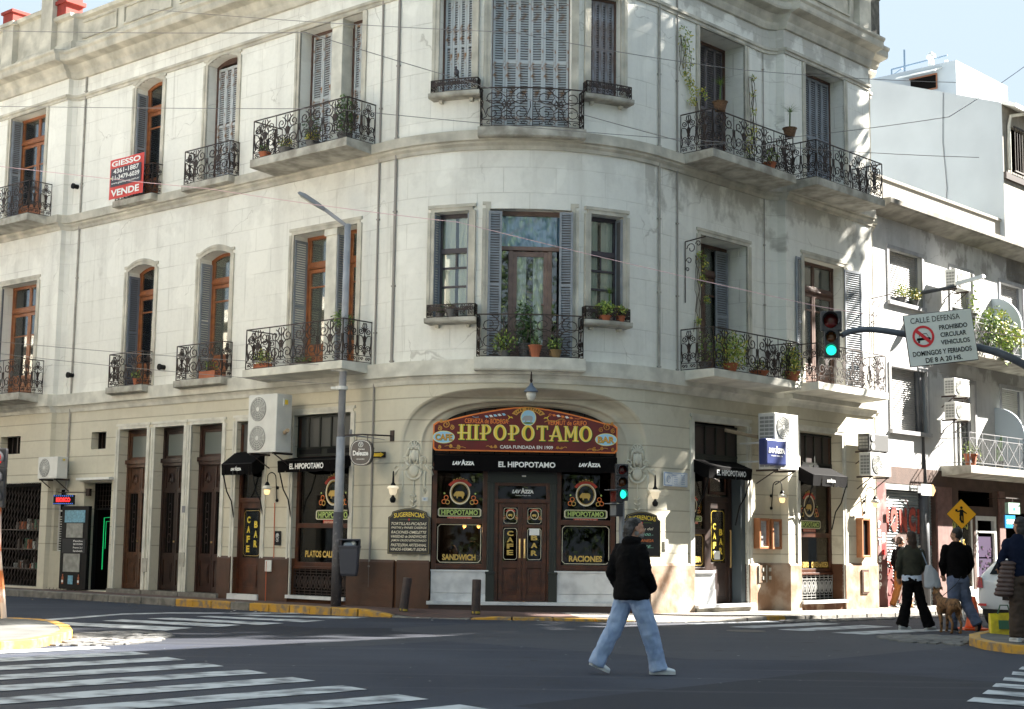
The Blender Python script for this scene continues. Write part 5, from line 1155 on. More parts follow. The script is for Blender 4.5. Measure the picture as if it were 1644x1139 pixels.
for z in (.7,1.2,1.6):
    b.box(.08,1.14,.3,.5,z,z+.03,0)
    for k in range(9): x=.12+k*.11; b.box(x,x+.07,.32,.42,z+.03,z+random.uniform(.12,.28),random.choice((1,2,3)))
part(b,'shop_shelf',[M_white,mat('packet_green',(0,0,0)),M_pot,mat('packet_white',(0,0,0))],sw,M2)
M2=fr(16.87,0,0); b=MB()
for a,c,z0,z1 in ((0,.1,-.3,2.3),(1.1,1.22,-.3,2.3),(.1,1.1,2.18,2.3),(.1,1.1,1.85,1.9)): b.box(a,c,.0,.1,z0,z1,0)
dr=part(b,'door',[M_white],NB,M2)
b=MB()
for z in (0,.6,1.2): b.box(.12,1.08,.06,.08,z,z+.56,0)
for _ in range(60): x=random.uniform(.2,1.0); z=random.uniform(0,1.7); b.box(x-.05,x+.05,.05,.06,z,z+.05,random.choice((1,2)))
part(b,'poster',[mat('purple_poster',(.03,.012,.05),.5),mat('dark_violet',(.05,.015,.06),.5),M_black],dr,M2)
# party wall building beyond, with its box room
WH=thing('white_building','tall white building with a blank party wall and sloping roof behind the grey apartment block','building',fr(19.15,0,0))
M_whw=mat('white_painted_wall',(.43,.47,.50),.85,c2=(.36,.39,.42),vs=.5); M=fr(19.15,0,0)
b=MB(); q=[(0,0,9),(0,9,9),(0,9,17.6),(0,0,14.25)]; b.add([*q,(12,0,9),(12,9,9),(12,9,17.6),(12,0,14.25)],[(0,3,2,1),(4,5,6,7),(3,7,6,2),(0,1,5,4)],0)
b.M=Matrix.Identity(4)
bb=MB(); flatwall(bb,Matrix.Identity(4),0,12,9,14.25,[(.55,1.5,12.3,13.65,.12),(3,4,12.3,13.65,.12)],.12,0,1)
part(bb,'front_wall',[mat('beige_front',(.34,.31,.26),.85,var=.3),M_dark],WH,M); part(b,'party_wall',M_whw,WH,M)
b=MB(); 
b.add([(x,y,z) for x in (-.05,12) for y,z in ((-.45,14.02),(.0,14.2),(.0,14.32),(-.45,14.14))],[(0,1,2,3),(7,6,5,4),(0,4,5,1),(1,5,6,2),(2,6,7,3),(3,7,4,0)]); part(b,'eave',M_white,WH,M)
b=MB(); b.tube([(.9,-.4,14.05),(.35,-.1,13.9),(.3,-.06,13.6),(.3,-.06,12.3)],.05,8); part(b,'downpipe',M_slabw,WH,M)
b=MB(); b.box(.02,12,-.08,.0,12.0,12.2); part(b,'ledge',M_dbrown,WH,M)
b=MB(); 
for k in range(7): b.tube([(.55+k*.16,-.12,12.3),(.55+k*.16,-.12,13.6)],.01,4)
b.box(.5,1.55,-.14,-.1,12.28,12.32); b.box(.5,1.55,-.14,-.1,13.6,13.64); part(b,'window_bars',M_iron,WH,M)
b=MB(); b.tube([(-.03,1.8,14.9),(-.03,1.85,13.4),(-.03,1.75,12.0),(-.03,1.9,10.3)],.012,4); part(b,'cable',M_grey,WH,M)
RB=thing('rooftop_room','white box-shaped rooftop room with a small canopied window, above the white party wall','building',fr(24,-3.8,14))
M=fr(24,-3.8,0); b=MB(); bb=MB(); ML=M@Matrix.Rotation(-H2,4,'Z')  # left face: local x runs inward(-)
b.box(0,3.85,0,8,13.5,17.56)
part(b,'wall',M_whw,RB,M)
b=MB(); b.box(-.03,0,.70,1.65,16.75,17.2,1); b.box(-.05,-.03,.66,1.69,16.70,16.75,0); b.box(-.05,-.03,.66,1.69,17.2,17.25,0); b.box(-.06,-.03,.66,.70,16.75,17.2,0)
part(b,'window',[mat('red_brown_frame',(.25,.10,.05),.6),M_dark],RB,M)
b=MB(); b.add([(-.02,.5,17.42),(-.02,1.95,17.42),(-.5,1.95,17.22),(-.5,.5,17.22),(-.02,.5,17.38),(-.02,1.95,17.38),(-.5,1.95,17.18),(-.5,.5,17.18)],[(0,1,2,3),(7,6,5,4),(2,6,7,3),(0,3,7,4),(1,5,6,2)]); part(b,'canopy',M_white,RB,M)
b=MB(); b.tube([(.5,1.15,17.5),(.5,1.15,18.0)],.1,8); b.lathe([(.16,18.0),(.16,18.1),(.05,18.2)],(.5,1.15,0),10); b.tube([(.5,.6,17.5),(.5,.6,17.8)],.06,8); part(b,'vent',M_white,RB,M)
b=MB(); b.tube([(.6,2.2,17.55),(.6,2.2,18.55)],.035,6); b.tube([(.6,2.7,17.95),(.6,.6,18.0)],.03,6); b.tube([(.6,2.7,17.55),(.6,2.7,17.95)],.03,6); b.tube([(.6,3.2,17.5),(.6,2.3,17.9)],.02,6); part(b,'pipe_rack',mat('blue_grey_pipe',(.15,.22,.30),.5),RB,M)
TB=thing('rear_roof','pale terraced rooftop wall far behind, between the corner building and the rooftop room','building',fr(26,-8.4,13))
b=MB(); b.box(0,6,0,6,-.5,4.8); b.box(.5,5,1,5,4.8,5.6); part(b,'wall',mat('far_pale_wall',(.42,.46,.50),.9),TB,fr(26,-8.4,13))
b=MB(); b.add([(-.1,-.3,4.0),(-.1,6,5.2),(-.6,6,4.7),(-.6,-.3,3.6)],[(0,1,2,3)]); b.add([(-.1,-.3,3.95),(-.1,6,5.15),(-.6,6,4.65),(-.6,-.3,3.55)],[(3,2,1,0)]); part(b,'sheet_roof',M_white,TB,fr(26,-8.4,13))
# blue tarpaulin tower far left
TT=thing('far_tower','building wrapped in blue netting far behind the left parapet','building',Matrix.Translation((-46,118,0)))
b=MB(); b.box(-4,2.0,0,8,0,44,0); part(b,'wall',mat('blue_netting',(.16,.35,.55),.8,var=.6,vs=1.5),TT,Matrix.Translation((-46,118,0)))
b=MB(); 
for k in range(14): b.box(-4.05,2.05,-.1,0,k*3.2,k*3.2+.3,0)
part(b,'floor_band',M_white,TT,Matrix.Translation((-46,118,0)))
# block across the right street (outside the frame: shades the road) and across the left street (sunlit, lights the facade)
def block(name,label,P,ang,L,D,Hh,m,nwin,z0=0):
    M=Matrix.Translation((P[0],P[1],z0))@RotZ(ang); t=thing(name,label,'building',M); ops=[]
    for fl in range(int(Hh/3.6)):
        for k in range(nwin): x=L*(k+.5)/nwin; ops.append((x-.6,x+.6,fl*3.6+(.9 if fl else .1),fl*3.6+2.8))
    b=MB(); flatwall(b,Matrix.Identity(4),0,L,-1,Hh,ops,.25,0,1); b.add([(0,0,-1),(0,D,-1),(0,D,Hh),(0,0,Hh)],[(0,1,2,3)],0,[[(0,0),(D,0),(D,Hh),(0,Hh)]]); b.add([(L,0,-1),(L,D,-1),(L,D,Hh),(L,0,Hh)],[(0,3,2,1)],0,[[(0,0),(0,Hh),(D,Hh),(D,0)]]); b.add([(0,D,-1),(L,D,-1),(L,D,Hh),(0,D,Hh)],[(0,3,2,1)],0,[[(0,0),(0,Hh),(L,Hh),(L,0)]]); b.add([(0,0,Hh),(L,0,Hh),(L,D,Hh),(0,D,Hh)],[(0,1,2,3)],0,[[(0,0)]*4])
    part(b,'wall',[m,M_dark],t,M); b=MB(); b.box(-.1,L+.1,-.35,.1,Hh-.5,Hh-.2); part(b,'cornice',M_slabw,t,M)
    b=MB()
    for o_ in ops: b.box(o_[0],o_[1],.2,.22,o_[2],o_[3])
    part(b,'pane',M_glass,t,M); return t
pr=nR*9.0+tR*80
block('street_block','plain three-storey block across the right street','' or (pr.x,pr.y),aR+math.pi,58,9,13.2,facade_mat('block_stucco',(.45,.42,.36),(.25,.23,.2),(.3,.28,.25),rows=5,brick=9),16)
pl_=nL*11.0-tL*(0)+0*tR; Pc=Vector((-7.42,20.97))+(-tL)*1.3
block('street_block','cream two-storey block across the left street',(Pc.x,Pc.y),aL+math.pi,40,10,9.2,facade_mat('cream_block_stucco',(.66,.60,.50),(.4,.36,.3),(.4,.37,.32),rows=5,brick=9),10)
# ---------------------------------------------------------------- trees outside the frame: park behind the camera, crowns added to shade the road, one tall street tree
M_bark=mat('bark',(.09,.065,.045),.9,var=.4,bump=.5); LF=[mat('leaf_dark',(.035,.07,.018),.6),mat('leaf_mid',(.06,.115,.028),.6),mat('leaf_light',(.12,.18,.045),.6)]
def tree(x,y,z,h,r,n,label,crz=None):
    M=Matrix.Translation((x,y,z)); t=thing('tree',label,'tree',M,'park trees')
    b=MB(); b.tube([(0,0,-.2),(.1,.05,h*.3),(-.05,.1,h*.6),(.1,0,h*.9)],.03*h*.5,8,r2=.05)
    for k in range(7):
        a=k*2.4; z0=h*(.35+.06*k); b.tube([(0,0,z0),(r*.4*math.cos(a),r*.4*math.sin(a),z0+h*.12),(r*.75*math.cos(a),r*.75*math.sin(a),z0+h*.2)],.10,6,r2=.03)
    part(b,'trunk',M_bark,t,M); b=MB()
    for k in range(12):
        a=random.uniform(0,6.3); rr=r*random.uniform(.2,.7); zc=(crz or h*.72)+random.uniform(-.5,.5)*r; b.leaves((rr*math.cos(a),rr*math.sin(a),zc),(r*.45,r*.45,r*.5),n//12,.38 if h<17 else (.22 if h<20 else .55),(0,1,2))
    part(b,'crown',LF,t,M)
tree(20.2,36.8,-.3,24.5,4.6,9000,'tall tree on the far side of the right street',crz=21)
for x,y,h,r,l in ((-9,4.5,17,6.5,'added wide-crowned tree out of view, shading the road at the near left crossing'),(9.5,5,17,6.5,'added wide-crowned tree out of view, shading the road at the near right crossing'),(0.5,-1.5,18,7,'added tree whose crown spreads over the viewpoint to shade the road'),(-11,-3,13,5,'left tree of the front row in the park'),(-4,-9,15,6,'tree between the two front park trees and the hedge, left of centre'),(6,-8,14,6,'broad park tree right behind the viewpoint'),(13,-2,13,5,'park tree nearest to the right street'),(-17,4,12,4.5,'smallest park tree, by the left street'),(1,-17,16,7,'tallest park tree, beside the hedge'),(20,-6,14,6,'park tree farthest to the right')):
    tree(x,y,0,h,r,2400 if h<17 else 9000,l,crz=h*.5 if h<17 else h*.72)  # first three crowns added above the frame to keep sky light off the road
b=MB()
for k in range(60): b.leaves((-30+k,-20+math.sin(k)*1.5,1.8),(1.0,1.2,2.2),70,.5,(0,1,2))  # added leaf bank out of view, blocks the bright horizon in pane reflections
tag(b.obj('added_hedge',LF),None,None,kind='stuff')
# ================================================================= THINGS ON AND AROUND THE FACADE
def split_obj(b,name,m,label,cat,M,group=None,**k): o=b.obj(name,m,**k); o.matrix_world=M; tag(o,label,cat,group); return o
# ---- main painted signboard
SM=FM@T_(0,-.24,0)
t=thing('shop_sign','large maroon painted signboard with gold lettering above the cafe entrance','sign',SM)
def outline(e=0):
    hw=1.83-e; zt,zc=3.78-e*.8,4.10-e; zb=3.20+e; P=[(-hw+.05,zb),(hw-.05,zb),(hw,zb+.05),(hw,zt-.06),(hw-.08,zt)]
    n=14; P+=[(hw*.9*(1-2*k/n),zt+(zc-zt)*(1-abs(1-2*k/n)**1.5)) for k in range(n+1)]
    return P+[(-hw+.08,zt),(-hw,zt-.06),(-hw,zb+.05)]
M_mar=mat('maroon_sign_paint',(.15,.010,.010),.35,var=.25,vs=3); M_goldp=mat('sign_gold',(.85,.62,.06),.45); M_sgreen=mat('sign_green',(.10,.20,.03),.5); M_sor=mat('sign_orange',(.80,.22,.04),.5); M_sblue=mat('sign_sky_blue',(.32,.58,.78),.5); M_och=mat('sign_ochre',(.60,.30,.05),.5)
b=MB(); b.prism(outline(),0,.05,0); part(b,'board',[M_sor],t,SM,bevel=.004)
b=MB(); b.prism(outline(.028),-.006,0,0); part(b,'face',[M_mar],t,SM)
b=MB(); SL=[M_goldp,M_sgreen,M_sor,M_sblue,M_och,M_wl,mat('hippo_grey',(.35,.36,.38),.6),M_black,mat('pale_yellow',(.80,.72,.30),.5)]
def strokes(b,ch,x,z,w,h,th,y,m):
    def bar(x0,z0,x1,z1,t_=th,tz=None):
        d=Vector((x1-x0,z1-z0)); n_=Vector((-d.y,d.x)).normalized()*t_/2; b.add([(x+(x0)*w-n_.x,y,z+z0*h-n_.y),(x+x1*w-n_.x,y,z+z1*h-n_.y),(x+x1*w+n_.x,y,z+z1*h+n_.y),(x+x0*w+n_.x,y,z+z0*h+n_.y)],[(0,1,2,3)],m) if False else b.add([(x+x0*w-n_.x*1,y,z+z0*h-n_.y),(x+x1*w-n_.x,y,z+z1*h-n_.y),(x+x1*w+n_.x,y,z+z1*h+n_.y),(x+x0*w+n_.x,y,z+z0*h+n_.y)],[(0,1,2,3)],m)
    def vb(u,z0=0,z1=1,k=1): b.add([(x+u*w-th*k/2,y,z+z0*h),(x+u*w+th*k/2,y,z+z0*h),(x+u*w+th*k/2,y,z+z1*h),(x+u*w-th*k/2,y,z+z1*h)],[(0,1,2,3)],m)
    def sf(u,v,l=1.9): 
        e=th*.32; b.add([(x+u*w-th*l/2,y-.0004,z+v*h-e/2*(1)),(x+u*w+th*l/2,y-.0004,z+v*h-e/2),(x+u*w+th*l*.5,y-.0004,z+v*h+e/2),(x+u*w-th*l*.5,y-.0004,z+v*h+e/2)],[(0,1,2,3)],m)
    def hb(u0,u1,v,k=.6): b.add([(x+u0*w,y,z+v*h-th*k/2),(x+u1*w,y,z+v*h-th*k/2),(x+u1*w,y,z+v*h+th*k/2),(x+u0*w,y,z+v*h+th*k/2)],[(0,1,2,3)],m)
    def ringp(cx,cz,rx,rz,a0,a1,n=18):
        vs=[]
        for i in range(n+1):
            a=a0+(a1-a0)*i/n; c,s=math.cos(a),math.sin(a)
            vs+=[(x+cx*w+rx*c,y,z+cz*h+rz*s),(x+cx*w+(rx-th)*c,y,z+cz*h+(rz-th*.6)*s)]
        b.add(vs,[(2*i,2*i+2,2*i+3,2*i+1) for i in range(n)],m)
    if ch=='H': vb(.2);vb(.8);hb(-.12,.9,.45,.5);[sf(u,v) for u in(.2,.8) for v in(.03,.97)]
    if ch=='I': vb(.5);sf(.5,.03);sf(.5,.97)
    if ch=='P': vb(.28);sf(.28,.03);hb(.1,.6,.97,.45);hb(-.05,.6,.42,.45);ringp(.55,.695,.40*w,.305*h,-math.pi/2,math.pi/2)
    if ch=='O': ringp(.5,.5,.5*w,.52*h,0,2*math.pi,26)
    if ch=='T': vb(.5);sf(.5,.03);hb(0,1,.95,.55);vb(.05,.74,.97,.35);vb(.95,.74,.97,.35)
    if ch=='A': bar(.10,0,.5,1,th*.6);bar(.52,1,.90,0,th);hb(-.05,.8,.33,.45);sf(.08,.03,1.5);sf(.9,.03)
    if ch=='M': vb(.12,0,1,.6);vb(.86);bar(.14,.97,.48,.25,th*.9);bar(.50,.25,.82,.97,th*.55);sf(.12,.03,1.5);sf(.86,.03);sf(.12,.97,1.3);sf(.86,.97,1.3)
XS=[]; ws={'H':.30,'I':.12,'P':.27,'O':.30,'T':.27,'A':.29,'M':.31}; word='HIPOPOTAMO'; gap=.022; tot=sum(ws[c] for c in word)+gap*9; sx=2.66/tot; x=-1.33
for c in word: XS.append((c,x,ws[c]*sx)); x+=(ws[c]+gap)*sx
for dx,dz,m,yy,tt in ((.018,-.016,7,-.008,.078),(.010,-.009,1,-.009,.078),(0,0,0,-.010,.070),(-.006,.006,8,-.0115,.018)):
    for c,x0,w_ in XS: strokes(b,c,x0+dx+.01,3.425+dz,w_-.02,.30,tt*(.92),yy,m)
b.text('CERVEZA de BODEGA',-.78,3.80,.86,.095,-.009,off=.015,m=2); b.text('VERMUT de GRIFO',.82,3.79,.78,.095,-.009,off=.015,m=2); b.text('CASA FUNDADA EN 1909',.02,3.295,1.05,.066,-.009,off=.02,m=5)
def disc(cx,cz,rx,rz,y,m,n=24): b.add([(cx+rx*math.cos(2*math.pi*k/n),y,cz+rz*math.sin(2*math.pi*k/n)) for k in range(n)],[tuple(range(n))],m)
for cx,wd in ((-1.62,'CAFE'),(1.60,'BAR')):
    disc(cx,3.47,.22,.125,-.009,8); disc(cx,3.47,.205,.112,-.010,3); b.text(wd,cx+.006,3.462,.34,.13,-.011,off=.06,m=1); b.text(wd,cx,3.47,.34,.13,-.012,off=.03,m=4)
disc(.05,3.88,.155,.165,-.009,8); disc(.05,3.88,.14,.15,-.010,3); animal(b,.05,3.87,.24,-.0115,6); disc(.05,3.775,.10,.02,-.0112,1)
# ribbon above the medallion
vs=[];n=12
for i in range(n+1):
    a=math.pi*(.86-.72*i/n)
    for rr in (.165,.235): vs.append((.05+rr*1.55*math.cos(a),-.0095,3.85+rr*math.sin(a)*1.05))
b.add(vs,[(2*i,2*i+2,2*i+3,2*i+1) for i in range(n)],4)
for sg in(-1,1): b.add([(.05+sg*.30,-.009,3.86),(.05+sg*.42,-.009,3.93),(.05+sg*.38,-.009,3.88),(.05+sg*.42,-.009,3.82),(.05+sg*.33,-.009,3.90)],[(0,1,2,3,4)],0)
for k,ch in enumerate('CAFE NOTABLE'):
    a=math.pi*(.80-.6*k/11)
    if ch!=' ': b.text(ch,.05+.31*math.cos(a),3.85+.21*math.sin(a),.032,.045,-.0105,off=.04,m=7,rot=a-math.pi/2)
def curl(cx,cz,r,a0,d,m,tr=1.5,wd=.010): b.tube([(cx+r*(1-.8*i/14)*math.cos(a0+d*tr*6.28*i/14),-.009,cz+r*(1-.8*i/14)*math.sin(a0+d*tr*6.28*i/14)) for i in range(15)],wd,3,m,cap=False)
for sg in (-1,1):
    for cx,cz,r in ((1.60,3.72,.08),(1.72,3.64,.05),(1.48,3.66,.05),(1.70,3.78,.035),(1.35,3.27,.045),(1.5,3.29,.035),(1.72,3.27,.035),(.62,3.295,.03),(.70,3.29,.02)):
        curl(sg*cx+.02,cz,r,1.0 if sg>0 else 2.1,sg,4)
    for cx0,cx1,cz0,cz1 in ((.35,.75,3.80,3.86),(1.2,1.62,3.26,3.29),(.58,.80,3.28,3.30)): b.tube([(sg*(cx0+(cx1-cx0)*k/8)+.02,-.009,cz0+(cz1-cz0)*k/8+.018*math.sin(k*1.2)) for k in range(9)],.007,3,4,cap=False)
    cm=3 if sg<0 else 2
    for k in range(5):
        x0=.02+sg*(.50+k*.085); b.add([(x0,-.0095,3.955-k*.012),(x0+.05,-.0095,3.962-k*.012),(x0+.09,-.0095,3.925-k*.012),(x0+.03,-.0095,3.915-k*.012)],[(0,1,2,3)],cm if k%2==0 else 5)
    curl(.02+sg*.46,3.94,.03,0,sg,cm,1.2,.007); b.tube([(.02+sg*.95,-.009,3.88),(.02+sg*1.02,-.009,3.87),(.02+sg*1.08,-.009,3.885)],.006,3,cm)
part(b,'lettering',SL,t,SM)
# ---- awnings
def awning(s,x0,x1,zt,zb,proj,text,label,M=None,logos=False,name='awning',lean=.45,arms=True):
    M=M or fr(s,sec(s),0); t=thing(name,label,'awning',M,'black awnings over the cafe openings'); b=MB(); zf=zb+(.24 if not logos else .30)
    n=8
    for k in range(n):
        a=x0+(x1-x0)*k/n; c=x0+(x1-x0)*(k+1)/n
        b.add([(a,0,zt),(c,0,zt),(c,-proj,zf),(a,-proj,zf)],[(0,3,2,1)]); j=.012*math.sin(k*2.1)
        b.add([(a,-proj,zf),(c,-proj,zf),(c,-proj+.02+j,zb+.015*math.sin(k*3.)),(a,-proj+.02+j,zb+.015*math.sin((k-1)*3.))],[(0,3,2,1)])
    for x in (x0,x1): b.add([(x,0,zt),(x,-proj,zf),(x,-proj+.02,zb),(x,-proj*.5,zb+.03),(x,0,zf-.1)],[(0,1,2,3,4)])
    part(b,'cloth',M_awn,t,M); b=MB(); 
    if logos: coffee_logo(b,x0+(x1-x0)*.16,(zb+zf)/2,.44,-proj-.012,0); coffee_logo(b,x1-(x1-x0)*.15,(zb+zf)/2,.44,-proj-.012,0); b.text(text,(x0+x1)/2+.02,(zb+zf)/2-.01,1.12,.11,-proj-.012,off=.03)
    elif text=='@': coffee_logo(b,(x0+x1)/2,(zb+zf)/2,.36,-proj-.012,0)
    else: b.text(text,(x0+x1)/2,(zb+zf)/2,min(1.05,(x1-x0)*.82),.12,-proj-.012,off=.03)
    part(b,'lettering',M_wl,t,M)
    if arms:
        b=MB()
        for x in (x0+.03,x1-.03): b.tube([(x,-proj+.03,zb+.05),(x,-proj*.6,zb-.35),(x,-proj*.25,zb-.55),(x,-.0,zb-.95)],.016,6)
        b.tube([(x0+.02,-proj+.01,zf),(x1-.02,-proj+.01,zf)],.014,6); part(b,'arm',M_black,t,M)
    return t
awning(0,-1.80,1.80,3.16,2.80,.42,'EL HIPOPOTAMO','long black awning directly under the maroon signboard over the main entrance',M=FM@T_(0,-.02,0),logos=True,arms=False)
awning(-7.305,-.50,.55,3.32,2.80,.38,'@','small black awning over the side door marked CAFE BAR, left of the lamp post')
awning(-4.975,-.93,.93,3.15,2.82,.40,'EL HIPOPOTAMO','black awning over the window marked PLATOS CALIENTES, behind the lamp post')
awning(5.185,-1.0,.55,3.2,2.80,.42,'EL HIPOPOTAMO','black awning over the right side door, left of the blue box sign')
awning(8.595,-1.0,.45,3.2,2.76,.42,'@','sun-streaked black awning over the right-hand cafe window below the balcony')
# ---- SUGERENCIAS boards
def sug(x,z,w_,h,lines,label,col_,M=None):
    M=M or FM@T_(x,.03,z)@RotZ(.24*(1 if x<0 else -1)*-1); t=thing('menu_board',label,'menu board',M,'painted suggestion boards'); b=MB(); hw=w_/2
    P=[(-hw,0),(hw,0),(hw,h*.80),(hw*.86,h*.84),(hw*.80,h*.92)]+[(hw*.80*(1-2*k/8),h*(.92+.08*math.sin(math.pi*k/8))) for k in range(1,8)]+[(-hw*.80,h*.92),(-hw*.86,h*.84),(-hw,h*.80)]
    b.prism(P,0,.04,0); part(b,'board',mat('board_black',(.02,.018,.018),.5),t,M,bevel=.004)
    b=MB(); b.prism([(p*.955,h*.5+(q-h*.5)*.965) for p,q in P],-.003,0,1); b.prism([(p*.935,h*.5+(q-h*.5)*.95) for p,q in P],-.005,-.003,0)
    part(b,'border',[mat('board_black',(0,0,0)),mat('board_gold_line',(.30,.24,.10),.6)],t,M)
    b=MB(); b.text('SUGERENCIAS',0,h*.83,w_*.72,h*.10,-.008,off=.015,m=1,arch=.03)
    for sg in (-1,1): b.tube([(sg*.03,-.006,h*.75),(sg*.14,-.006,h*.755),(sg*.2,-.006,h*.745)],.005,3,2)
    b.ell((0,-.006,h*.75),(.02,.004,.02),8,3)
    for k,ln in enumerate(lines):
        if ln: b.text(ln,0 if col_==0 else .05*w_,h*(.66-.093*k) if col_==0 else h*(.62-.13*k),w_*(.84 if col_==0 else .5),h*.062,-.008,off=.012,shear=.3,m=0 if col_==0 else [0,5,4,5][k%4])
    part(b,'lettering',[M_cream,M_goldp,M_sgreen,M_red,M_or,mat('chalk_green',(.3,.6,.45),.8)],t,M)
sug(-2.27,1.17,.86,.90,['TORTILLAS-PICADAS','PASTAS y PANES CASEROS','RACIONES-OMELETTE','VARIEDAD de SANDWICHES','JAMON CRUDO ESTACIONADO','PASTELERIA ARTESANAL','VINOS-VERMUT-SIDRA'],'black suggestions board covered in cream lettering, left of the main entrance',0)
sug(2.36,1.17,.80,.90,['Menu del','$ 8500.-','MILANESA','CARRE...'],'black suggestions board with chalk writing, partly hidden behind the man with grey hair',1)
# ---- wall lamps
M_opal=mat('opal_glass',(.75,.72,.64),.3); M_warm=mat('warm_lit_glass',(.8,.6,.35),.4,emit=(1,.62,.25),es=.22)
def torch(x,z,label):
    M=FM@T_(x,.17,z); t=thing('wall_lamp',label,'wall lamp',M,'opal glass lamps beside the entrance'); b=MB()
    b.lathe([(.03,-.30),(.055,-.27),(.06,-.22),(.03,-.18),(.02,-.15)],(0,-.16,0),12); b.tube([(0,0,-.24),(0,-.16,-.24)],.018,6); b.lathe([(.06,.02),(.05,.06),(.025,.10),(.015,.30),(.008,.33)],(0,-.16,0),12); part(b,'holder',M_black,t,M,smooth=True)
    b=MB(); b.lathe([(.05,-.15),(.075,-.10),(.085,-.03),(.11,-.02),(.115,.0),(.10,.02),(.05,.04)],(0,-.16,0),16); part(b,'globe',mat('glowing_opal',(.8,.76,.66),.3,emit=(1,.8,.5),es=.07),t,M,smooth=True)
torch(-2.60,2.47,'opal glass wall lamp left of the entrance, above the suggestions board'); torch(2.62,2.47,'opal glass wall lamp right of the entrance, beside the blue and white plaque')
def crook(s,z,label,d=-1,lit=False):
    M=fr(s,sec(s),z); t=thing('wall_lamp',label,'wall lamp',M,'crook-armed wall lamps'); b=MB()
    b.tube([(0,-.02,-.18),(0,-.06,.30)]+[(0,-.06-.12*(1-math.cos(q*.45)),.32+.12*math.sin(q*.45)) for q in range(1,7)]+[(0,-.30,.22)],.011,6)
    for zz in (-.15,.12): b.lathe([(.035,0),(.035,-.03),(.0,-.04)],(0,0,zz),10,0,'y'); b.tube([(0,0,zz),(0,-.05,zz)],.01,5)
    b.lathe([(.02,.24),(.05,.19),(.06,.16)],(0,-.30,0),10); part(b,'arm',M_black,t,M,smooth=True)
    b=MB(); b.lathe([(.06,.16),(.10,.12),(.105,.08),(.06,.07)],(0,-.30,0),14); part(b,'shade',M_opal,t,M,smooth=True)
    b=MB(); b.lathe([(.06,.07),(.065,.03),(.045,-.03),(.0,-.04)],(0,-.30,0),12); part(b,'globe',M_warm,t,M,smooth=True)
crook(-6.33,2.40,'crook-armed wall lamp between the CAFE BAR side door and the PLATOS CALIENTES window'); crook(7.0,2.40,'crook-armed wall lamp above the pair of framed menus'); crook(10.45,2.38,'crook-armed wall lamp above the single narrow framed menu at the far right pier')
# hanging lamp in the arch
M=FM@T_(.06,-.86,4.22)@Matrix.Scale(.85,4); t=thing('hanging_lamp','blue-topped lantern hanging on a rod in the middle of the entrance arch','hanging lamp',M)
b=MB(); b.tube([(0,0,.62),(0,0,.28)],.022,8); b.ell((0,0,.40),(.035,.035,.05),10); part(b,'rod',M_iron,t,M)
b=MB(); b.lathe([(.03,.34),(.05,.28),(.13,.20),(.165,.15),(.165,.13),(.10,.13)],(0,0,0),18); part(b,'cap',mat('blue_enamel',(.10,.14,.20),.4),t,M,smooth=True)
b=MB(); b.lathe([(.115,.13),(.12,.05),(.08,-.05),(.03,-.08),(0,-.085)],(0,0,0),16); part(b,'globe',mat('clear_lamp_glass',(.6,.6,.56),.15),t,M,smooth=True)
# ---- air conditioners
M_ac=mat('ac_white',(.66,.66,.63),.45,var=.12,vs=3); M_acg=mat('ac_grille_shade',(.26,.26,.25),.7)
def ac(M,w_,h,d,fans,label,side=None,dark=False,bracket=True,group='air conditioner units on the facades'):
    """outdoor unit: front faces -y"""
    t=thing('air_conditioner',label,'air conditioner',M,group); b=MB(); b.box(0,w_,-d,0,0,h,0); part(b,'casing',[M_ac if not dark else mat('dark_casing',(.06,.06,.06),.6)],t,M,bevel=.015)
    fh=h/fans; r=min(fh,w_*.72)*.42; cx=r+.07
    for k in range(fans):
        cz=fh*(k+.5); b=MB(); b.lathe([(r,-d-.008),(r,-d-.001),(0,-d-.001)],(cx,0,cz),24,1,'y')
        for q in range(1,6): rr=r*q/5.5; b.tube([(cx+rr*math.cos(a*.393),-d-.014,cz+rr*math.sin(a*.393)) for a in range(17)],.006,4,0)
        for q in range(14): a=q*math.pi/7; b.tube([(cx+r*.18*math.cos(a),-d-.016,cz+r*.18*math.sin(a)),(cx+r*math.cos(a+.3),-d-.016,cz+r*math.sin(a+.3))],.005,3,0)
        b.lathe([(.05,-d-.02),(.05,-d)],(cx,0,cz),10,0,'y'); part(b,'fan_grille',[M_ac,M_acg],t,M)
    b=MB()
    if side=='left':
        n=int(h/.09)
        for k in range(n):
            for j in range(3): b.box(-.006,.0,-d+.03+j*(d-.06)/3,-d+.03+(j+.85)*(d-.06)/3,.05+k*(h-.1)/n,.05+(k+.7)*(h-.1)/n)
        part(b,'side_grille',M_acg,t,M)
    elif side=='right':
        b.box(w_,w_+.03,-d*.6,-d*.3,h*.8,h*.92,0); b.box(w_+.03,w_+.034,-d*.55,-d*.35,h*.82,h*.9,1); part(b,'terminal_cover',[M_ac,MATS['yellow_letter']],t,M)
    if bracket:
        b=MB()
        for x in (.1,w_-.1): b.box(x-.02,x+.02,-d,.12,-.04,0); b.tube([(x,-d+.05,-.03),(x,.12,-.3)],.014,4)
        part(b,'bracket',M_iron,t,M)
    return t
ac(fr(-6.38,.42,3.22),.92,1.22,.42,2,'tall twin-fan white air conditioner above the CAFE BAR side door','right' and 'right')
ac(fr(-14.92,.2,2.84),.86,.54,.30,1,'grey-white single-fan air conditioner above the glowing kiosk sign','right')
ac(fr(5.92,.45,3.05),.92,1.2,.42,2,'tall twin-fan white air conditioner behind the blue box sign',side='left')
ac(fr(9.92,.55,3.07),.95,.55,.3,1,'white single-fan air conditioner below the dark twin-fan unit at the right end','left')
ac(fr(9.96,.50,3.66),.90,.40,.3,2,'dark open twin-fan unit stacked above a white air conditioner at the right end','left',dark=True)
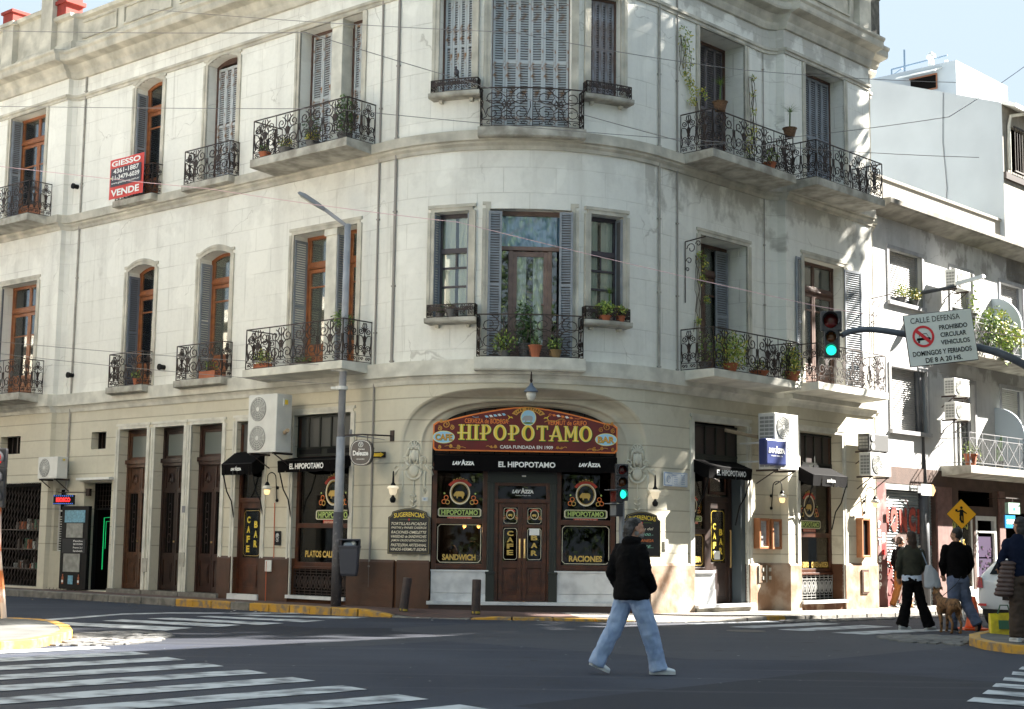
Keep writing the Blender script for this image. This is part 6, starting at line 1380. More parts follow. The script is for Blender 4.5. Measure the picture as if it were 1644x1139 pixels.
ac(fr(14.95,.25,8.2),.85,.5,.3,1,'white air conditioner on the grey block, upper floor beside the lamp head','left')
ac(fr(14.75,.25,5.36),.85,.45,.3,1,'upper of two white air conditioners on the grey block, right of the sign pole','left')
ac(fr(14.75,.25,4.74),.85,.45,.3,1,'lower of two white air conditioners on the grey block, above the planted balcony','left')
# canvas roll poking out by the AC units
b=MB(); b.tube([(-6.1-(-6.1),-.1,3.55),(.3,-.5,3.62),(.75,-.75,3.66)],.045,8); split_obj(b,'rolled_awning',mat('beige_canvas',(.35,.27,.18),.9),'beige rolled canvas sticking out between the left air conditioner and the window','rolled awning',fr(-5.95,0,0))
b=MB(); b.tube([(0,-.1,3.86),(.5,-.3,3.78),(.95,-.4,3.74)],.04,8); split_obj(b,'rolled_awning',MATS['beige_canvas'],'beige rolled canvas above the right side door, left of the air conditioner','rolled awning',fr(5.2,0,0))
# ---- signs
M=fr(-3.13,.62,3.15)@RotZ(.35); t=thing('hanging_sign','round black and white beer sign hanging on an iron bracket beside the lamp post','sign',M)
b=MB(); rr=lambda k:(.24*math.copysign(abs(math.cos(k))**.75,math.cos(k)),.26*math.copysign(abs(math.sin(k))**.75,math.sin(k)))
for sc_,y0,y1,m in ((1,0,.10,0),(.93,-.002,0,1),(.89,-.004,-.002,0)): b.prism([(rr(2*math.pi*k/28)[0]*sc_,rr(2*math.pi*k/28)[1]*sc_) for k in range(28)],y0,y1,m)
part(b,'board',[mat('sign_navy_black',(.012,.012,.02),.3),M_wl],t,M)
b=MB(); b.text('Deleuze',0,-.01,.34,.10,-.012,off=.04); b.text('Cerveza',.02,.07,.14,.035,-.012,off=.02); b.text('CERVECERIA',0,-.13,.18,.022,-.012); b.tube([(.05*math.cos(k*.628),-.008,.16+.05*math.sin(k*.628)) for k in range(11)],.007,4); b.tube([(-.02,-.008,.19),(0,-.008,.13),(.02,-.008,.19)],.008,4); part(b,'lettering',M_wl,t,M)
b=MB(); b.M=RotZ(-.35); b.tube([(-.45,-.02,.36),(.0,.02,.36),(.25,.62,.36)],.015,6); b.box(.2,.3,.60,.64,.25,.47); b.M=Matrix.Identity(4); b.tube([(-.12,.05,.36),(-.12,.05,.22)],.008,4); b.tube([(.12,.05,.36),(.12,.05,.22)],.008,4); part(b,'bracket',M_iron,t,M)
M=fr(-3.27,.03,3.14); t=thing('direction_sign','small yellow arrow sign on the wall right of the round beer sign','sign',M); b=MB(); b.box(-.22,.22,-.01,.02,-.055,.055); part(b,'plate',M_black,t,M); b=MB(); b.prism([(-.2,-.035),(.10,-.035),(.10,-.05),(.2,0),(.10,.05),(.10,.035),(-.2,.035)],-.016,-.011); part(b,'arrow',mat('arrow_yellow',(.85,.55,.02),.5),t,M)
M=fr(5.4,1.0,3.11); t=thing('box_sign','square navy coffee sign with white lettering in front of the tall air conditioner','sign',M)
b=MB(); b.box(0,.78,-.0,.2,0,.56,0); part(b,'box',mat('navy_blue',(.012,.025,.12),.4),t,M,bevel=.04); b=MB(); coffee_logo(b,.39,.31,.62,-.012,0,'TORINO, ITALIA, 1895'); part(b,'lettering',M_wl,t,M); b=MB(); b.tube([(.46,.1,.5),(.46,.98,.5)],.02,6); b.tube([(.46,.1,.1),(.46,.98,.1)],.02,6); b.box(.78,.81,.02,.18,.02,.54); part(b,'bracket',M_white,t,M)
# kiosk LED sign and poster panel
M=fr(-13.95,.35,2.2)@RotZ(.35); t=thing('led_sign','glowing red and blue kiosk sign hanging over the doorway at the left','sign',M); b=MB(); b.box(-.3,.3,0,.06,0,.24); b.box(-.02,.02,.0,.06,.24,.30); part(b,'panel',M_black,t,M)
b=MB(); b.text('KIOSCO',0,.12,.42,.11,-.008,off=.05,m=0)
for k in range(10): b.box(-.27+k*.06-.006,-.27+k*.06+.006,-.006,0,.02,.032,1); b.box(-.27+k*.06-.006,-.27+k*.06+.006,-.006,0,.208,.22,1)
part(b,'lettering',[mat('led_red',(.6,.02,.02),.5,emit=(1,.03,.03),es=.28),mat('led_blue',(.05,.1,.8),.5,emit=(.1,.3,1),es=.4)],t,M); b=MB(); b.tube([(-.2,.03,.30),(.55,.25,.30)],.012,5); b.box(.5,.6,.2,.3,.22,.4); part(b,'bracket',M_iron,t,M)
M=fr(-14.22,.12,.15)@RotZ(.12); t=thing('kiosk_display','tall black kiosk panel with chalk prices, blue poster and bottle pictures beside the door','display panel',M)
b=MB(); b.box(0,.98,-.08,.02,0,2.02,0); part(b,'panel',M_black,t,M,bevel=.01)
b=MB(); b.box(.12,.86,-.09,-.08,1.62,1.92,0); b.box(.2,.8,-.09,-.08,1.25,1.60,1); b.box(.14,.74,-.09,-.08,.42,.86,1); b.box(.08,.92,-.095,-.08,.88,1.22,2)
for i in range(4):
    b.text(('Pancho','$2500','Promo 2x1','Sandwich')[i],.66-.0*i,1.17-.08*i,.34,.045,-.10,off=.01,m=3)
for x in (.14,.72): b.box(x-.03,x+.03,-.09,-.08,.12,.30,4); b.box(x-.012,x+.012,-.09,-.08,.30,.36,4); b.box(x-.03,x+.03,-.092,-.088,.16,.22,3)
b.box(.34,.52,-.09,-.08,.12,.33,0); part(b,'poster',[mat('poster_sky_blue',(.2,.45,.6),.4,var=.4,vs=20),mat('steel_grey_poster',(.35,.35,.32),.4,var=.4,vs=8),mat('chalkboard',(.03,.03,.033),.8),M_wl,M_pot],t,M)
# for-sale banner
M=fr(-12.60,.38,9.62)@Matrix.Scale(1.38,4,(1,0,0)); t=thing('sale_banner','red and black for-sale banner tied to the small upper-left balcony','banner',M)
b=MB(); n=8
vs=[]
for i in range(n+1):
    for z in (0,.99): vs.append((.05+1.0*i/n,-.03-.012*math.sin(i*1.3),z+.0))
b.add(vs,[(2*i,2*i+2,2*i+3,2*i+1) for i in range(n)],0); b.add([(x,y-.006,z) for x,y,z in ((.10,-.042,.30),(1.0,-.042,.30),(1.0,-.042,.76),(.10,-.042,.76))],[(0,1,2,3)],1); part(b,'cloth',[mat('banner_red',(.60,.06,.05),.6),mat('banner_dark',(.05,.045,.06),.6)],t,M)
b=MB(); b.text('GIESSO',.55,.87,.86,.14,-.056,off=.03); b.text('4361-1887',.56,.68,.76,.12,-.056,off=.02); b.text('11-3479-6039',.56,.52,.80,.12,-.056,off=.02); b.text('www.giessoprop.com.ar',.55,.38,.84,.06,-.056,off=.01); b.text('VENDE',.55,.14,.84,.17,-.056,off=.03); b.ell((.125,-.056,.52),(.02,.004,.03),8,1); part(b,'lettering',[M_wl,M_green],t,M)
# blue-white plaques, number plate, intercoms
M=fr(3.54,.02,2.60); t=thing('wall_plaque','white tiled plaque with blue writing right of the entrance lamp','plaque',M); b=MB(); b.box(-.40,.40,-.02,0,0,.29,0); part(b,'plate',mat('plaque_white',(.60,.64,.68),.3),t,M); b=MB(); b.box(-.37,-.12,-.022,-.02,.02,.27,1); b.box(-.36,-.13,-.024,-.022,.03,.26,0)
border(b,-.38,.38,.015,.275,-.0225,1,.006,.0); b.tube([(-.245+.06*math.cos(k*.6),-.026,.14+.07*math.sin(k*.6)) for k in range(11)],.005,3,1)
for k in range(5): b.text(('Bar','El Hipopotamo','Cafe','Patrimonio','Notable')[k],-.02+(.02 if k else -.02),.23-.044*k,.13,.02,-.024,m=1); b.text(('Brasil','San Telmo','1909','de la Ciudad','Defensa')[k],.24,.23-.044*k,.12,.02,-.024,m=1)
part(b,'lettering',[mat('plaque_white',(0,0,0)),mat('plaque_blue',(.10,.22,.45),.4)],t,M)
M=FM@T_(-1.97,-.06,2.24); t=thing('number_plate','tiny white and blue house number plate left of the entrance window','number plate',M); b=MB(); b.box(-.06,.06,0,.02,-.03,.05); part(b,'plate',M_white,t,M); b=MB(); b.text('401',0,.01,.05,.04,-.003,off=.02); part(b,'lettering',mat('plaque_blue',(0,0,0)),t,M)
for s,z,l in ((-6.25,1.30,'dark notice plate with white emblem on the pier right of the CAFE BAR side door'),):
    M=fr(s,.02,z); t=thing('notice_plate',l,'plate',M); b=MB(); b.box(-.09,.09,-.02,0,0,.30); part(b,'plate',M_black,t,M); b=MB(); b.text('B',0,.20,.05,.07,-.022); b.text('C/D',0,.10,.09,.05,-.022); b.tube([(.05*math.cos(k*.6),-.022,.19+.06*math.sin(k*.6)) for k in range(11)],.006,3); part(b,'lettering',M_wl,t,M)
M=fr(3.24,.02,1.32); t=thing('intercom','small white intercom plate on the pale pier left of the right side door','intercom',M); b=MB(); b.box(-.055,.055,-.015,0,0,.20,0); part(b,'plate',M_white,t,M,bevel=.005); b=MB(); [b.box(-.03,.03,-.018,-.015,.04+.05*k,.065+.05*k) for k in range(3)]; part(b,'button',M_grey,t,M)
M=fr(-6.47,.06,.74); t=thing('wall_socket_cover','white square cover on the brown plinth between the side door and the cafe window','cover',M); b=MB(); b.box(-.10,.10,-.03,0,0,.24); part(b,'plate',M_white,t,M,bevel=.006)
b=MB(); b.tube([(0,-.02,2.2),(.03,-.02,1.0),(-.12,-.09,.95),(-.14,-.07,.1)],.009,5); split_obj(b,'cable',mat('orange_cable',(.55,.13,.05),.6),'thin orange cable running down the pier beside the left crook lamp','cable',fr(-6.40,0,0))
# framed menus
for s,z,w_,h,l,dk in ((6.58,1.36,.40,.66,'left one of two wooden framed menus on the right pier',0),(7.02,1.35,.40,.66,'right one of two wooden framed menus on the right pier, below the crook lamp',0),(10.28,1.18,.40,.92,'single tall wooden framed menu with dark glass on the last pier',1)):
    M=fr(s,sec(s)*1.0,z); t=thing('framed_menu',l,'framed menu',M,'wooden menu frames on the right facade'); b=MB(); hw=w_/2; f=.055
    for a,c,z0,z1 in ((-hw,-hw+f,0,h),(hw-f,hw,0,h),(-hw+f,hw-f,0,f),(-hw+f,hw-f,h-f,h)): b.box(a,c,-.16,0,z0,z1)
    part(b,'frame',mat('light_orange_wood',(.42,.17,.07),.5,var=.25),t,M,bevel=.006); b=MB(); b.box(-hw+f,hw-f,-.10,-.02,f,h-f,0)
    if not dk:
        for k in range(16): b.box(-hw+f+.04,hw-f-.05-random.random()*.06,-.104,-.10,f+.04+k*(h-2*f-.08)/16,f+.05+k*(h-2*f-.08)/16,1)
    part(b,'menu_page',[mat('menu_paper',(.42,.44,.46),.6) if not dk else M_black,M_grey],t,M)
# plants on balconies ------------------------------------------------
GP=[mat('plant_dark',(.05,.10,.025),.6),mat('plant_mid',(.12,.20,.04),.6),mat('plant_light',(.28,.36,.07),.6),mat('plant_yellow',(.50,.42,.07),.6)]
def potted(M,kind,label,r=.14,h=.16,pm=None,n=140,sp=.16,cat='potted plant',size=.055,spz=None,cols=(0,1,2)):
    t=thing('potted_plant',label,cat,M,'potted plants on the balconies'); b=MB(); sp*=1.2; n=int(n*1.7); spz=spz and spz*1.15
    if kind!='tree' or True:
        if r>0.2: b.box(-r,r,-.08,.08,0,h)
        else: b.lathe([(r*.7,0),(r,h*.9),(r*1.1,h*.9),(r*1.1,h),(r*.9,h),(r*.85,h*.8)],(0,0,0),14)
    part(b,'pot',pm or M_pot,t,M); b=MB()
    if kind=='bush': b.leaves((0,0,h+sp*.7),(max(sp,r),sp,spz or sp),n,size,cols)
    if kind=='spiky': b.blades((0,0,h+.02),26,.26,.009,1,1.2)
    if kind=='tree': b.leaves((0,0,h+sp*1.2),(sp*.7,sp*.7,spz or sp*1.3),n,size,cols); b.tube([(0,0,h*.8),(0,0,h+sp)],.012,5,0)
    if kind=='yucca': b.tube([(0,0,h*.8),(.02,0,h+.35)],.018,5,0); b.blades((.02,0,h+.36),34,.26,.008,1,1.5)
    if kind=='cactus':
        for k in range(4): b.tube([((k-1.5)*.09,0,h*.8),((k-1.5)*.10,0,h+.35+.12*k)],.03,7,0)
    part(b,'foliage',GP,t,M); return t
mp=mat('plastic_grey_pot',(.10,.10,.10),.6)
potted(fr(-4.05,.45,9.6),'tree','tall leafy shrub in a dark pot at the right end of the upper left balcony',.15,.22,mp,420,.28,size=.06,spz=.42,cols=(0,0,1))
potted(fr(-6.3,.70,9.6),'bush','low plant in a terracotta pot at the left corner of the upper left balcony',.13,.14,None,70,.10,cols=(0,1))
potted(fr(-5.6,.70,9.6),'bush','yellowing low plant in the middle of the upper left balcony',.16,.12,mp,120,.13,cols=(1,3))
potted(fr(-4.75,.70,9.6),'bush','brown-tipped plant near the right of the upper left balcony',.15,.12,mp,130,.13,cols=(0,3))
potted(fr(-5.15,.35,9.6),'bush','dark plant standing on a stand against the upper left pillar',.14,.45,mp,120,.2,cols=(0,0))
potted(fr(-6.15,.68,5),'bush','white-flowered trailing plant at the left end of the balcony behind the lamp post',.22,.12,None,240,.15,cols=(1,2,3),size=.045)
potted(fr(-3.8,.60,5.55),'bush','hanging fern on the rail of the balcony behind the lamp post',.12,.12,mp,240,.2,cols=(0,0,1,2),spz=.2)
potted(fr(-5.0,.6,5),'bush','low plant box in the middle of the balcony behind the lamp post',.30,.08,M_dbrown,60,.06,cols=(0,1))
potted(fr(-11.3,.22,5),'bush','small grey-green plant behind the small left railing of the middle floor',.10,.16,None,70,.1)
potted(fr(-8.55,.22,5),'bush','bright green plants in a long terracotta box, middle-floor railing left of the lamp post',.28,.16,None,60,.1,cols=(1,2),spz=.16)
potted(fr(-.45,.18,5),'bush','left leafy pot plant on the balcony over the entrance',.13,.12,mp,170,.2,cols=(1,2),size=.06)
potted(fr(.12,.2,5),'bush','small plant in a terracotta pot in the middle of the balcony over the entrance',.13,.24,None,60,.09,cols=(0,1))
potted(fr(.5,.18,5),'bush','right bushy plant in a wicker pot on the balcony over the entrance',.13,.16,mat('wicker',(.20,.13,.06),.9),150,.14,cols=(0,1,2))
potted(fr(-.05,-.05,5),'tree','tall dark plant standing behind the balcony rail over the entrance',.15,.3,mp,260,.25,cols=(0,0),spz=.45,size=.07)
potted(fr(-1.5,.12,5.8),'spiky','spiky agave in a dark pot on the left window sill of the middle floor',.12,.16,mp)
potted(fr(-1.75,.12,5.8),'bush','small plant at the left corner of the left window sill',.09,.1,mp,40,.06)
potted(fr(1.62,.10,5.8),'yucca','spiky plant in a pale cone pot on the right window sill of the middle floor',.10,.20,mat('stone_pot',(.35,.28,.24),.8))
potted(fr(1.5,.15,5.8),'bush','bushy bright green plant on the right window sill of the middle floor',.13,.1,None,260,.17,cols=(1,2,2),spz=.13)
potted(fr(1.85,.15,5.8),'bush','pale flowering plant at the right corner of the right window sill',.10,.12,None,130,.11,cols=(2,3,1))
potted(fr(4.05,.82,10.46),'yucca','spiky plant in a fibre pot on the left corner of the upper right balcony rail',.15,.2,mat('coir_pot',(.20,.11,.06),.95,var=.5,vs=30,bump=.6,bs=60))
potted(fr(6.7,.82,10.46),'yucca','spiky plant in a fibre pot on the right end of the upper right balcony rail',.15,.2,MATS['coir_pot'])
potted(fr(5.6,.5,9.6),'tree','slim yellow-green plant standing on the upper right balcony',.11,.2,mp,110,.2,cols=(2,3),spz=.4)
potted(fr(6.0,.75,9.6),'bush','small green plant behind the rail of the upper right balcony',.14,.14,None,90,.14,cols=(1,2),spz=.2)
potted(fr(4.4,.80,5),'bush','large bushy yellow-green plant at the left corner of the middle right balcony',.16,.16,None,620,.30,cols=(1,2,2,3),spz=.38,size=.06)
potted(fr(4.0,.45,5),'tree','leafy plant against the wall end of the middle right balcony',.13,.18,mp,150,.2,cols=(1,2),spz=.3)
potted(fr(6.7,.82,5),'bush','trailing plant spilling over the right end of the middle right balcony',.16,.2,None,380,.22,cols=(1,2,3),spz=.36,size=.055)
potted(fr(6.9,.6,5.05),'tree','thin upright green plant between the two middle right balconies',.1,.16,mp,90,.15,cols=(1,2),spz=.5)
potted(fr(5.6,.7,5),'bush','low flowering plant in the middle of the middle right balcony',.2,.12,None,120,.12,cols=(0,1,3))
for s,z,o,kw,l in ((13.1,7.62,.0,dict(n=160,sp=.16,cols=(2,3,1)),'pale flowering plant on the sill of the first upper window of the grey block'),(13.75,7.62,.0,dict(n=150,sp=.16,cols=(0,0,3)),'dark red-leaved plant on the sill of the first upper window of the grey block'),(17.5,6.7,.8,dict(n=260,sp=.36,cols=(1,2,2,3),spz=.32,size=.10),'large vine bush overflowing the upper balcony of the grey block'),(16.75,7.0,.8,dict(n=230,sp=.33,cols=(1,2,3),spz=.45,size=.09),'straggly leafy bush rising above the upper balcony rail of the grey block'),(17.0,6.45,.9,dict(n=120,sp=.22,cols=(1,2,2),spz=.40,size=.08),'creeper tail hanging below the upper balcony slab of the grey block'),(16.2,6.75,.75,dict(n=350,sp=.35,cols=(0,1,2),spz=.5,size=.09),'creeper hanging on the rail of the upper balcony of the grey block'),(16.0,7.5,.5,dict(n=60,sp=.12,cols=(1,2,2),spz=.7,size=.10),'tall shoot rising from the upper balcony of the grey block'),(15.5,3.55,.6,dict(n=150,sp=.22,cols=(1,2),spz=.3),'leafy plant at the left corner of the lower balcony of the grey block'),(18.6,3.6,.85,dict(n=420,sp=.16,cols=(1,2,2),spz=1.2,size=.09),'ivy climbing past the lower balcony at the right edge')):
    potted(fr(s,o,z),'bush',l,.12,.14,mp,**kw)
potted(fr(17.1,.6,3.55),'cactus','tall cactus on the lower balcony of the grey block',.14,.2,mp); potted(fr(15.2,.72,3.55),'bush','terracotta pot with a small plant on the lower balcony of the grey block',.17,.3,None,50,.1)
# wall creepers on brackets, right facade
def creeper(s,z,pts,label,n=60,cols=(1,2,3),drop=.8):
    M=fr(s,0,z); t=thing('climbing_plant',label,'climbing plant',M,'creepers on the right facade'); b=MB()
    for k in range(6):
        x=random.uniform(-.15,.15); L=[(x,-.06,0)]; zz=0
        while zz>-drop*random.uniform(.7,1): zz-=.15; x+=random.uniform(-.05,.05); L.append((x,-.06-random.random()*.05,zz))
        b.tube(L,.006,4,1)
    part(b,'stem',[M_bark,M_bark],t,M); b=MB()
    for (x,zz,r) in pts: b.leaves((x,-.1,zz),(r,r*.6,r),n,.055,cols)
    part(b,'foliage',GP,t,M)
creeper(3.78,12.2,((0,0,.22),(.05,-.25,.2),(.15,-.55,.18),(.1,-.85,.12),(.2,-1.0,.12)),'leafy creeper hanging from the wall left of the upper right balcony door',70)
creeper(4.3,10.95,((-.2,.1,.15),(.15,.12,.15),(-.25,-.15,.1)),'yellow-leaved sprig on the wall left of the upper right balcony door',60,(2,3,3))
creeper(6.35,11.9,((0,0,.08),(-.05,-.4,.1),(.0,-.8,.1),(.1,-1.2,.12),(-.15,-1.5,.18)),'thin creeper trailing down between the two upper right windows',26,(2,3),1.6)
creeper(4.35,7.5,((0,0,.15),(.12,-.2,.16),(.05,-.5,.12),(.2,-.9,.10),(-.1,-1.4,.08)),'creeper hanging from an iron bracket left of the middle right window',60,(1,2,3),2.0)
for s,z,l in ((3.9,7.75,'scrolled iron bracket on the wall left of the middle right window'),(10.9,7.4,'scrolled iron bracket on the wall right of the open blue shutters')):
    M=fr(s,sec(s),z); t=thing('iron_bracket',l,'bracket',M); b=MB(); b.tube([(0,-.02,0),(0,-.55,.05)],.014,5); b.tube([(0,-.02,0),(0,-.02,-1.3)],.012,5)
    for k,(r,cy,cz) in enumerate(((.12,-.18,-.16),(.07,-.36,-.08),(.08,-.12,-.42),(.05,-.08,-.6))): b.tube([(0,cy+r*(1-.06*i)*math.cos(i*.6),cz+r*(1-.06*i)*math.sin(i*.6)) for i in range(12)],.010,4)
    part(b,'scroll',M_iron,t,M)
# pigeon on the upper-left bay rail
M=fr(-1.45,.22,10.66); t=b=MB(); b.ell((0,0,.10),(.05,.09,.07),10,0,Matrix.Rotation(.6,3,'X')); b.ell((0,-.05,.19),(.028,.032,.03),8); b.tube([(0,-.075,.19),(0,-.10,.185)],.006,4); b.tube([(0,.07,.06),(0,.16,-.02)],.025,5,r2=.015); b.tube([(.015,0,.05),(.015,0,.0)],.004,4); b.tube([(-.015,0,.05),(-.015,0,.0)],.004,4)
split_obj(b,'pigeon',mat('pigeon_grey',(.10,.09,.10),.8,var=.4,vs=40),'grey pigeon perched on the small iron rail of the upper left bay window','bird',M,smooth=True)
# ---------------------------------------------------------------- street furniture
def bollard(x,y,lean,label,z=None):
    M=Matrix.Translation((x,y,zs(x)*.6))@Matrix.Rotation(lean,4,'Y'); t=thing('bollard',label,'bollard',M,'iron bollards at the corner'); b=MB(); b.lathe([(.088,-.15),(.085,.0),(.085,.64),(.08,.66),(0,.665)],(0,0,0),18); part(b,'post',mat('rusty_brown_iron',(.055,.035,.032),.6,c2=(.025,.018,.018),vs=9,bump=.3),t,M,smooth=False)
    b=MB(); b.lathe([(.087,.03),(.088,.07)],(0,0,0),18); part(b,'paint_ring',mat('rusty_brown_iron',(0,0,0)) if lean==0 else mat('yellow_flake',(.35,.26,.04),.7,c2=(.05,.035,.03),vs=14,vpos=(.45,.55)),t,M)
bollard(-2.02,29.05,.11,'leaning dark iron bollard left of the entrance'); bollard(-.62,28.6,.015,'upright dark iron bollard in front of the left shop window')
# left street lamp
LX,LY=-3.42,30.0; M=Matrix.Translation((LX,LY,.08)); t=thing('street_lamp','tall grey lamp post with a flat LED head, on the left pavement','street lamp',M)
kx=LY/31.3; b=MB(); hgt=7.75
b.tube([(0,0,-.1),(0.0,0,.5),(0.0,0,1.0)],.10,14,r2=.10); b.tube([(0,0,1.0),(.01,0,3.4)],.095,14,r2=.088); b.tube([(.01,0,3.4),(.03,0,hgt)],.076,14,r2=.066); part(b,'pole',mat('painted_pole_grey',(.34,.35,.38),.5,var=.25,vs=4),t,M,smooth=True)
b=MB(); b.tube([(0,0,-.1),(0,0,1.9)],.104,14,r2=.099); part(b,'pole_base',mat('pole_base_dark',(.06,.055,.06),.6,c2=(.16,.15,.15),vs=10,vpos=(.3,.45)),t,M,smooth=True)
b=MB(); b.tube([(.02,0,hgt-.05),(-.45,-.02,hgt+.30)],.04,8); part(b,'arm',mat('painted_pole_grey',(0,0,0)),t,M)
HM=M@T_(-.44,-.02,hgt+.29)@Matrix.Rotation(-R_(180)+R_(33),4,'Y')@Matrix.Rotation(math.pi,4,'X')
b=MB(); b.add([(0,-.10,-.03),(.18,-.14,-.04),(.55,-.14,-.04),(.66,-.08,-.03),(.66,.08,-.03),(.55,.14,-.04),(.18,.14,-.04),(0,.10,-.03),(0,-.07,.03),(.18,-.1,.05),(.5,-.1,.05),(.64,-.06,.02),(.64,.06,.02),(.5,.1,.05),(.18,.1,.05),(0,.07,.03)],[tuple(range(7,-1,-1)),tuple(range(8,16))]+[(i,(i+1)%8,(i+1)%8+8,i+8) for i in range(8)]); part(b,'lamp_head',M_grey,t,HM,bevel=.01)
b=MB(); b.box(.24,.60,-.10,.10,-.05,-.041); part(b,'led_panel',mat('led_panel_off',(.40,.40,.35),.4),t,HM)
b=MB(); 
for z in (4.35,4.72): b.lathe([(.12,z),(.12,z+.07)],(0,0,0),12); b.box(-.22,-.1,-.03,.03,z+.01,z+.06)
part(b,'clamp',M_white,t,M)
b=MB(); b.tube([(.08,0,3.42),(.26,.0,3.42)],.02,6,r2=.015); b.tube([(.2,0,3.44),(.9,.1,3.36)],.016,6,r2=.004); b.lathe([(.03,3.42),(.03,3.55)],(.2,0,0),8); part(b,'bracket',M_grey,t,M)
# bin on the pole
M=Matrix.Translation((LX+.26,LY-.12,.72)); t=thing('litter_bin','dark grey litter bin fixed to the left lamp post, filled with rubbish','litter bin',M); b=MB()
def sq(h0,a,c): return [(-a,-c,h0),(a*.8,-c,h0),(a,-c*.8,h0),(a,c*.8,h0),(a*.8,c,h0),(-a,c,h0)]
b.add(sq(0,.15,.11)+sq(.05,.165,.13)+sq(.55,.20,.155),[(5,4,3,2,1,0)]+[(k*6+i,k*6+(i+1)%6,k*6+6+(i+1)%6,k*6+6+i) for k in(0,1) for i in range(6)]); part(b,'body',mat('bin_plastic',(.055,.055,.07),.5),t,M,bevel=.012)
b=MB(); b.add(sq(.55,.21,.165)+sq(.60,.215,.17),[(5,4,3,2,1,0),(6,7,8,9,10,11)]+[(i,(i+1)%6,6+(i+1)%6,6+i) for i in range(6)]); b.box(-.2,.2,-.15,.15,.70,.73); 
for x in (-.19,.17): b.box(x,x+.03,-.02,.14,.58,.72)
b.add([(-.2,.05,.60),(.2,.05,.60),(.2,.16,.70),(-.2,.16,.70)],[(0,1,2,3)]); part(b,'lid',mat('bin_plastic',(0,0,0)),t,M,bevel=.012)
b=MB(); b.ell((.0,-.02,.62),(.13,.09,.06),10); b.ell((.07,-.05,.64),(.06,.05,.05),8,1); part(b,'rubbish_bag',[mat('pale_bag',(.25,.32,.40),.4),M_white],t,M,smooth=True)
# traffic signals
M_sig=mat('signal_housing',(.03,.03,.035),.45); M_rl=mat('red_lens_off',(.09,.006,.005),.25); M_al=mat('amber_lens_off',(.10,.03,.004),.25); M_gl=mat('green_lens_lit',(.0,.5,.35),.3,emit=(.02,.85,.55),es=.22); M_rlit=mat('red_lens_lit',(.4,.01,.01),.3,emit=(1,.01,.01),es=.13); M_off=mat('green_lens_off',(.01,.08,.06),.3)
def heads(t,M,specs,visor=True):
    for (z,r,mm) in specs:
        b=MB(); b.box(-r*1.25,r*1.25,0,r*1.1,z-r*1.2,z+r*1.2); part(b,'housing',M_sig,t,M,bevel=.02)
        b=MB(); b.ell((0,.0,z),(r*.86,r*.35,r*.86),16); part(b,'lens',mm,t,M,smooth=True)
        b=MB(); vs=[];n=14
        for i in range(n+1):
            a=-.45+ (math.pi+.9)*i/n
            for y,k in ((0,1.0),(-r*1.5,1.0),(-r*1.5,.94),(0,.94)): vs.append((r*k*math.cos(a),y,z+r*k*math.sin(a)))
        b.add(vs,[(4*i+j,4*i+(j+1)%4,4*i+4+(j+1)%4,4*i+4+j) for i in range(n) for j in range(4)]); part(b,'visor',M_sig,t,M,smooth=False)
M=Matrix.Translation((5.38,25,5.0))@RotZ(-.25)@Matrix.Scale(.86,4); t=thing('traffic_light','large traffic light with green lit, hanging at the tip of the curved arm','traffic light',M)
heads(t,M,((.24,.165,M_rl),(-.08,.115,M_al),(-.34,.115,M_gl)))
b=MB(); b.box(-.16,.16,.16,.19,-.48,.46); b.tube([(.0,.18,-.05),(.22,.2,.0)],.03,6); part(b,'backplate',M_sig,t,M)
ARM=[(5.6,25.2,4.98),(5.75,25.2,5.06),(6.1,25.2,5.10),(6.6,25.2,5.04),(7.2,25.15,4.92),(7.9,25.1,4.80),(8.4,25.0,4.62),(8.9,25.0,4.3),(9.5,24.9,3.6),(9.8,24.9,2.6),(9.85,24.9,-.1)]
def smooth_path(P,k=5):
    P=[Vector(p) for p in P]; out=[]
    for i in range(len(P)-1):
        p0=P[max(0,i-1)];p1=P[i];p2=P[i+1];p3=P[min(len(P)-1,i+2)]
        for j in range(k):
            q=j/k; out.append(.5*((2*p1)+(p2-p0)*q+(2*p0-5*p1+4*p2-p3)*q*q+(3*p1-p0-3*p2+p3)*q**3))
    return out+[P[-1]]
o=MB(); o.tube([p-Vector((9.85,24.9,0)) for p in smooth_path(ARM)],.045,10,r2=.085); am=split_obj(o,'signal_arm',mat('blue_grey_arm',(.10,.115,.145),.45,var=.3),'long curved blue-grey arm carrying the hanging traffic light and the white street sign','signal arm',Matrix.Translation((9.85,24.9,0)),smooth=True)
M=Matrix.Translation((7.215,24.95,4.94))@Matrix.Rotation(-R_(7.2),4,'Y')@Matrix.Rotation(0,4,'Z'); t=thing('traffic_sign','white CALLE DEFENSA no-vehicles sign fixed to the curved signal arm','traffic sign',M)
hw,hh=.585,.445; b=MB(); b.box(-hw,hw,0,.03,-hh,hh,0); part(b,'plate',[mat('sign_edge_brown',(.04,.03,.03),.5)],t,M,bevel=.012); b=MB(); b.box(-hw+.012,hw-.012,-.003,0,-hh+.012,hh-.012,0); part(b,'face',[mat('sign_face_white',(.66,.69,.66),.5)],t,M)
b=MB(); kx_=[M_black,mat('sign_red',(.62,.02,.03),.5)]
b.text('CALLE DEFENSA',-.05,.33,.84,.095,-.008,off=.0); b.text('PROHIBIDO',.235,.17,.48,.08,-.008); b.text('CIRCULAR',.22,.045,.44,.08,-.008); b.text('VEHICULOS',.235,-.085,.49,.08,-.008); b.text('DOMINGOS Y FERIADOS',-.01,-.235,1.0,.085,-.008); b.text('DE 8 A 20 HS.',.0,-.36,.62,.085,-.008)
n=30; vs=[]
for i in range(n): a=2*math.pi*i/n; vs+=[(-.29+.185*math.cos(a),-.010,.05+.185*math.sin(a)),(-.29+.145*math.cos(a),-.010,.05+.145*math.sin(a))]
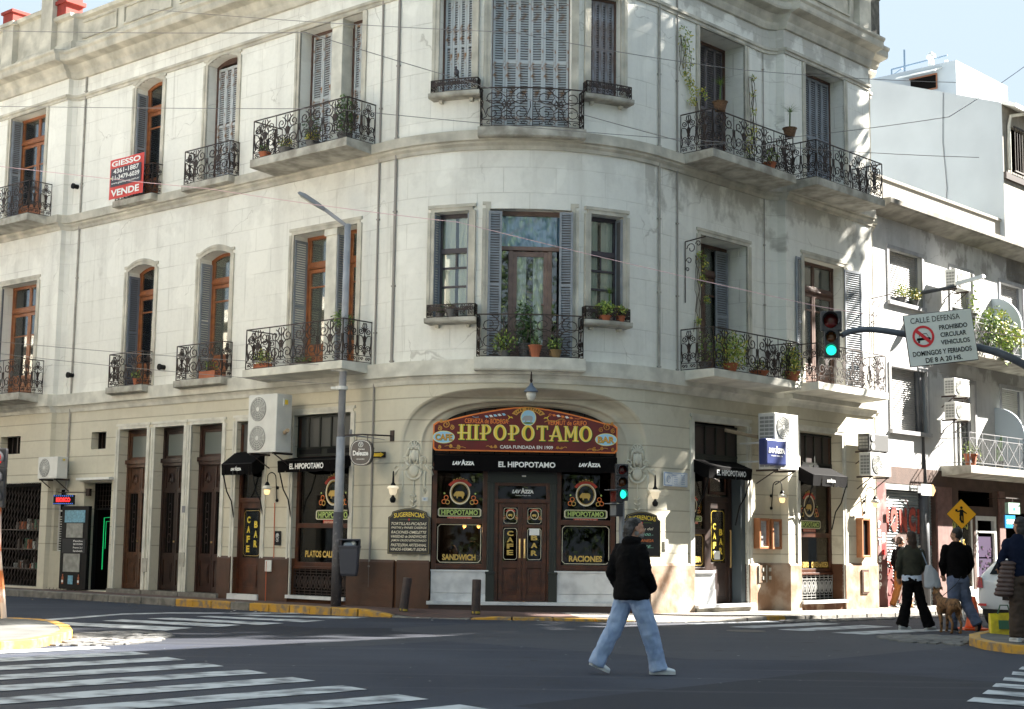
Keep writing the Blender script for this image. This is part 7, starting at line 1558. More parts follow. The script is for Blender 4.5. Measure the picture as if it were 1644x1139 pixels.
b.add(vs,[(2*i,2*((i+1)%n),2*((i+1)%n)+1,2*i+1) for i in range(n)],1); b.add([(-.29-.13,-.0095,.05+.09),(-.29-.09,-.0095,.05+.13),(-.29+.13,-.0095,.05-.09),(-.29+.09,-.0095,.05-.13)],[(0,3,2,1)],1)
for pts in (((-.40,.03),(-.18,.03),(-.175,-.01),(-.41,-.01)),((-.37,.04),(-.35,.10),(-.23,.10),(-.20,.04),(-.21,.04),(-.235,.09),(-.345,.09),(-.36,.04)),((-.39,-.01),(-.36,-.01),(-.36,-.05),(-.39,-.05)),((-.22,-.01),(-.19,-.01),(-.19,-.05),(-.22,-.05)),((-.41,.0),(-.17,.0),(-.17,.012),(-.41,.012))): b.add([(x,-.0085,z) for x,z in pts],[tuple(range(len(pts)))],0)
part(b,'lettering',kx_,t,M)
b=MB(); b.box(-.3,-.26,.03,.10,-.25,.3); b.box(.3,.34,.03,.10,-.25,.3); part(b,'bracket',M_grey,t,M)
# right pole with lamp
M=Matrix.Translation((10.55,38.4,-.1)); t=thing('street_lamp','dark tall street lamp pole on the right pavement, standing behind the white street sign','street lamp',M); b=MB()
b.tube([(0,0,0),(0,0,3.0)],.15,12,r2=.15); b.tube([(0,0,3.0),(-.15,0,8.15)],.125,12,r2=.085); part(b,'pole',mat('dark_blue_pole',(.06,.065,.075),.45,var=.3),t,M,smooth=True)
b=MB(); b.tube([(-.15,0,8.05),(.75,.05,8.25),(1.0,.05,8.32)],.05,8); part(b,'arm',MATS['dark_blue_pole'],t,M)
b=MB(); b.add([(.95,-.10,8.30),(1.65,-.13,8.50),(1.75,-.05,8.53),(1.75,.05,8.53),(1.65,.13,8.50),(.95,.10,8.30),(.95,-.06,8.40),(1.65,-.08,8.60),(1.72,-.03,8.60),(1.72,.03,8.60),(1.65,.08,8.60),(.95,.06,8.40)],[(5,4,3,2,1,0),(6,7,8,9,10,11)]+[(i,(i+1)%6,(i+1)%6+6,i+6) for i in range(6)]); part(b,'lamp_head',M_white,t,M)
# pedestrian-side signal on its own pole
M=Matrix.Translation((2.13,28.6,2.66))@RotZ(.1); t=thing('traffic_light','traffic light with green lit on a thin pole behind the walking man','traffic light',M); heads(t,M,((.16,.098,M_rl),(-.07,.098,M_al),(-.30,.098,M_gl)))
b=MB(); b.tube([(.02,.14,-.40),(.02,.14,-2.75)],.055,10); part(b,'pole',M_grey,t,M); b=MB(); b.box(-.12,.12,.05,.12,-.42,.28); part(b,'backplate',M_sig,t,M)
M=Matrix.Translation((1.97,28.65,2.20))@RotZ(-1.1); t=thing('pedestrian_signal','small unlit pedestrian signal turned sideways below the traffic light behind the walking man','pedestrian signal',M); b=MB()
for z in (.12,-.14): b.box(-.13,.13,0,.14,z-.12,z+.12)
part(b,'housing',[M_sig],t,M,bevel=.01); b=MB(); b.box(-.10,.10,-.006,0,.02,.22,0); b.box(-.10,.10,-.006,0,-.24,-.04,1); part(b,'lens',[M_rl,mat('grey_lens',(.20,.22,.24),.3)],t,M); b=MB(); b.box(-.13,.13,-.12,0,.235,.25); b.box(-.13,.13,-.12,0,-.025,-.01); part(b,'visor',M_grey,t,M)
# left edge signal
M=Matrix.Translation((-7.945,23.1,2.47))@RotZ(.1); t=thing('traffic_light','traffic light with red lit, cut off by the left edge of the picture','traffic light',M); heads(t,M,((.14,.13,M_rlit),(-.16,.13,M_al),(-.46,.13,M_off)))
b=MB(); b.tube([(.05,.16,-.6),(.10,.1,-1.3),(.24,.1,-2.3)],.045,10); part(b,'pole',mat('orange_white_pole',(.65,.5,.4),.5,c2=(.55,.16,.04),vs=5,vpos=(.4,.5)),t,M)
# warning diamond and other right-hand signs
M=Matrix.Translation((9.91,33,2.17)); t=thing('warning_sign','yellow diamond school-crossing sign with a black running figure','traffic sign',M); b=MB(); r=.335
b.prism([(0,-r),(r,0),(0,r),(-r,0)],0,.015,1); part(b,'plate',[M_black,M_black],t,M); b=MB(); b.prism([(0,-r*.96),(r*.96,0),(0,r*.96),(-r*.96,0)],-.004,0); part(b,'face',mat('sign_yellow_orange',(.85,.40,.01),.45),t,M)
b=MB(); b.ell((.0,-.008,.14),(.03,.003,.03),10)
for pts in (((-.03,.10),(.035,.10),(.045,-.04),(-.05,-.04)),((-.03,.09),(-.10,.06),(-.10,.04),(-.03,.05)),((.03,.09),(.12,.02),(.11,.0),(.03,.05)),((-.14,.10),(-.09,.11),(-.08,.06),(-.13,.05)),((-.04,-.04),(.0,-.04),(-.0,-.12),(.03,-.17),(.0,-.20),(-.05,-.12)),((.01,-.04),(.045,-.04),(.045,-.15),(.05,-.2),(.02,-.2))): b.add([(x,-.006,z) for x,z in pts],[tuple(range(len(pts)))])
part(b,'figure',M_black,t,M); b=MB(); b.tube([(0,.03,.2),(0,.03,-2.3)],.025,8); part(b,'post',M_white,t,M)
M=fr(13.3,.5,2.72); t=thing('street_name_sign','pale arrow-ended street name plate beside the dark lamp pole','street sign',M); b=MB(); b.prism([(-.32,0),(.28,0),(.40,.14),(.28,.28),(-.32,.28)],0,.02,0); part(b,'plate',mat('street_plate',(.55,.57,.55),.5),t,M); b=MB(); b.prism([(.2,0),(.28,0),(.40,.14),(.28,.28),(.2,.28)],-.004,0,0); part(b,'arrow_tip',mat('tan_orange',(.55,.30,.12),.5),t,M); b=MB(); b.text('DEFENSA',-.06,.18,.44,.08,-.005,off=.01); b.text('1401-1500',-.06,.07,.34,.05,-.005); part(b,'lettering',M_grey,t,M); b=MB(); b.box(-.5,-.32,0,.02,.05,.23); part(b,'bracket',M_grey,t,M)
M=fr(17.35,.75,1.98); t=thing('transit_sign','small blue SUBE sign hanging under a green lit sign at the right','sign',M); b=MB(); b.box(-.3,.3,0,.04,0,.34); part(b,'plate',mat('sube_blue',(.01,.20,.45),.4),t,M); b=MB(); b.text('SUBE',0,.17,.46,.13,-.006,off=.05); part(b,'lettering',M_wl,t,M)
M=fr(17.6,.75,2.36); t=thing('shop_sign','small green lit shop sign on an iron bracket at the right','sign',M); b=MB(); b.box(-.35,.35,0,.1,0,.3); part(b,'box',mat('pale_green_box',(.25,.38,.30),.5),t,M); b=MB(); b.box(-.04,.04,-.006,0,.1,.16); part(b,'led',mat('green_led',(0,.5,.1),.4,emit=(0,.8,.2),es=.3),t,M); b=MB(); b.tube([(-.4,.05,.42),(.5,.05,.42)],.015,5); b.tube([(0,.05,.3),(0,.05,.42)],.01,4); b.tube([(.0,.05,.42),(.0,.75,.42)],.012,4); part(b,'bracket',M_iron,t,M)
# overhead cables
def at(px,py,y):
    import mathutils
    d=cam.matrix_world.to_3x3()@Vector(((px-822)/2402,-(py-569.5)/2402,-1)); return Vector((0,0,1.42))+d*(y/d.y)
def wire(pts,r,m,label,sag=.0):
    P=[Vector(p) for p in pts]; out=[]
    for i in range(len(P)-1):
        for k in range(8): q=k/8; v=P[i].lerp(P[i+1],q); v.z-=sag*4*q*(1-q); out.append(v)
    out.append(P[-1]); b=MB(); o0=out[0]; b.tube([v-o0 for v in out],r,4); return split_obj(b,'cable',m,label,'cable',Matrix.Translation(o0))
M_cab=mat('grey_cable',(.20,.19,.19),.6); M_pink=mat('pinkish_cable',(.62,.42,.45),.5)
wire([(-14.1,33.1,10.0),(-6.2,29.8,8.48),(-1.0,27.0,7.25),(5.4,26.2,5.65),(9.6,25.2,4.9)],.008,M_pink,'pinkish cable slanting down across the whole facade to the hanging traffic light',.03)
wire([(-21,45,9.0),(-15.6,33,6.13),(-3.6,30.1,4.93)],.008,M_cab,'upper of two thin cables ending at the clamps of the left lamp post',.12)
wire([(-21,45,8.6),(-15.6,33,5.95),(-3.6,30.1,4.55)],.008,M_cab,'lower of two thin cables ending at the clamps of the left lamp post',.12)
wire([(-14,33,12.9),(-4.0,27.5,11.0),(3.5,27.9,9.0),(9.1,30.5,10.4),(14,38,14.5)],.009,M_cab,'dark cable crossing the upper storey and the sky at the right',.05)
wire([(-18,37,12.3),(-3.5,28.3,9.75),(4.2,28.9,9.35),(10.5,33,10.2)],.008,M_cab,'thin cable crossing the upper storey below the windows',.04)
wire([(-8.5,33.5,13.6),(0,28.2,11.3),(4.6,29.4,11.0),(10.8,33.5,12.1)],.008,M_cab,'thin cable crossing the shuttered top-floor windows',.05)
# ================================================================= PEOPLE, DOG, CAR
def sculpt(b,name,mats,parent,M,vox=.014,sm=3,amp=0,freq=(6,6,3),rough=None):
    o=b.obj(name,mats); r=o.modifiers.new('r','REMESH'); r.mode='VOXEL'; r.voxel_size=vox; r.use_smooth_shade=True
    if sm: s=o.modifiers.new('s','SMOOTH'); s.factor=.5; s.iterations=sm
    dg=bpy.context.evaluated_depsgraph_get(); me=bpy.data.meshes.new_from_object(o.evaluated_get(dg)); o.modifiers.clear(); old=o.data; o.data=me; bpy.data.meshes.remove(old)
    if amp:
        me.update(); ns=[v.normal.copy() for v in me.vertices]
        for v,n in zip(me.vertices,ns):
            c=v.co; k=noise.noise(Vector((c.x*freq[0],c.y*freq[1],c.z*freq[2]+3)))+.5*noise.noise(Vector((c.x*freq[0]*2.3,c.y*freq[1]*2.3,c.z*freq[2]*3.1))); k=1-abs(k)*2 if True else k
            v.co=c+n*amp*k
    me.polygons.foreach_set('use_smooth',[True]*len(me.polygons)); me.update()
    o.parent=parent; o.matrix_local=W[parent.name].inverted()@M; W[o.name]=M; return o
def limb(b,pts,rs,n=12,end=True):
    P=[Vector(p) for p in pts]; 
    # densify
    Q=[];R=[]
    for i in range(len(P)-1):
        for k in range(4): t=k/4; Q.append(P[i].lerp(P[i+1],t)); R.append(rs[i]+(rs[i+1]-rs[i])*t)
    Q.append(P[-1]); R.append(rs[-1])
    b.tube(Q,lambda i:R[i],n); 
    for p,r in ((P[0],rs[0]),(P[-1],rs[-1]))[:2 if end else 1]: b.ell(p,(r,r,r),10)
def loft(b,secs,n=20):
    vs=[]
    for (cx,cy,cz,rx,ry,yaw) in secs:
        for j in range(n):
            q=2*math.pi*j/n; x,y=rx*math.cos(q),ry*math.sin(q); vs.append((cx+x*math.cos(yaw)-y*math.sin(yaw),cy+x*math.sin(yaw)+y*math.cos(yaw),cz))
    k=len(secs); b.add(vs,[(i*n+j,i*n+(j+1)%n,(i+1)*n+(j+1)%n,(i+1)*n+j) for i in range(k-1) for j in range(n)]+[tuple(range(n-1,-1,-1)),tuple((k-1)*n+j for j in range(n))])
M_skin=mat('skin',(.42,.22,.14),.55,var=.2,vs=12)
def head(b,c,f,s=1,bald=False):
    """skull, jaw, nose, ears, brow, lips pointing along f (xy)"""
    f=Vector((f[0],f[1],0)).normalized(); r=Vector((f.y,-f.x,0)); c=Vector(c); R=Matrix((r,f,Vector((0,0,1)))).transposed()
    def e(lx,ly,lz,a,bb,cc): b.ell(c+r*lx*s+f*ly*s+Vector((0,0,lz*s)),(a*s,bb*s,cc*s),14,0,R)
    e(0,-.012,.035,.075,.092,.085); e(0,.015,-.03,.062,.072,.075); e(0,.045,-.075,.036,.036,.03)
    e(0,.085,-.012,.014,.020,.024); e(0,.096,-.028,.015,.014,.012); e(0,.082,-.055,.024,.012,.007); e(0,.080,-.067,.020,.012,.006)
    e(0,.074,.028,.050,.014,.010)
    for sg in (-1,1): e(sg*.077,-.005,-.005,.010,.020,.030); e(sg*.030,.074,.008,.014,.010,.008); e(sg*.04,.058,-.03,.022,.022,.018)
def eyes(parent,M,c,f,s=1):
    f=Vector((f[0],f[1],0)).normalized(); r=Vector((f.y,-f.x,0)); c=Vector(c); b=MB()
    for sg in (-1,1): b.ell(c+r*sg*.030*s+f*.082*s+Vector((0,0,.010*s)),(.009*s,.006*s,.006*s),8)
    part(b,'eyes',mat('eye_dark',(.03,.02,.015),.3),parent,M,smooth=True)
def hand(b,w,d,side,s=1):
    """palm, four fingers and a thumb from wrist w pointing along d"""
    d=Vector(d).normalized(); w=Vector(w); sd=Vector((d.y,-d.x,0)); sd=sd.normalized() if sd.length>.1 else Vector((1,0,0)); up=d.cross(sd)
    limb(b,[w,w+d*.05*s,w+d*.085*s],[.024*s,.030*s,.028*s],8)
    for k,(o,l) in enumerate(((-.030,.060),(-.010,.072),(.010,.068),(.028,.052))):
        p=w+d*.08*s+sd*o*s; limb(b,[p,p+d*l*.5*s+up*.006,p+d*l*.9*s+up*.022],[.0085*s,.008*s,.007*s],6)
    p=w+d*.025*s-sd*.025*s*side; limb(b,[p,p+(d*.6-sd*side*.8)*.03*s,p+(d*.95-sd*side*.5)*.055*s],[.011*s,.010*s,.008*s],6)
def shoe(parent,M,h,t,m,sole,w=.045,hh=.07,name='shoe'):
    """h heel point, t toe point (on the sole)"""
    h=Vector(h);t=Vector(t); d=(t-h); b=MB(); L=d.length; u=d.normalized(); up=Vector((0,0,1)); sd=u.cross(up).normalized(); up=sd.cross(u)
    secs=[(0,.6,.9),(.12,.85,1),(.35,.85,1.0),(.55,.95,.75),(.8,1.0,.55),(.95,.75,.42),(1.0,.4,.3)]; n=12; vs=[]
    for q,ww,zz in secs:
        for j in range(n):
            a=2*math.pi*j/n; z=max(0.0,.5+.5*math.sin(a))*hh*zz; vs.append(h+u*L*q+sd*w*ww*math.cos(a)+up*z)
    k=len(secs); b.add(vs,[(i*n+j,i*n+(j+1)%n,(i+1)*n+(j+1)%n,(i+1)*n+j) for i in range(k-1) for j in range(n)]+[tuple(range(n-1,-1,-1)),tuple((k-1)*n+j for j in range(n))],0)
    o=part(b,name,m,parent,M,smooth=True); b=MB(); vs=[]
    for zz in (-.018,.012):
        for q,ww,_ in secs: vs+=[h+u*L*(q*1.02-.01)+sd*w*ww*1.08+up*zz,h+u*L*(q*1.02-.01)-sd*w*ww*1.08+up*zz]
    k=len(secs); b.add(vs,[(2*i,2*i+1,2*i+3,2*i+2)[::-1] for i in range(k-1)]+[(2*k+2*i,2*k+2*i+1,2*k+2*i+3,2*k+2*i+2) for i in range(k-1)]+[(2*i,2*i+2,2*k+2*i+2,2*k+2*i) for i in range(k-1)]+[(2*i+1,2*k+2*i+1,2*k+2*i+3,2*i+3) for i in range(k-1)]+[(0,2*k,2*k+1,1),(2*k-2,2*k-1,4*k-1,4*k-2)])
    part(b,'sole',sole,o,M)
M_jean=mat('light_blue_denim',(.33,.42,.60),.85,c2=(.20,.28,.45),vs=5,bump=.2,bs=60); M_jean2=mat('faded_denim',(.12,.15,.24),.85,c2=(.07,.09,.15),vs=5)
M_blk=mat('black_wool',(.0055,.005,.0055),.95,var=.4,vs=9,spec=.1); M_olive=mat('olive_jacket',(.032,.032,.019),.85,var=.4,vs=8); M_whs=mat('white_trainer',(.62,.66,.70),.6); M_sol=mat('trainer_sole',(.45,.46,.47),.6); M_dsh=mat('dark_trainer',(.03,.03,.035),.6)
# ---- walking man
X0,Y0=1.375,17.07; M=Matrix.Translation((X0,Y0,zr(X0,Y0)+.004)); t=thing('person','grey-haired man in a black jacket and loose light blue jeans walking across the road','person',M)
yw=-.95; b=MB()
loft(b,[(0,0,.86,.16,.11,yw),(0,0,.95,.17,.12,yw),(0,0,1.1,.15,.10,yw),(0,0,1.3,.18,.11,yw),(.0,0,1.42,.17,.09,yw),(.02,.01,1.47,.08,.07,yw)])
limb(b,[(.015,.01,1.44),(.035,.01,1.56)],[.062,.055]); hc=(.055,.012,1.625); hf=(1,.12); head(b,hc,hf,1.0)
for (h_,k_,a_) in (((-.07,.05,.90),(-.205,.02,.50),(-.375,.02,.16)),((.08,-.05,.90),(.20,-.03,.50),(.315,0,.10))): limb(b,[h_,k_,a_],[.085,.06,.038]);
limb(b,[(-.375,.02,.14),(-.29,.02,.05)],[.035,.03],8); limb(b,[(.315,0,.08),(.42,0,.05)],[.035,.03],8)
limb(b,[(-.12,.11,1.38),(-.22,.04,1.14),(-.13,.10,.97)],[.046,.04,.03]); limb(b,[(.11,-.12,1.38),(.16,-.15,1.14),(.22,-.04,1.0)],[.046,.04,.03])
hand(b,(-.13,.10,.97),(.6,.3,-.6),1); hand(b,(.22,-.04,1.0),(-.2,.5,-.7),-1)
sculpt(b,'body',M_skin,t,M,.0085,1); eyes(t,M,hc,hf)
b=MB(); loft(b,[(0,0,.80,.15,.125,yw),(0,0,.95,.15,.12,yw),(0,0,1.02,.14,.11,yw)])
limb(b,[(-.06,.05,.87),(-.185,.02,.50),(-.345,.02,.20),(-.385,.02,.095)],[.108,.096,.086,.092],12,False); limb(b,[(.07,-.05,.87),(.20,-.03,.50),(.295,0,.16),(.315,0,.045)],[.112,.100,.090,.100],12,False)
sculpt(b,'trousers',M_jean,t,M,.012,2,.010,(9,9,5))
b=MB(); loft(b,[(.01,0,.83,.205,.185,yw),(.01,0,.86,.22,.195,yw),(.0,0,1.0,.205,.175,yw),(-.01,-.01,1.15,.185,.15,yw),(-.02,-.01,1.3,.19,.145,yw),(-.015,0,1.40,.17,.12,yw),(.01,0,1.47,.11,.09,yw),(.03,0,1.52,.085,.08,yw)])
limb(b,[(-.12,.11,1.385),(-.225,.04,1.13),(-.13,.10,.96)],[.072,.064,.052]); limb(b,[(.11,-.12,1.385),(.16,-.16,1.12),(.235,-.04,.97)],[.072,.066,.058]); b.ell((-.005,-.04,1.48),(.105,.095,.055),14)
b.ell((.21,-.03,.98),(.07,.07,.085),10)
sculpt(b,'jacket',M_blk,t,M,.013,3,.009,(7,7,9))
b=MB(); b.ell((.015,-.0,1.672),(.082,.084,.074),14); b.ell((-.02,-.0,1.62),(.056,.078,.075),12); b.ell((-.04,-.0,1.555),(.055,.072,.065),10); b.ell((.045,-.0,1.70),(.072,.070,.046),12); b.ell((-.03,-.03,1.62),(.06,.075,.08),12)
sculpt(b,'hair',mat('grey_hair',(.085,.078,.075),.85,c2=(.012,.01,.009),vs=14,vpos=(.4,.6),bump=.6,bs=70),t,M,.007,1,.004,(30,30,12))
b=MB(); b.ell((.105,.015,1.545),(.045,.05,.032),12); b.ell((.06,-.045,1.57),(.03,.012,.03),8); b.ell((.145,.02,1.575),(.012,.03,.007),8)
sculpt(b,'beard',mat('grey_beard',(.22,.205,.19),.9,bump=.5,bs=80),t,M,.007,1,.003,(30,30,30))
shoe(t,M,(-.455,.02,.115),(-.235,.03,.022),M_whs,M_sol,.05,.085); shoe(t,M,(.215,0,.022),(.50,0,.022),M_whs,M_sol,.052,.095)
# ---- generic clothed figure seen mostly from behind
def figure(label,x,y,s,face,legs,arms,top,trouser,hair,shoes,hf=None,yaw=0,hem=.88,topm=None,hairlen=.0,sway=0,legr=(.10,.085,.075),z=None):
    M=Matrix.Translation((x,y,(zr(x,y)+.004) if z is None else z))@Matrix.Scale(s,4); Mu=Matrix.Translation((x,y,(zr(x,y)+.004) if z is None else z)); t=thing('person',label,'person',Mu)
    M=Mu; S=lambda p:tuple(q*s for q in p); b=MB(); hf=hf or face
    def L(pts,rs,n=12,end=True): limb(b,[S(p) for p in pts],[r*s for r in rs],n,end)
    def F(secs): loft(b,[tuple(q*s for q in c[:5])+(c[5],) for c in secs])
    F([(0,0,.86,.15,.10,yaw),(0,0,.95,.16,.11,yaw),(0,0,1.1,.14,.09,yaw),(0,0,1.3,.17,.10,yaw),(0,0,1.42,.15,.08,yaw),(0,0,1.47,.07,.06,yaw)]); L([(0,0,1.42),(0,0,1.56)],[.058,.05]); hc=(sway,0,1.63); head(b,S(hc),hf,s)
    for lg in legs: L(lg[:3],[.08,.055,.036]); L([lg[2],lg[3]],[.034,.028],8)
    for a in arms:
        L(a[:3],[.047,.04,.028]); 
        d=Vector(a[2])-Vector(a[1]); hand(b,S(a[2]),d,1,s)
    sculpt(b,'body',M_skin,t,M,.010,1); eyes(t,M,S(hc),hf,s)
    b=MB(); F([(0,0,.82,.17,.12,yaw),(0,0,.95,.165,.115,yaw),(0,0,1.03,.155,.11,yaw)])
    for lg in legs: L(lg[:2]+[tuple(Vector(lg[1]).lerp(Vector(lg[2]),1.08))],legr,12,False)
    sculpt(b,'trousers',trouser,t,M,.015,3,.012,(6,6,7))
    b=MB(); F([(0,0,hem-.02,.165,.12,yaw),(0,0,hem+.02,.175,.13,yaw),(0,0,1.1,.170,.125,yaw),(0,0,1.3,.185,.125,yaw),(0,0,1.405,.165,.10,yaw),(0,0,1.47,.11,.09,yaw),(0,0,1.51,.075,.07,yaw)])
    for a in arms: L(a[:2]+[tuple(Vector(a[1]).lerp(Vector(a[2]),.95))],[.064,.054,.042])
    sculpt(b,'jacket',top,t,M,.015,3,.008,(6,6,8))
    f=Vector((hf[0],hf[1],0)).normalized(); b=MB(); c=Vector(hc)
    def H(ly,lz,a,bb,cc): b.ell(S(c-f*ly+Vector((0,0,lz))),(a*s,bb*s,cc*s),12)
    H(.02,.045,.088,.088,.080); H(.04,.0,.078,.072,.075)
    if hairlen:
        H(.045,-.07,.082,.068,.09); H(.05,-.08-hairlen*.5,.078,.055,hairlen*.62)
    sculpt(b,'hair',hair,t,M,.009,1,.004,(25,25,8))
    for lg in legs: shoe(t,M,S(lg[4]),S(lg[5]),shoes[0],shoes[1],.045*s,.075*s)
    return t,M,s
M_bh=mat('brown_hair',(.045,.022,.014),.7,var=.4,vs=20); M_dh=mat('dark_hair',(.012,.009,.009),.6)
d=Vector((tR.x,tR.y))
# woman: walking away to the upper right, stride in x
t,M,s=figure('woman with brown hair, olive jacket and black flared trousers walking with a tote bag',7.55,28.35,1.045,(.75,.66),[[(-.06,0,.88),(-.10,-.02,.48),(-.20,-.05,.10),(-.12,-.02,.04),(-.26,-.08,.02),(-.03,.02,.02)],[(.07,.0,.88),(.17,.03,.48),(.30,.02,.09),(.36,.05,.04),(.22,-.02,.02),(.44,.10,.02)]],[[(-.17,.03,1.38),(-.24,-.02,1.12),(-.20,.10,.92)],[(.17,-.03,1.38),(.24,.0,1.13),(.14,.14,.98)]],M_olive,M_blk,M_bh,(M_whs,M_sol),yaw=-.15,hem=.98,hairlen=.16,hf=(-.35,.9),legr=(.095,.085,.105))
b=MB(); loft(b,[(0,0,.90,.185,.13,-.15),(0,0,1.02,.18,.125,-.15)]); sculpt(b,'shirt_hem',mat('pale_blue_shirt',(.50,.56,.68),.9),t,M,.015,2,.006)
M=Matrix.Translation((7.88,28.22,zr(7.88,28.22))); t=thing('tote_bag','pale cloth tote bag hanging from the shoulder of the woman in the olive jacket','bag',M); b=MB(); loft(b,[(.04,0,.78,.14,.05,-.2),(.03,0,.80,.16,.07,-.2),(.0,0,1.05,.13,.06,-.2),(-.04,0,1.2,.06,.03,-.2)]); sculpt(b,'cloth',mat('grey_canvas',(.36,.38,.42),.9),t,M,.015,2,.01)
b=MB(); b.tube([(-.05,0,1.15),(-.12,.01,1.35),(-.17,.06,1.50),(-.14,.14,1.42),(-.06,.10,1.18)],.012,6); part(b,'strap',mat('blue_grey_strap',(.20,.25,.33),.8),t,M)
t,M,s=figure('dark-haired man in a black jacket and faded jeans walking away beside the woman in olive',8.30,28.0,1.09,(.75,.66),[[(-.06,0,.88),(-.07,-.02,.48),(-.10,.05,.10),(-.05,.10,.05),(-.14,.0,.05),(.02,.15,.02)],[(.08,.0,.88),(.15,.02,.48),(.28,-.10,.15),(.28,-.08,.05),(.33,-.14,.20),(.30,-.05,.02)]],[[(-.18,.03,1.40),(-.25,.02,1.13),(-.20,.12,.96)],[(.18,-.03,1.40),(.25,.0,1.13),(.19,.12,.97)]],M_blk,M_jean2,M_dh,(M_dsh,M_dsh),yaw=-.1,hem=.90,hf=(-.8,.6),legr=(.115,.095,.085))
# person behind, far pavement
t,M,s=figure('person in a black top and orange-brown trousers walking on the sunlit far pavement',9.55,36.8,1.0,(1,.4),[[(-.05,0,.88),(-.10,0,.48),(-.22,0,.12),(-.15,0,.05),(-.28,0,.08),(-.08,0,.02)],[(.06,0,.88),(.14,0,.48),(.20,0,.08),(.28,0,.04),(.14,0,.02),(.36,0,.02)]],[[(-.12,.1,1.38),(-.18,.1,1.12),(-.08,.1,.92)],[(.12,-.1,1.38),(.16,-.1,1.12),(.22,-.05,.95)]],M_blk,mat('orange_brown_cloth',(.30,.12,.03),.85),M_bh,(M_dsh,M_whs),yaw=.9,hem=.92,z=-.06)
# person at the right edge
t,M,s=figure('person with long dark hair and navy jacket carrying a puffer coat at the right edge',7.45,22.0,1.03,(-.5,.85),[[(-.07,0,.88),(-.08,0,.48),(-.09,-.02,.10),(-.10,.06,.05),(-.07,-.08,.02),(-.12,.14,.02)],[(.07,0,.88),(.08,.02,.48),(.09,.02,.10),(.08,.1,.05),(.09,-.04,.02),(.06,.18,.02)]],[[(-.17,.03,1.38),(-.27,.02,1.12),(-.22,.22,1.02)],[(.17,-.03,1.38),(.24,.0,1.13),(.19,.12,.97)]],mat('navy_jacket',(.004,.0075,.022),.9,spec=.15),mat('dark_brown_trousers',(.04,.024,.016),.85),M_dh,(M_whs,M_sol),yaw=-.1,hem=.93,hairlen=.42,z=zr(7.4,22)+.12,legr=(.10,.095,.095))
b=MB(); 
for k in range(5): b.tube([(-.03+.02*k,-.1,1.47+k*.0),(0,-.1,1.5)],.008,4)
M=Matrix.Translation((7.24,21.95,zr(7.2,22)+.12)); t=thing('puffer_coat','brown quilted puffer coat draped over the arm of the person at the right edge','coat',M); b=MB()
for k in range(8): b.ell((.02-.012*k,.0,1.12-.062*k),(.12+.004*k,.09,.042),12)
sculpt(b,'coat',mat('brown_quilting',(.08,.045,.038),.55,var=.3),t,M,.013,1,.006)
# dog
M=Matrix.Translation((7.93,26.95,zr(7.95,27))); t=thing('dog','brindle brown dog seen from behind, walking beside the man in the black jacket','dog',M)
b=MB(); dv=Vector((-.12,.993,0)); 
def DP(l,w,z): p=dv*l+Vector((.993,.12,0))*w; return (p.x,p.y,z)
b.ell(DP(0,0,.50),(.10,.13,.12),12); limb(b,[DP(-.02,0,.52),DP(.25,0,.52),DP(.45,0,.50)],[.105,.095,.13]); b.ell(DP(.5,0,.47),(.12,.14,.15),12); limb(b,[DP(.55,0,.52),DP(.72,0,.66)],[.085,.06]); b.ell(DP(.78,0,.72),(.062,.075,.065),10); limb(b,[DP(.82,0,.71),DP(.94,0,.68)],[.042,.028])
for sg in (-1,1):
    limb(b,[DP(.0,sg*.07,.46),DP(.06,sg*.085,.32),DP(-.09,sg*.08,.19),DP(-.05,sg*.08,.03)],[.075,.045,.024,.022]); limb(b,[DP(-.05,sg*.08,.025),DP(.01,sg*.08,.02)],[.025,.02],8)
    limb(b,[DP(.5,sg*.08,.42),DP(.46+.06*sg,sg*.085,.22),DP(.48+.08*sg,sg*.085,.03)],[.055,.032,.022]); limb(b,[DP(.48+.08*sg,sg*.085,.025),DP(.53+.08*sg,sg*.085,.02)],[.024,.02],8)
    limb(b,[DP(.75,sg*.045,.77),DP(.72,sg*.075,.80),DP(.72,sg*.085,.74)],[.022,.018,.01],8)
limb(b,[DP(-.08,0,.55),DP(-.18,.03,.45),DP(-.20,.05,.30),DP(-.24,.06,.22)],[.025,.018,.012,.008],8)
sculpt(b,'body',mat('brindle_fur',(.22,.11,.045),.85,c2=(.055,.03,.016),vs=16,vpos=(.38,.55)),t,M,.011,2)
b=MB(); b.tube([DP(.64,0,.60),(.1,.25,.85),(.3,.55,1.0)],.007,4); part(b,'leash',M_black,t,M)
# orange plastic barrier foot / yellow bag
M=Matrix.Translation((8.95,29.2,zr(8.95,29.2))); t=thing('traffic_cone','orange plastic street cone partly hidden behind the walking couple','traffic cone',M); b=MB(); b.lathe([(.17,.04),(.15,.10),(.05,.62),(.04,.64),(0,.64)],(0,0,0),20,0); part(b,'cone',mat('cone_orange',(.75,.10,.02),.45),t,M,smooth=True); b=MB(); b.box(-.24,.24,-.24,.24,0,.045); part(b,'base',mat('cone_orange',(0,0,0)),t,M,bevel=.01); b=MB(); b.lathe([(.128,.22),(.097,.36)],(0,0,0),20,0); b.lathe([(.130,.22),(.099,.36)],(0,0,0),20,0); part(b,'band',mat('band_dark_orange',(.35,.06,.02),.4),t,M,smooth=True)
M=Matrix.Translation((8.0,24.55,zr(8,24.5)+.0)); t=thing('shopping_bag','bright yellow shopping bag standing on the ground behind the car','bag',M); b=MB(); 
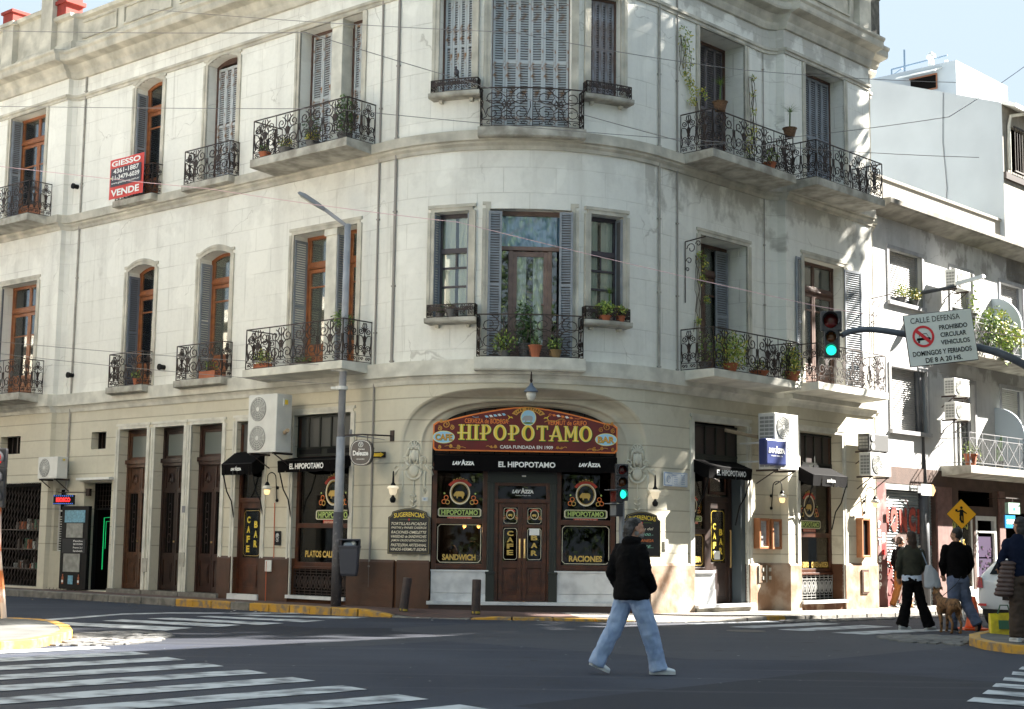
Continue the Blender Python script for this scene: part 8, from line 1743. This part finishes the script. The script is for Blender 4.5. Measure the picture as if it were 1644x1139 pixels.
b.add([(-.21,-.08,0),(.21,-.10,0),(.21,.08,0),(-.21,.08,0),(-.22,-.05,.42),(.22,-.06,.44),(.22,.05,.44),(-.22,.05,.42)],[(0,3,2,1),(0,1,5,4),(1,2,6,5),(2,3,7,6),(3,0,4,7)]); part(b,'bag',mat('yellow_plastic',(.75,.62,.02),.4,c2=(.45,.34,.02),vs=8),t,M,bevel=.01); b=MB(); b.add([(-.1,-.105,.18),(.1,-.115,.18),(.1,-.1,.32),(-.1,-.09,.32)],[(0,1,2,3)]); b.tube([(-.1,-.06,.42),(-.06,-.07,.56),(.06,-.07,.56),(.1,-.06,.43)],.012,5); part(b,'handle',MATS['packet_green'],t,M)
# ---- white hatchback parked on the right, seen from behind
CA=aR; P=Vector((10.18,30.4)); M=Matrix.Translation((P.x,P.y,zr(P.x,P.y)))@RotZ(CA); t=thing('parked_car','white hatchback parked at the near kerb of the right street, seen from behind','car',M)
# local: x forward, y to the left; rear face at x=0
prof=[ (0.0,.88,[(.30,.80),(.55,.84),(.80,.84),(1.0,.80),(1.02,.70)]), ]
def carbody():
    b=MB(); ST=[(-.03,.78,.34,.92,.60,.95),(.05,.84,.26,1.02,.66,1.06),(.35,.87,.22,1.08,.60,1.38),(.8,.875,.20,1.06,.58,1.50),(1.6,.88,.20,1.04,.60,1.52),(2.2,.88,.20,1.02,.60,1.48),(2.75,.88,.20,.99,.66,1.15),(3.05,.87,.20,.95,.70,1.0),(3.7,.84,.22,.86,.60,.88),(3.95,.76,.30,.70,.5,.72)]
    vs=[]; 
    for x,hw,zb,zbelt,rw,zroof in ST:
        half=[(hw*.90,zb),(hw,zb+.15),(hw*1.0,zb+.38),(hw*.985,zbelt-.08),(hw*.95,zbelt),((hw*.95+rw)/2+.01,(zbelt+zroof)/2),(rw+.02,zroof-.05),(rw*.8,zroof),(rw*.4,zroof+.015)]
        ring=[(x,y,z) for y,z in half]+[(x,-y,z) for y,z in half[::-1]]; vs+=ring
    n=18; b.add(vs,[(i*n+j,i*n+(j+1)%n,(i+1)*n+(j+1)%n,(i+1)*n+j)[::-1] for i in range(len(ST)-1) for j in range(n)]+[tuple(range(n)),tuple((len(ST)-1)*n+j for j in range(n-1,-1,-1))])
    o=part(b,'body',mat('white_car_paint',(.62,.66,.70),.22,spec=.6),t,M,smooth=False); sb=o.modifiers.new('s','SUBSURF'); sb.levels=2; sb.render_levels=2; o.data.polygons.foreach_set('use_smooth',[True]*len(o.data.polygons)); return o
carbody()
mg=mat('car_glass',(.015,.02,.025),.05)
b=MB(); b.add([(.03,-.56,1.06),(.03,.56,1.06),(.30,.50,1.35),(.30,-.50,1.35)],[(0,3,2,1)]); b.M=T_(-.035,0,.01); part(b,'rear_window',mg,t,M)
for sg in (-1,1):
    b=MB(); b.add([(.55,sg*.845,1.08),(1.55,sg*.86,1.07),(1.55,sg*.67,1.44),(.70,sg*.66,1.42)],[(0,1,2,3)]); b.add([(1.62,sg*.86,1.07),(2.6,sg*.845,1.05),(2.15,sg*.67,1.42),(1.62,sg*.67,1.44)],[(0,1,2,3)]); part(b,'side_window',mg,t,M)
    b=MB(); b.add([(.00,sg*.68,.78),(-.01,sg*.80,.78),(.12,sg*.885,.80),(.16,sg*.885,.99),(.06,sg*.80,1.01),(.01,sg*.70,.99)],[(0,1,4,5),(1,2,3,4)]); b.M=Matrix.Identity(4); part(b,'tail_light',mat('tail_light_red',(.30,.015,.02),.15),t,M@T_(-.03,0,0)); b=MB(); b.add([(-.02,sg*.60,.42),(-.03,sg*.78,.42),(-.03,sg*.78,.47),(-.02,sg*.60,.47)],[(0,1,2,3)]); part(b,'reflector',M_red,t,M@T_(-.04,0,0))
    for x in (.72,3.15):
        b=MB(); b.lathe([(.18,0),(.30,-.01),(.31,-.03),(.31,-.17),(.30,-.19),(.0,-.19)],(0,.0,0),28,0,'y'); wh=part(b,'wheel',mat('tyre_rubber',(.015,.015,.016),.8),t,M@T_(x,sg*.80,.31)@(RotZ(math.pi) if sg>0 else RotZ(0))@T_(0,.09,0),smooth=False)
        b=MB(); b.lathe([(.19,-.185),(.18,-.20),(.05,-.205),(.0,-.205)],(0,0,0),20,0,'y'); part(b,'rim',M_grey,wh,W[wh.name])
b=MB(); b.box(-.075,-.06,-.25,.25,.55,.67,0); part(b,'number_plate',M_black,t,M); b=MB(); b.box(-.08,-.02,-.3,.3,.90,.93); part(b,'trim',mat('chrome',(.5,.5,.5),.2,metal=.9),t,M)
b=MB(); b.box(-.03,.1,-.70,.70,.24,.36); part(b,'bumper_skirt',M_black,t,M)
# diners behind the cafe windows
for x,y,l,c,hh in ((-.98,.62,'dark-haired diner in a white shirt seated behind the SANDWICH window','white_cloth',1.36),(-1.38,.75,'diner in dark clothes seated at the left behind the SANDWICH window','poster_sky_blue',1.28),(1.52,.62,'grey-haired diner seated at the right behind the RACIONES window','steel_grey_poster',1.32),(.9,.85,'diner in dark clothes seated at the left behind the RACIONES window','dark_violet',1.25)):
    Mx=FM@T_(x,y,0); t=thing('person',l,'person',Mx); b=MB(); loft(b,[(0,0,.62,.14,.1,0),(0,0,.9,.16,.1,0),(0,0,hh-.28,.17,.1,0),(0,0,hh-.2,.06,.06,0)]); limb(b,[(0,0,hh-.24),(0,0,hh-.1)],[.05,.045]); head(b,(0,0,hh-.05),(1 if x<0 else -1,-.3),.95)
    limb(b,[(-.16,0,hh-.3),(-.18,-.12,hh-.55),(.0,-.26,hh-.5)],[.05,.04,.03]); limb(b,[(.16,0,hh-.3),(.2,-.12,hh-.55),(.1,-.28,hh-.5)],[.05,.04,.03]); hand(b,(.0,-.26,hh-.5),(.3,-.8,.1),1); hand(b,(.1,-.28,hh-.5),(.3,-.8,.1),1)
    limb(b,[(0,0,.62),(.1,-.25,.58),(.1,-.3,.30)],[.12,.09,.06]); sculpt(b,'body',M_skin,t,Mx,.014,1)
    b=MB(); loft(b,[(0,0,.60,.17,.13,0),(0,0,.9,.185,.125,0),(0,0,hh-.27,.19,.12,0),(0,0,hh-.2,.09,.08,0)]); limb(b,[(-.16,0,hh-.3),(-.18,-.12,hh-.55),(-.02,-.24,hh-.5)],[.07,.06,.045]); limb(b,[(.16,0,hh-.3),(.2,-.12,hh-.55),(.1,-.26,hh-.5)],[.07,.06,.045]); sculpt(b,'shirt',MATS[c],t,Mx,.016,2,.006)
    b=MB(); b.ell((-.02,0.02,hh),(.085,.09,.08),12); b.ell((-.03,.03,hh-.06),(.07,.07,.07),10); sculpt(b,'hair',M_dh if x<1 else MATS['grey_hair'],t,Mx,.012,1)
for x,l in ((-1.2,'cafe table behind the SANDWICH window'),(1.2,'cafe table behind the RACIONES window')):
    Mx=FM@T_(x,.42,0); t=thing('cafe_table',l,'table',Mx); b=MB(); b.box(-.35,.35,-.25,.2,.98,1.01); part(b,'table_top',M_white,t,Mx); b=MB(); b.tube([(0,0,.24),(0,0,.98)],.03,8); part(b,'leg',M_black,t,Mx)
M=FM@T_(-1.25,.40,1.01); t=thing('bottle','clear bottle standing on the cafe table behind the SANDWICH window','bottle',M); b=MB(); b.lathe([(.035,0),(.035,.15),(.015,.2),(.015,.24),(0,.24)],(0,0,0),12); part(b,'glass',mat('plaque_white',(0,0,0)),t,M,smooth=True)
for k,(x,y) in enumerate(((-1.15,1.3),(-.85,1.5))):
    M=FM@T_(x,y,1.9-.15); t=thing('ceiling_lamp',('warm ceiling lamp glowing inside, left one behind the SANDWICH window','warm ceiling lamp glowing inside, right one behind the SANDWICH window')[k],'lamp',M); b=MB(); b.ell((0,0,-.0),(.04,.04,.04),10); part(b,'bulb',mat('warm_bulb',(1,.6,.2),.5,emit=(1,.55,.15),es=.8),t,M); b=MB(); b.tube([(0,0,.04),(0,0,1.2)],.006,4); b.lathe([(.07,.02),(.02,.08)],(0,0,0),12); part(b,'shade',M_black,t,M)
    l=bpy.data.lights.new('bulb_light','POINT'); l.energy=1.6; l.color=(1,.62,.3); l.shadow_soft_size=.05; lo_=bpy.data.objects.new('bulb_light',l); col.objects.link(lo_); lo_.parent=t; lo_.location=(0,0,-.08)
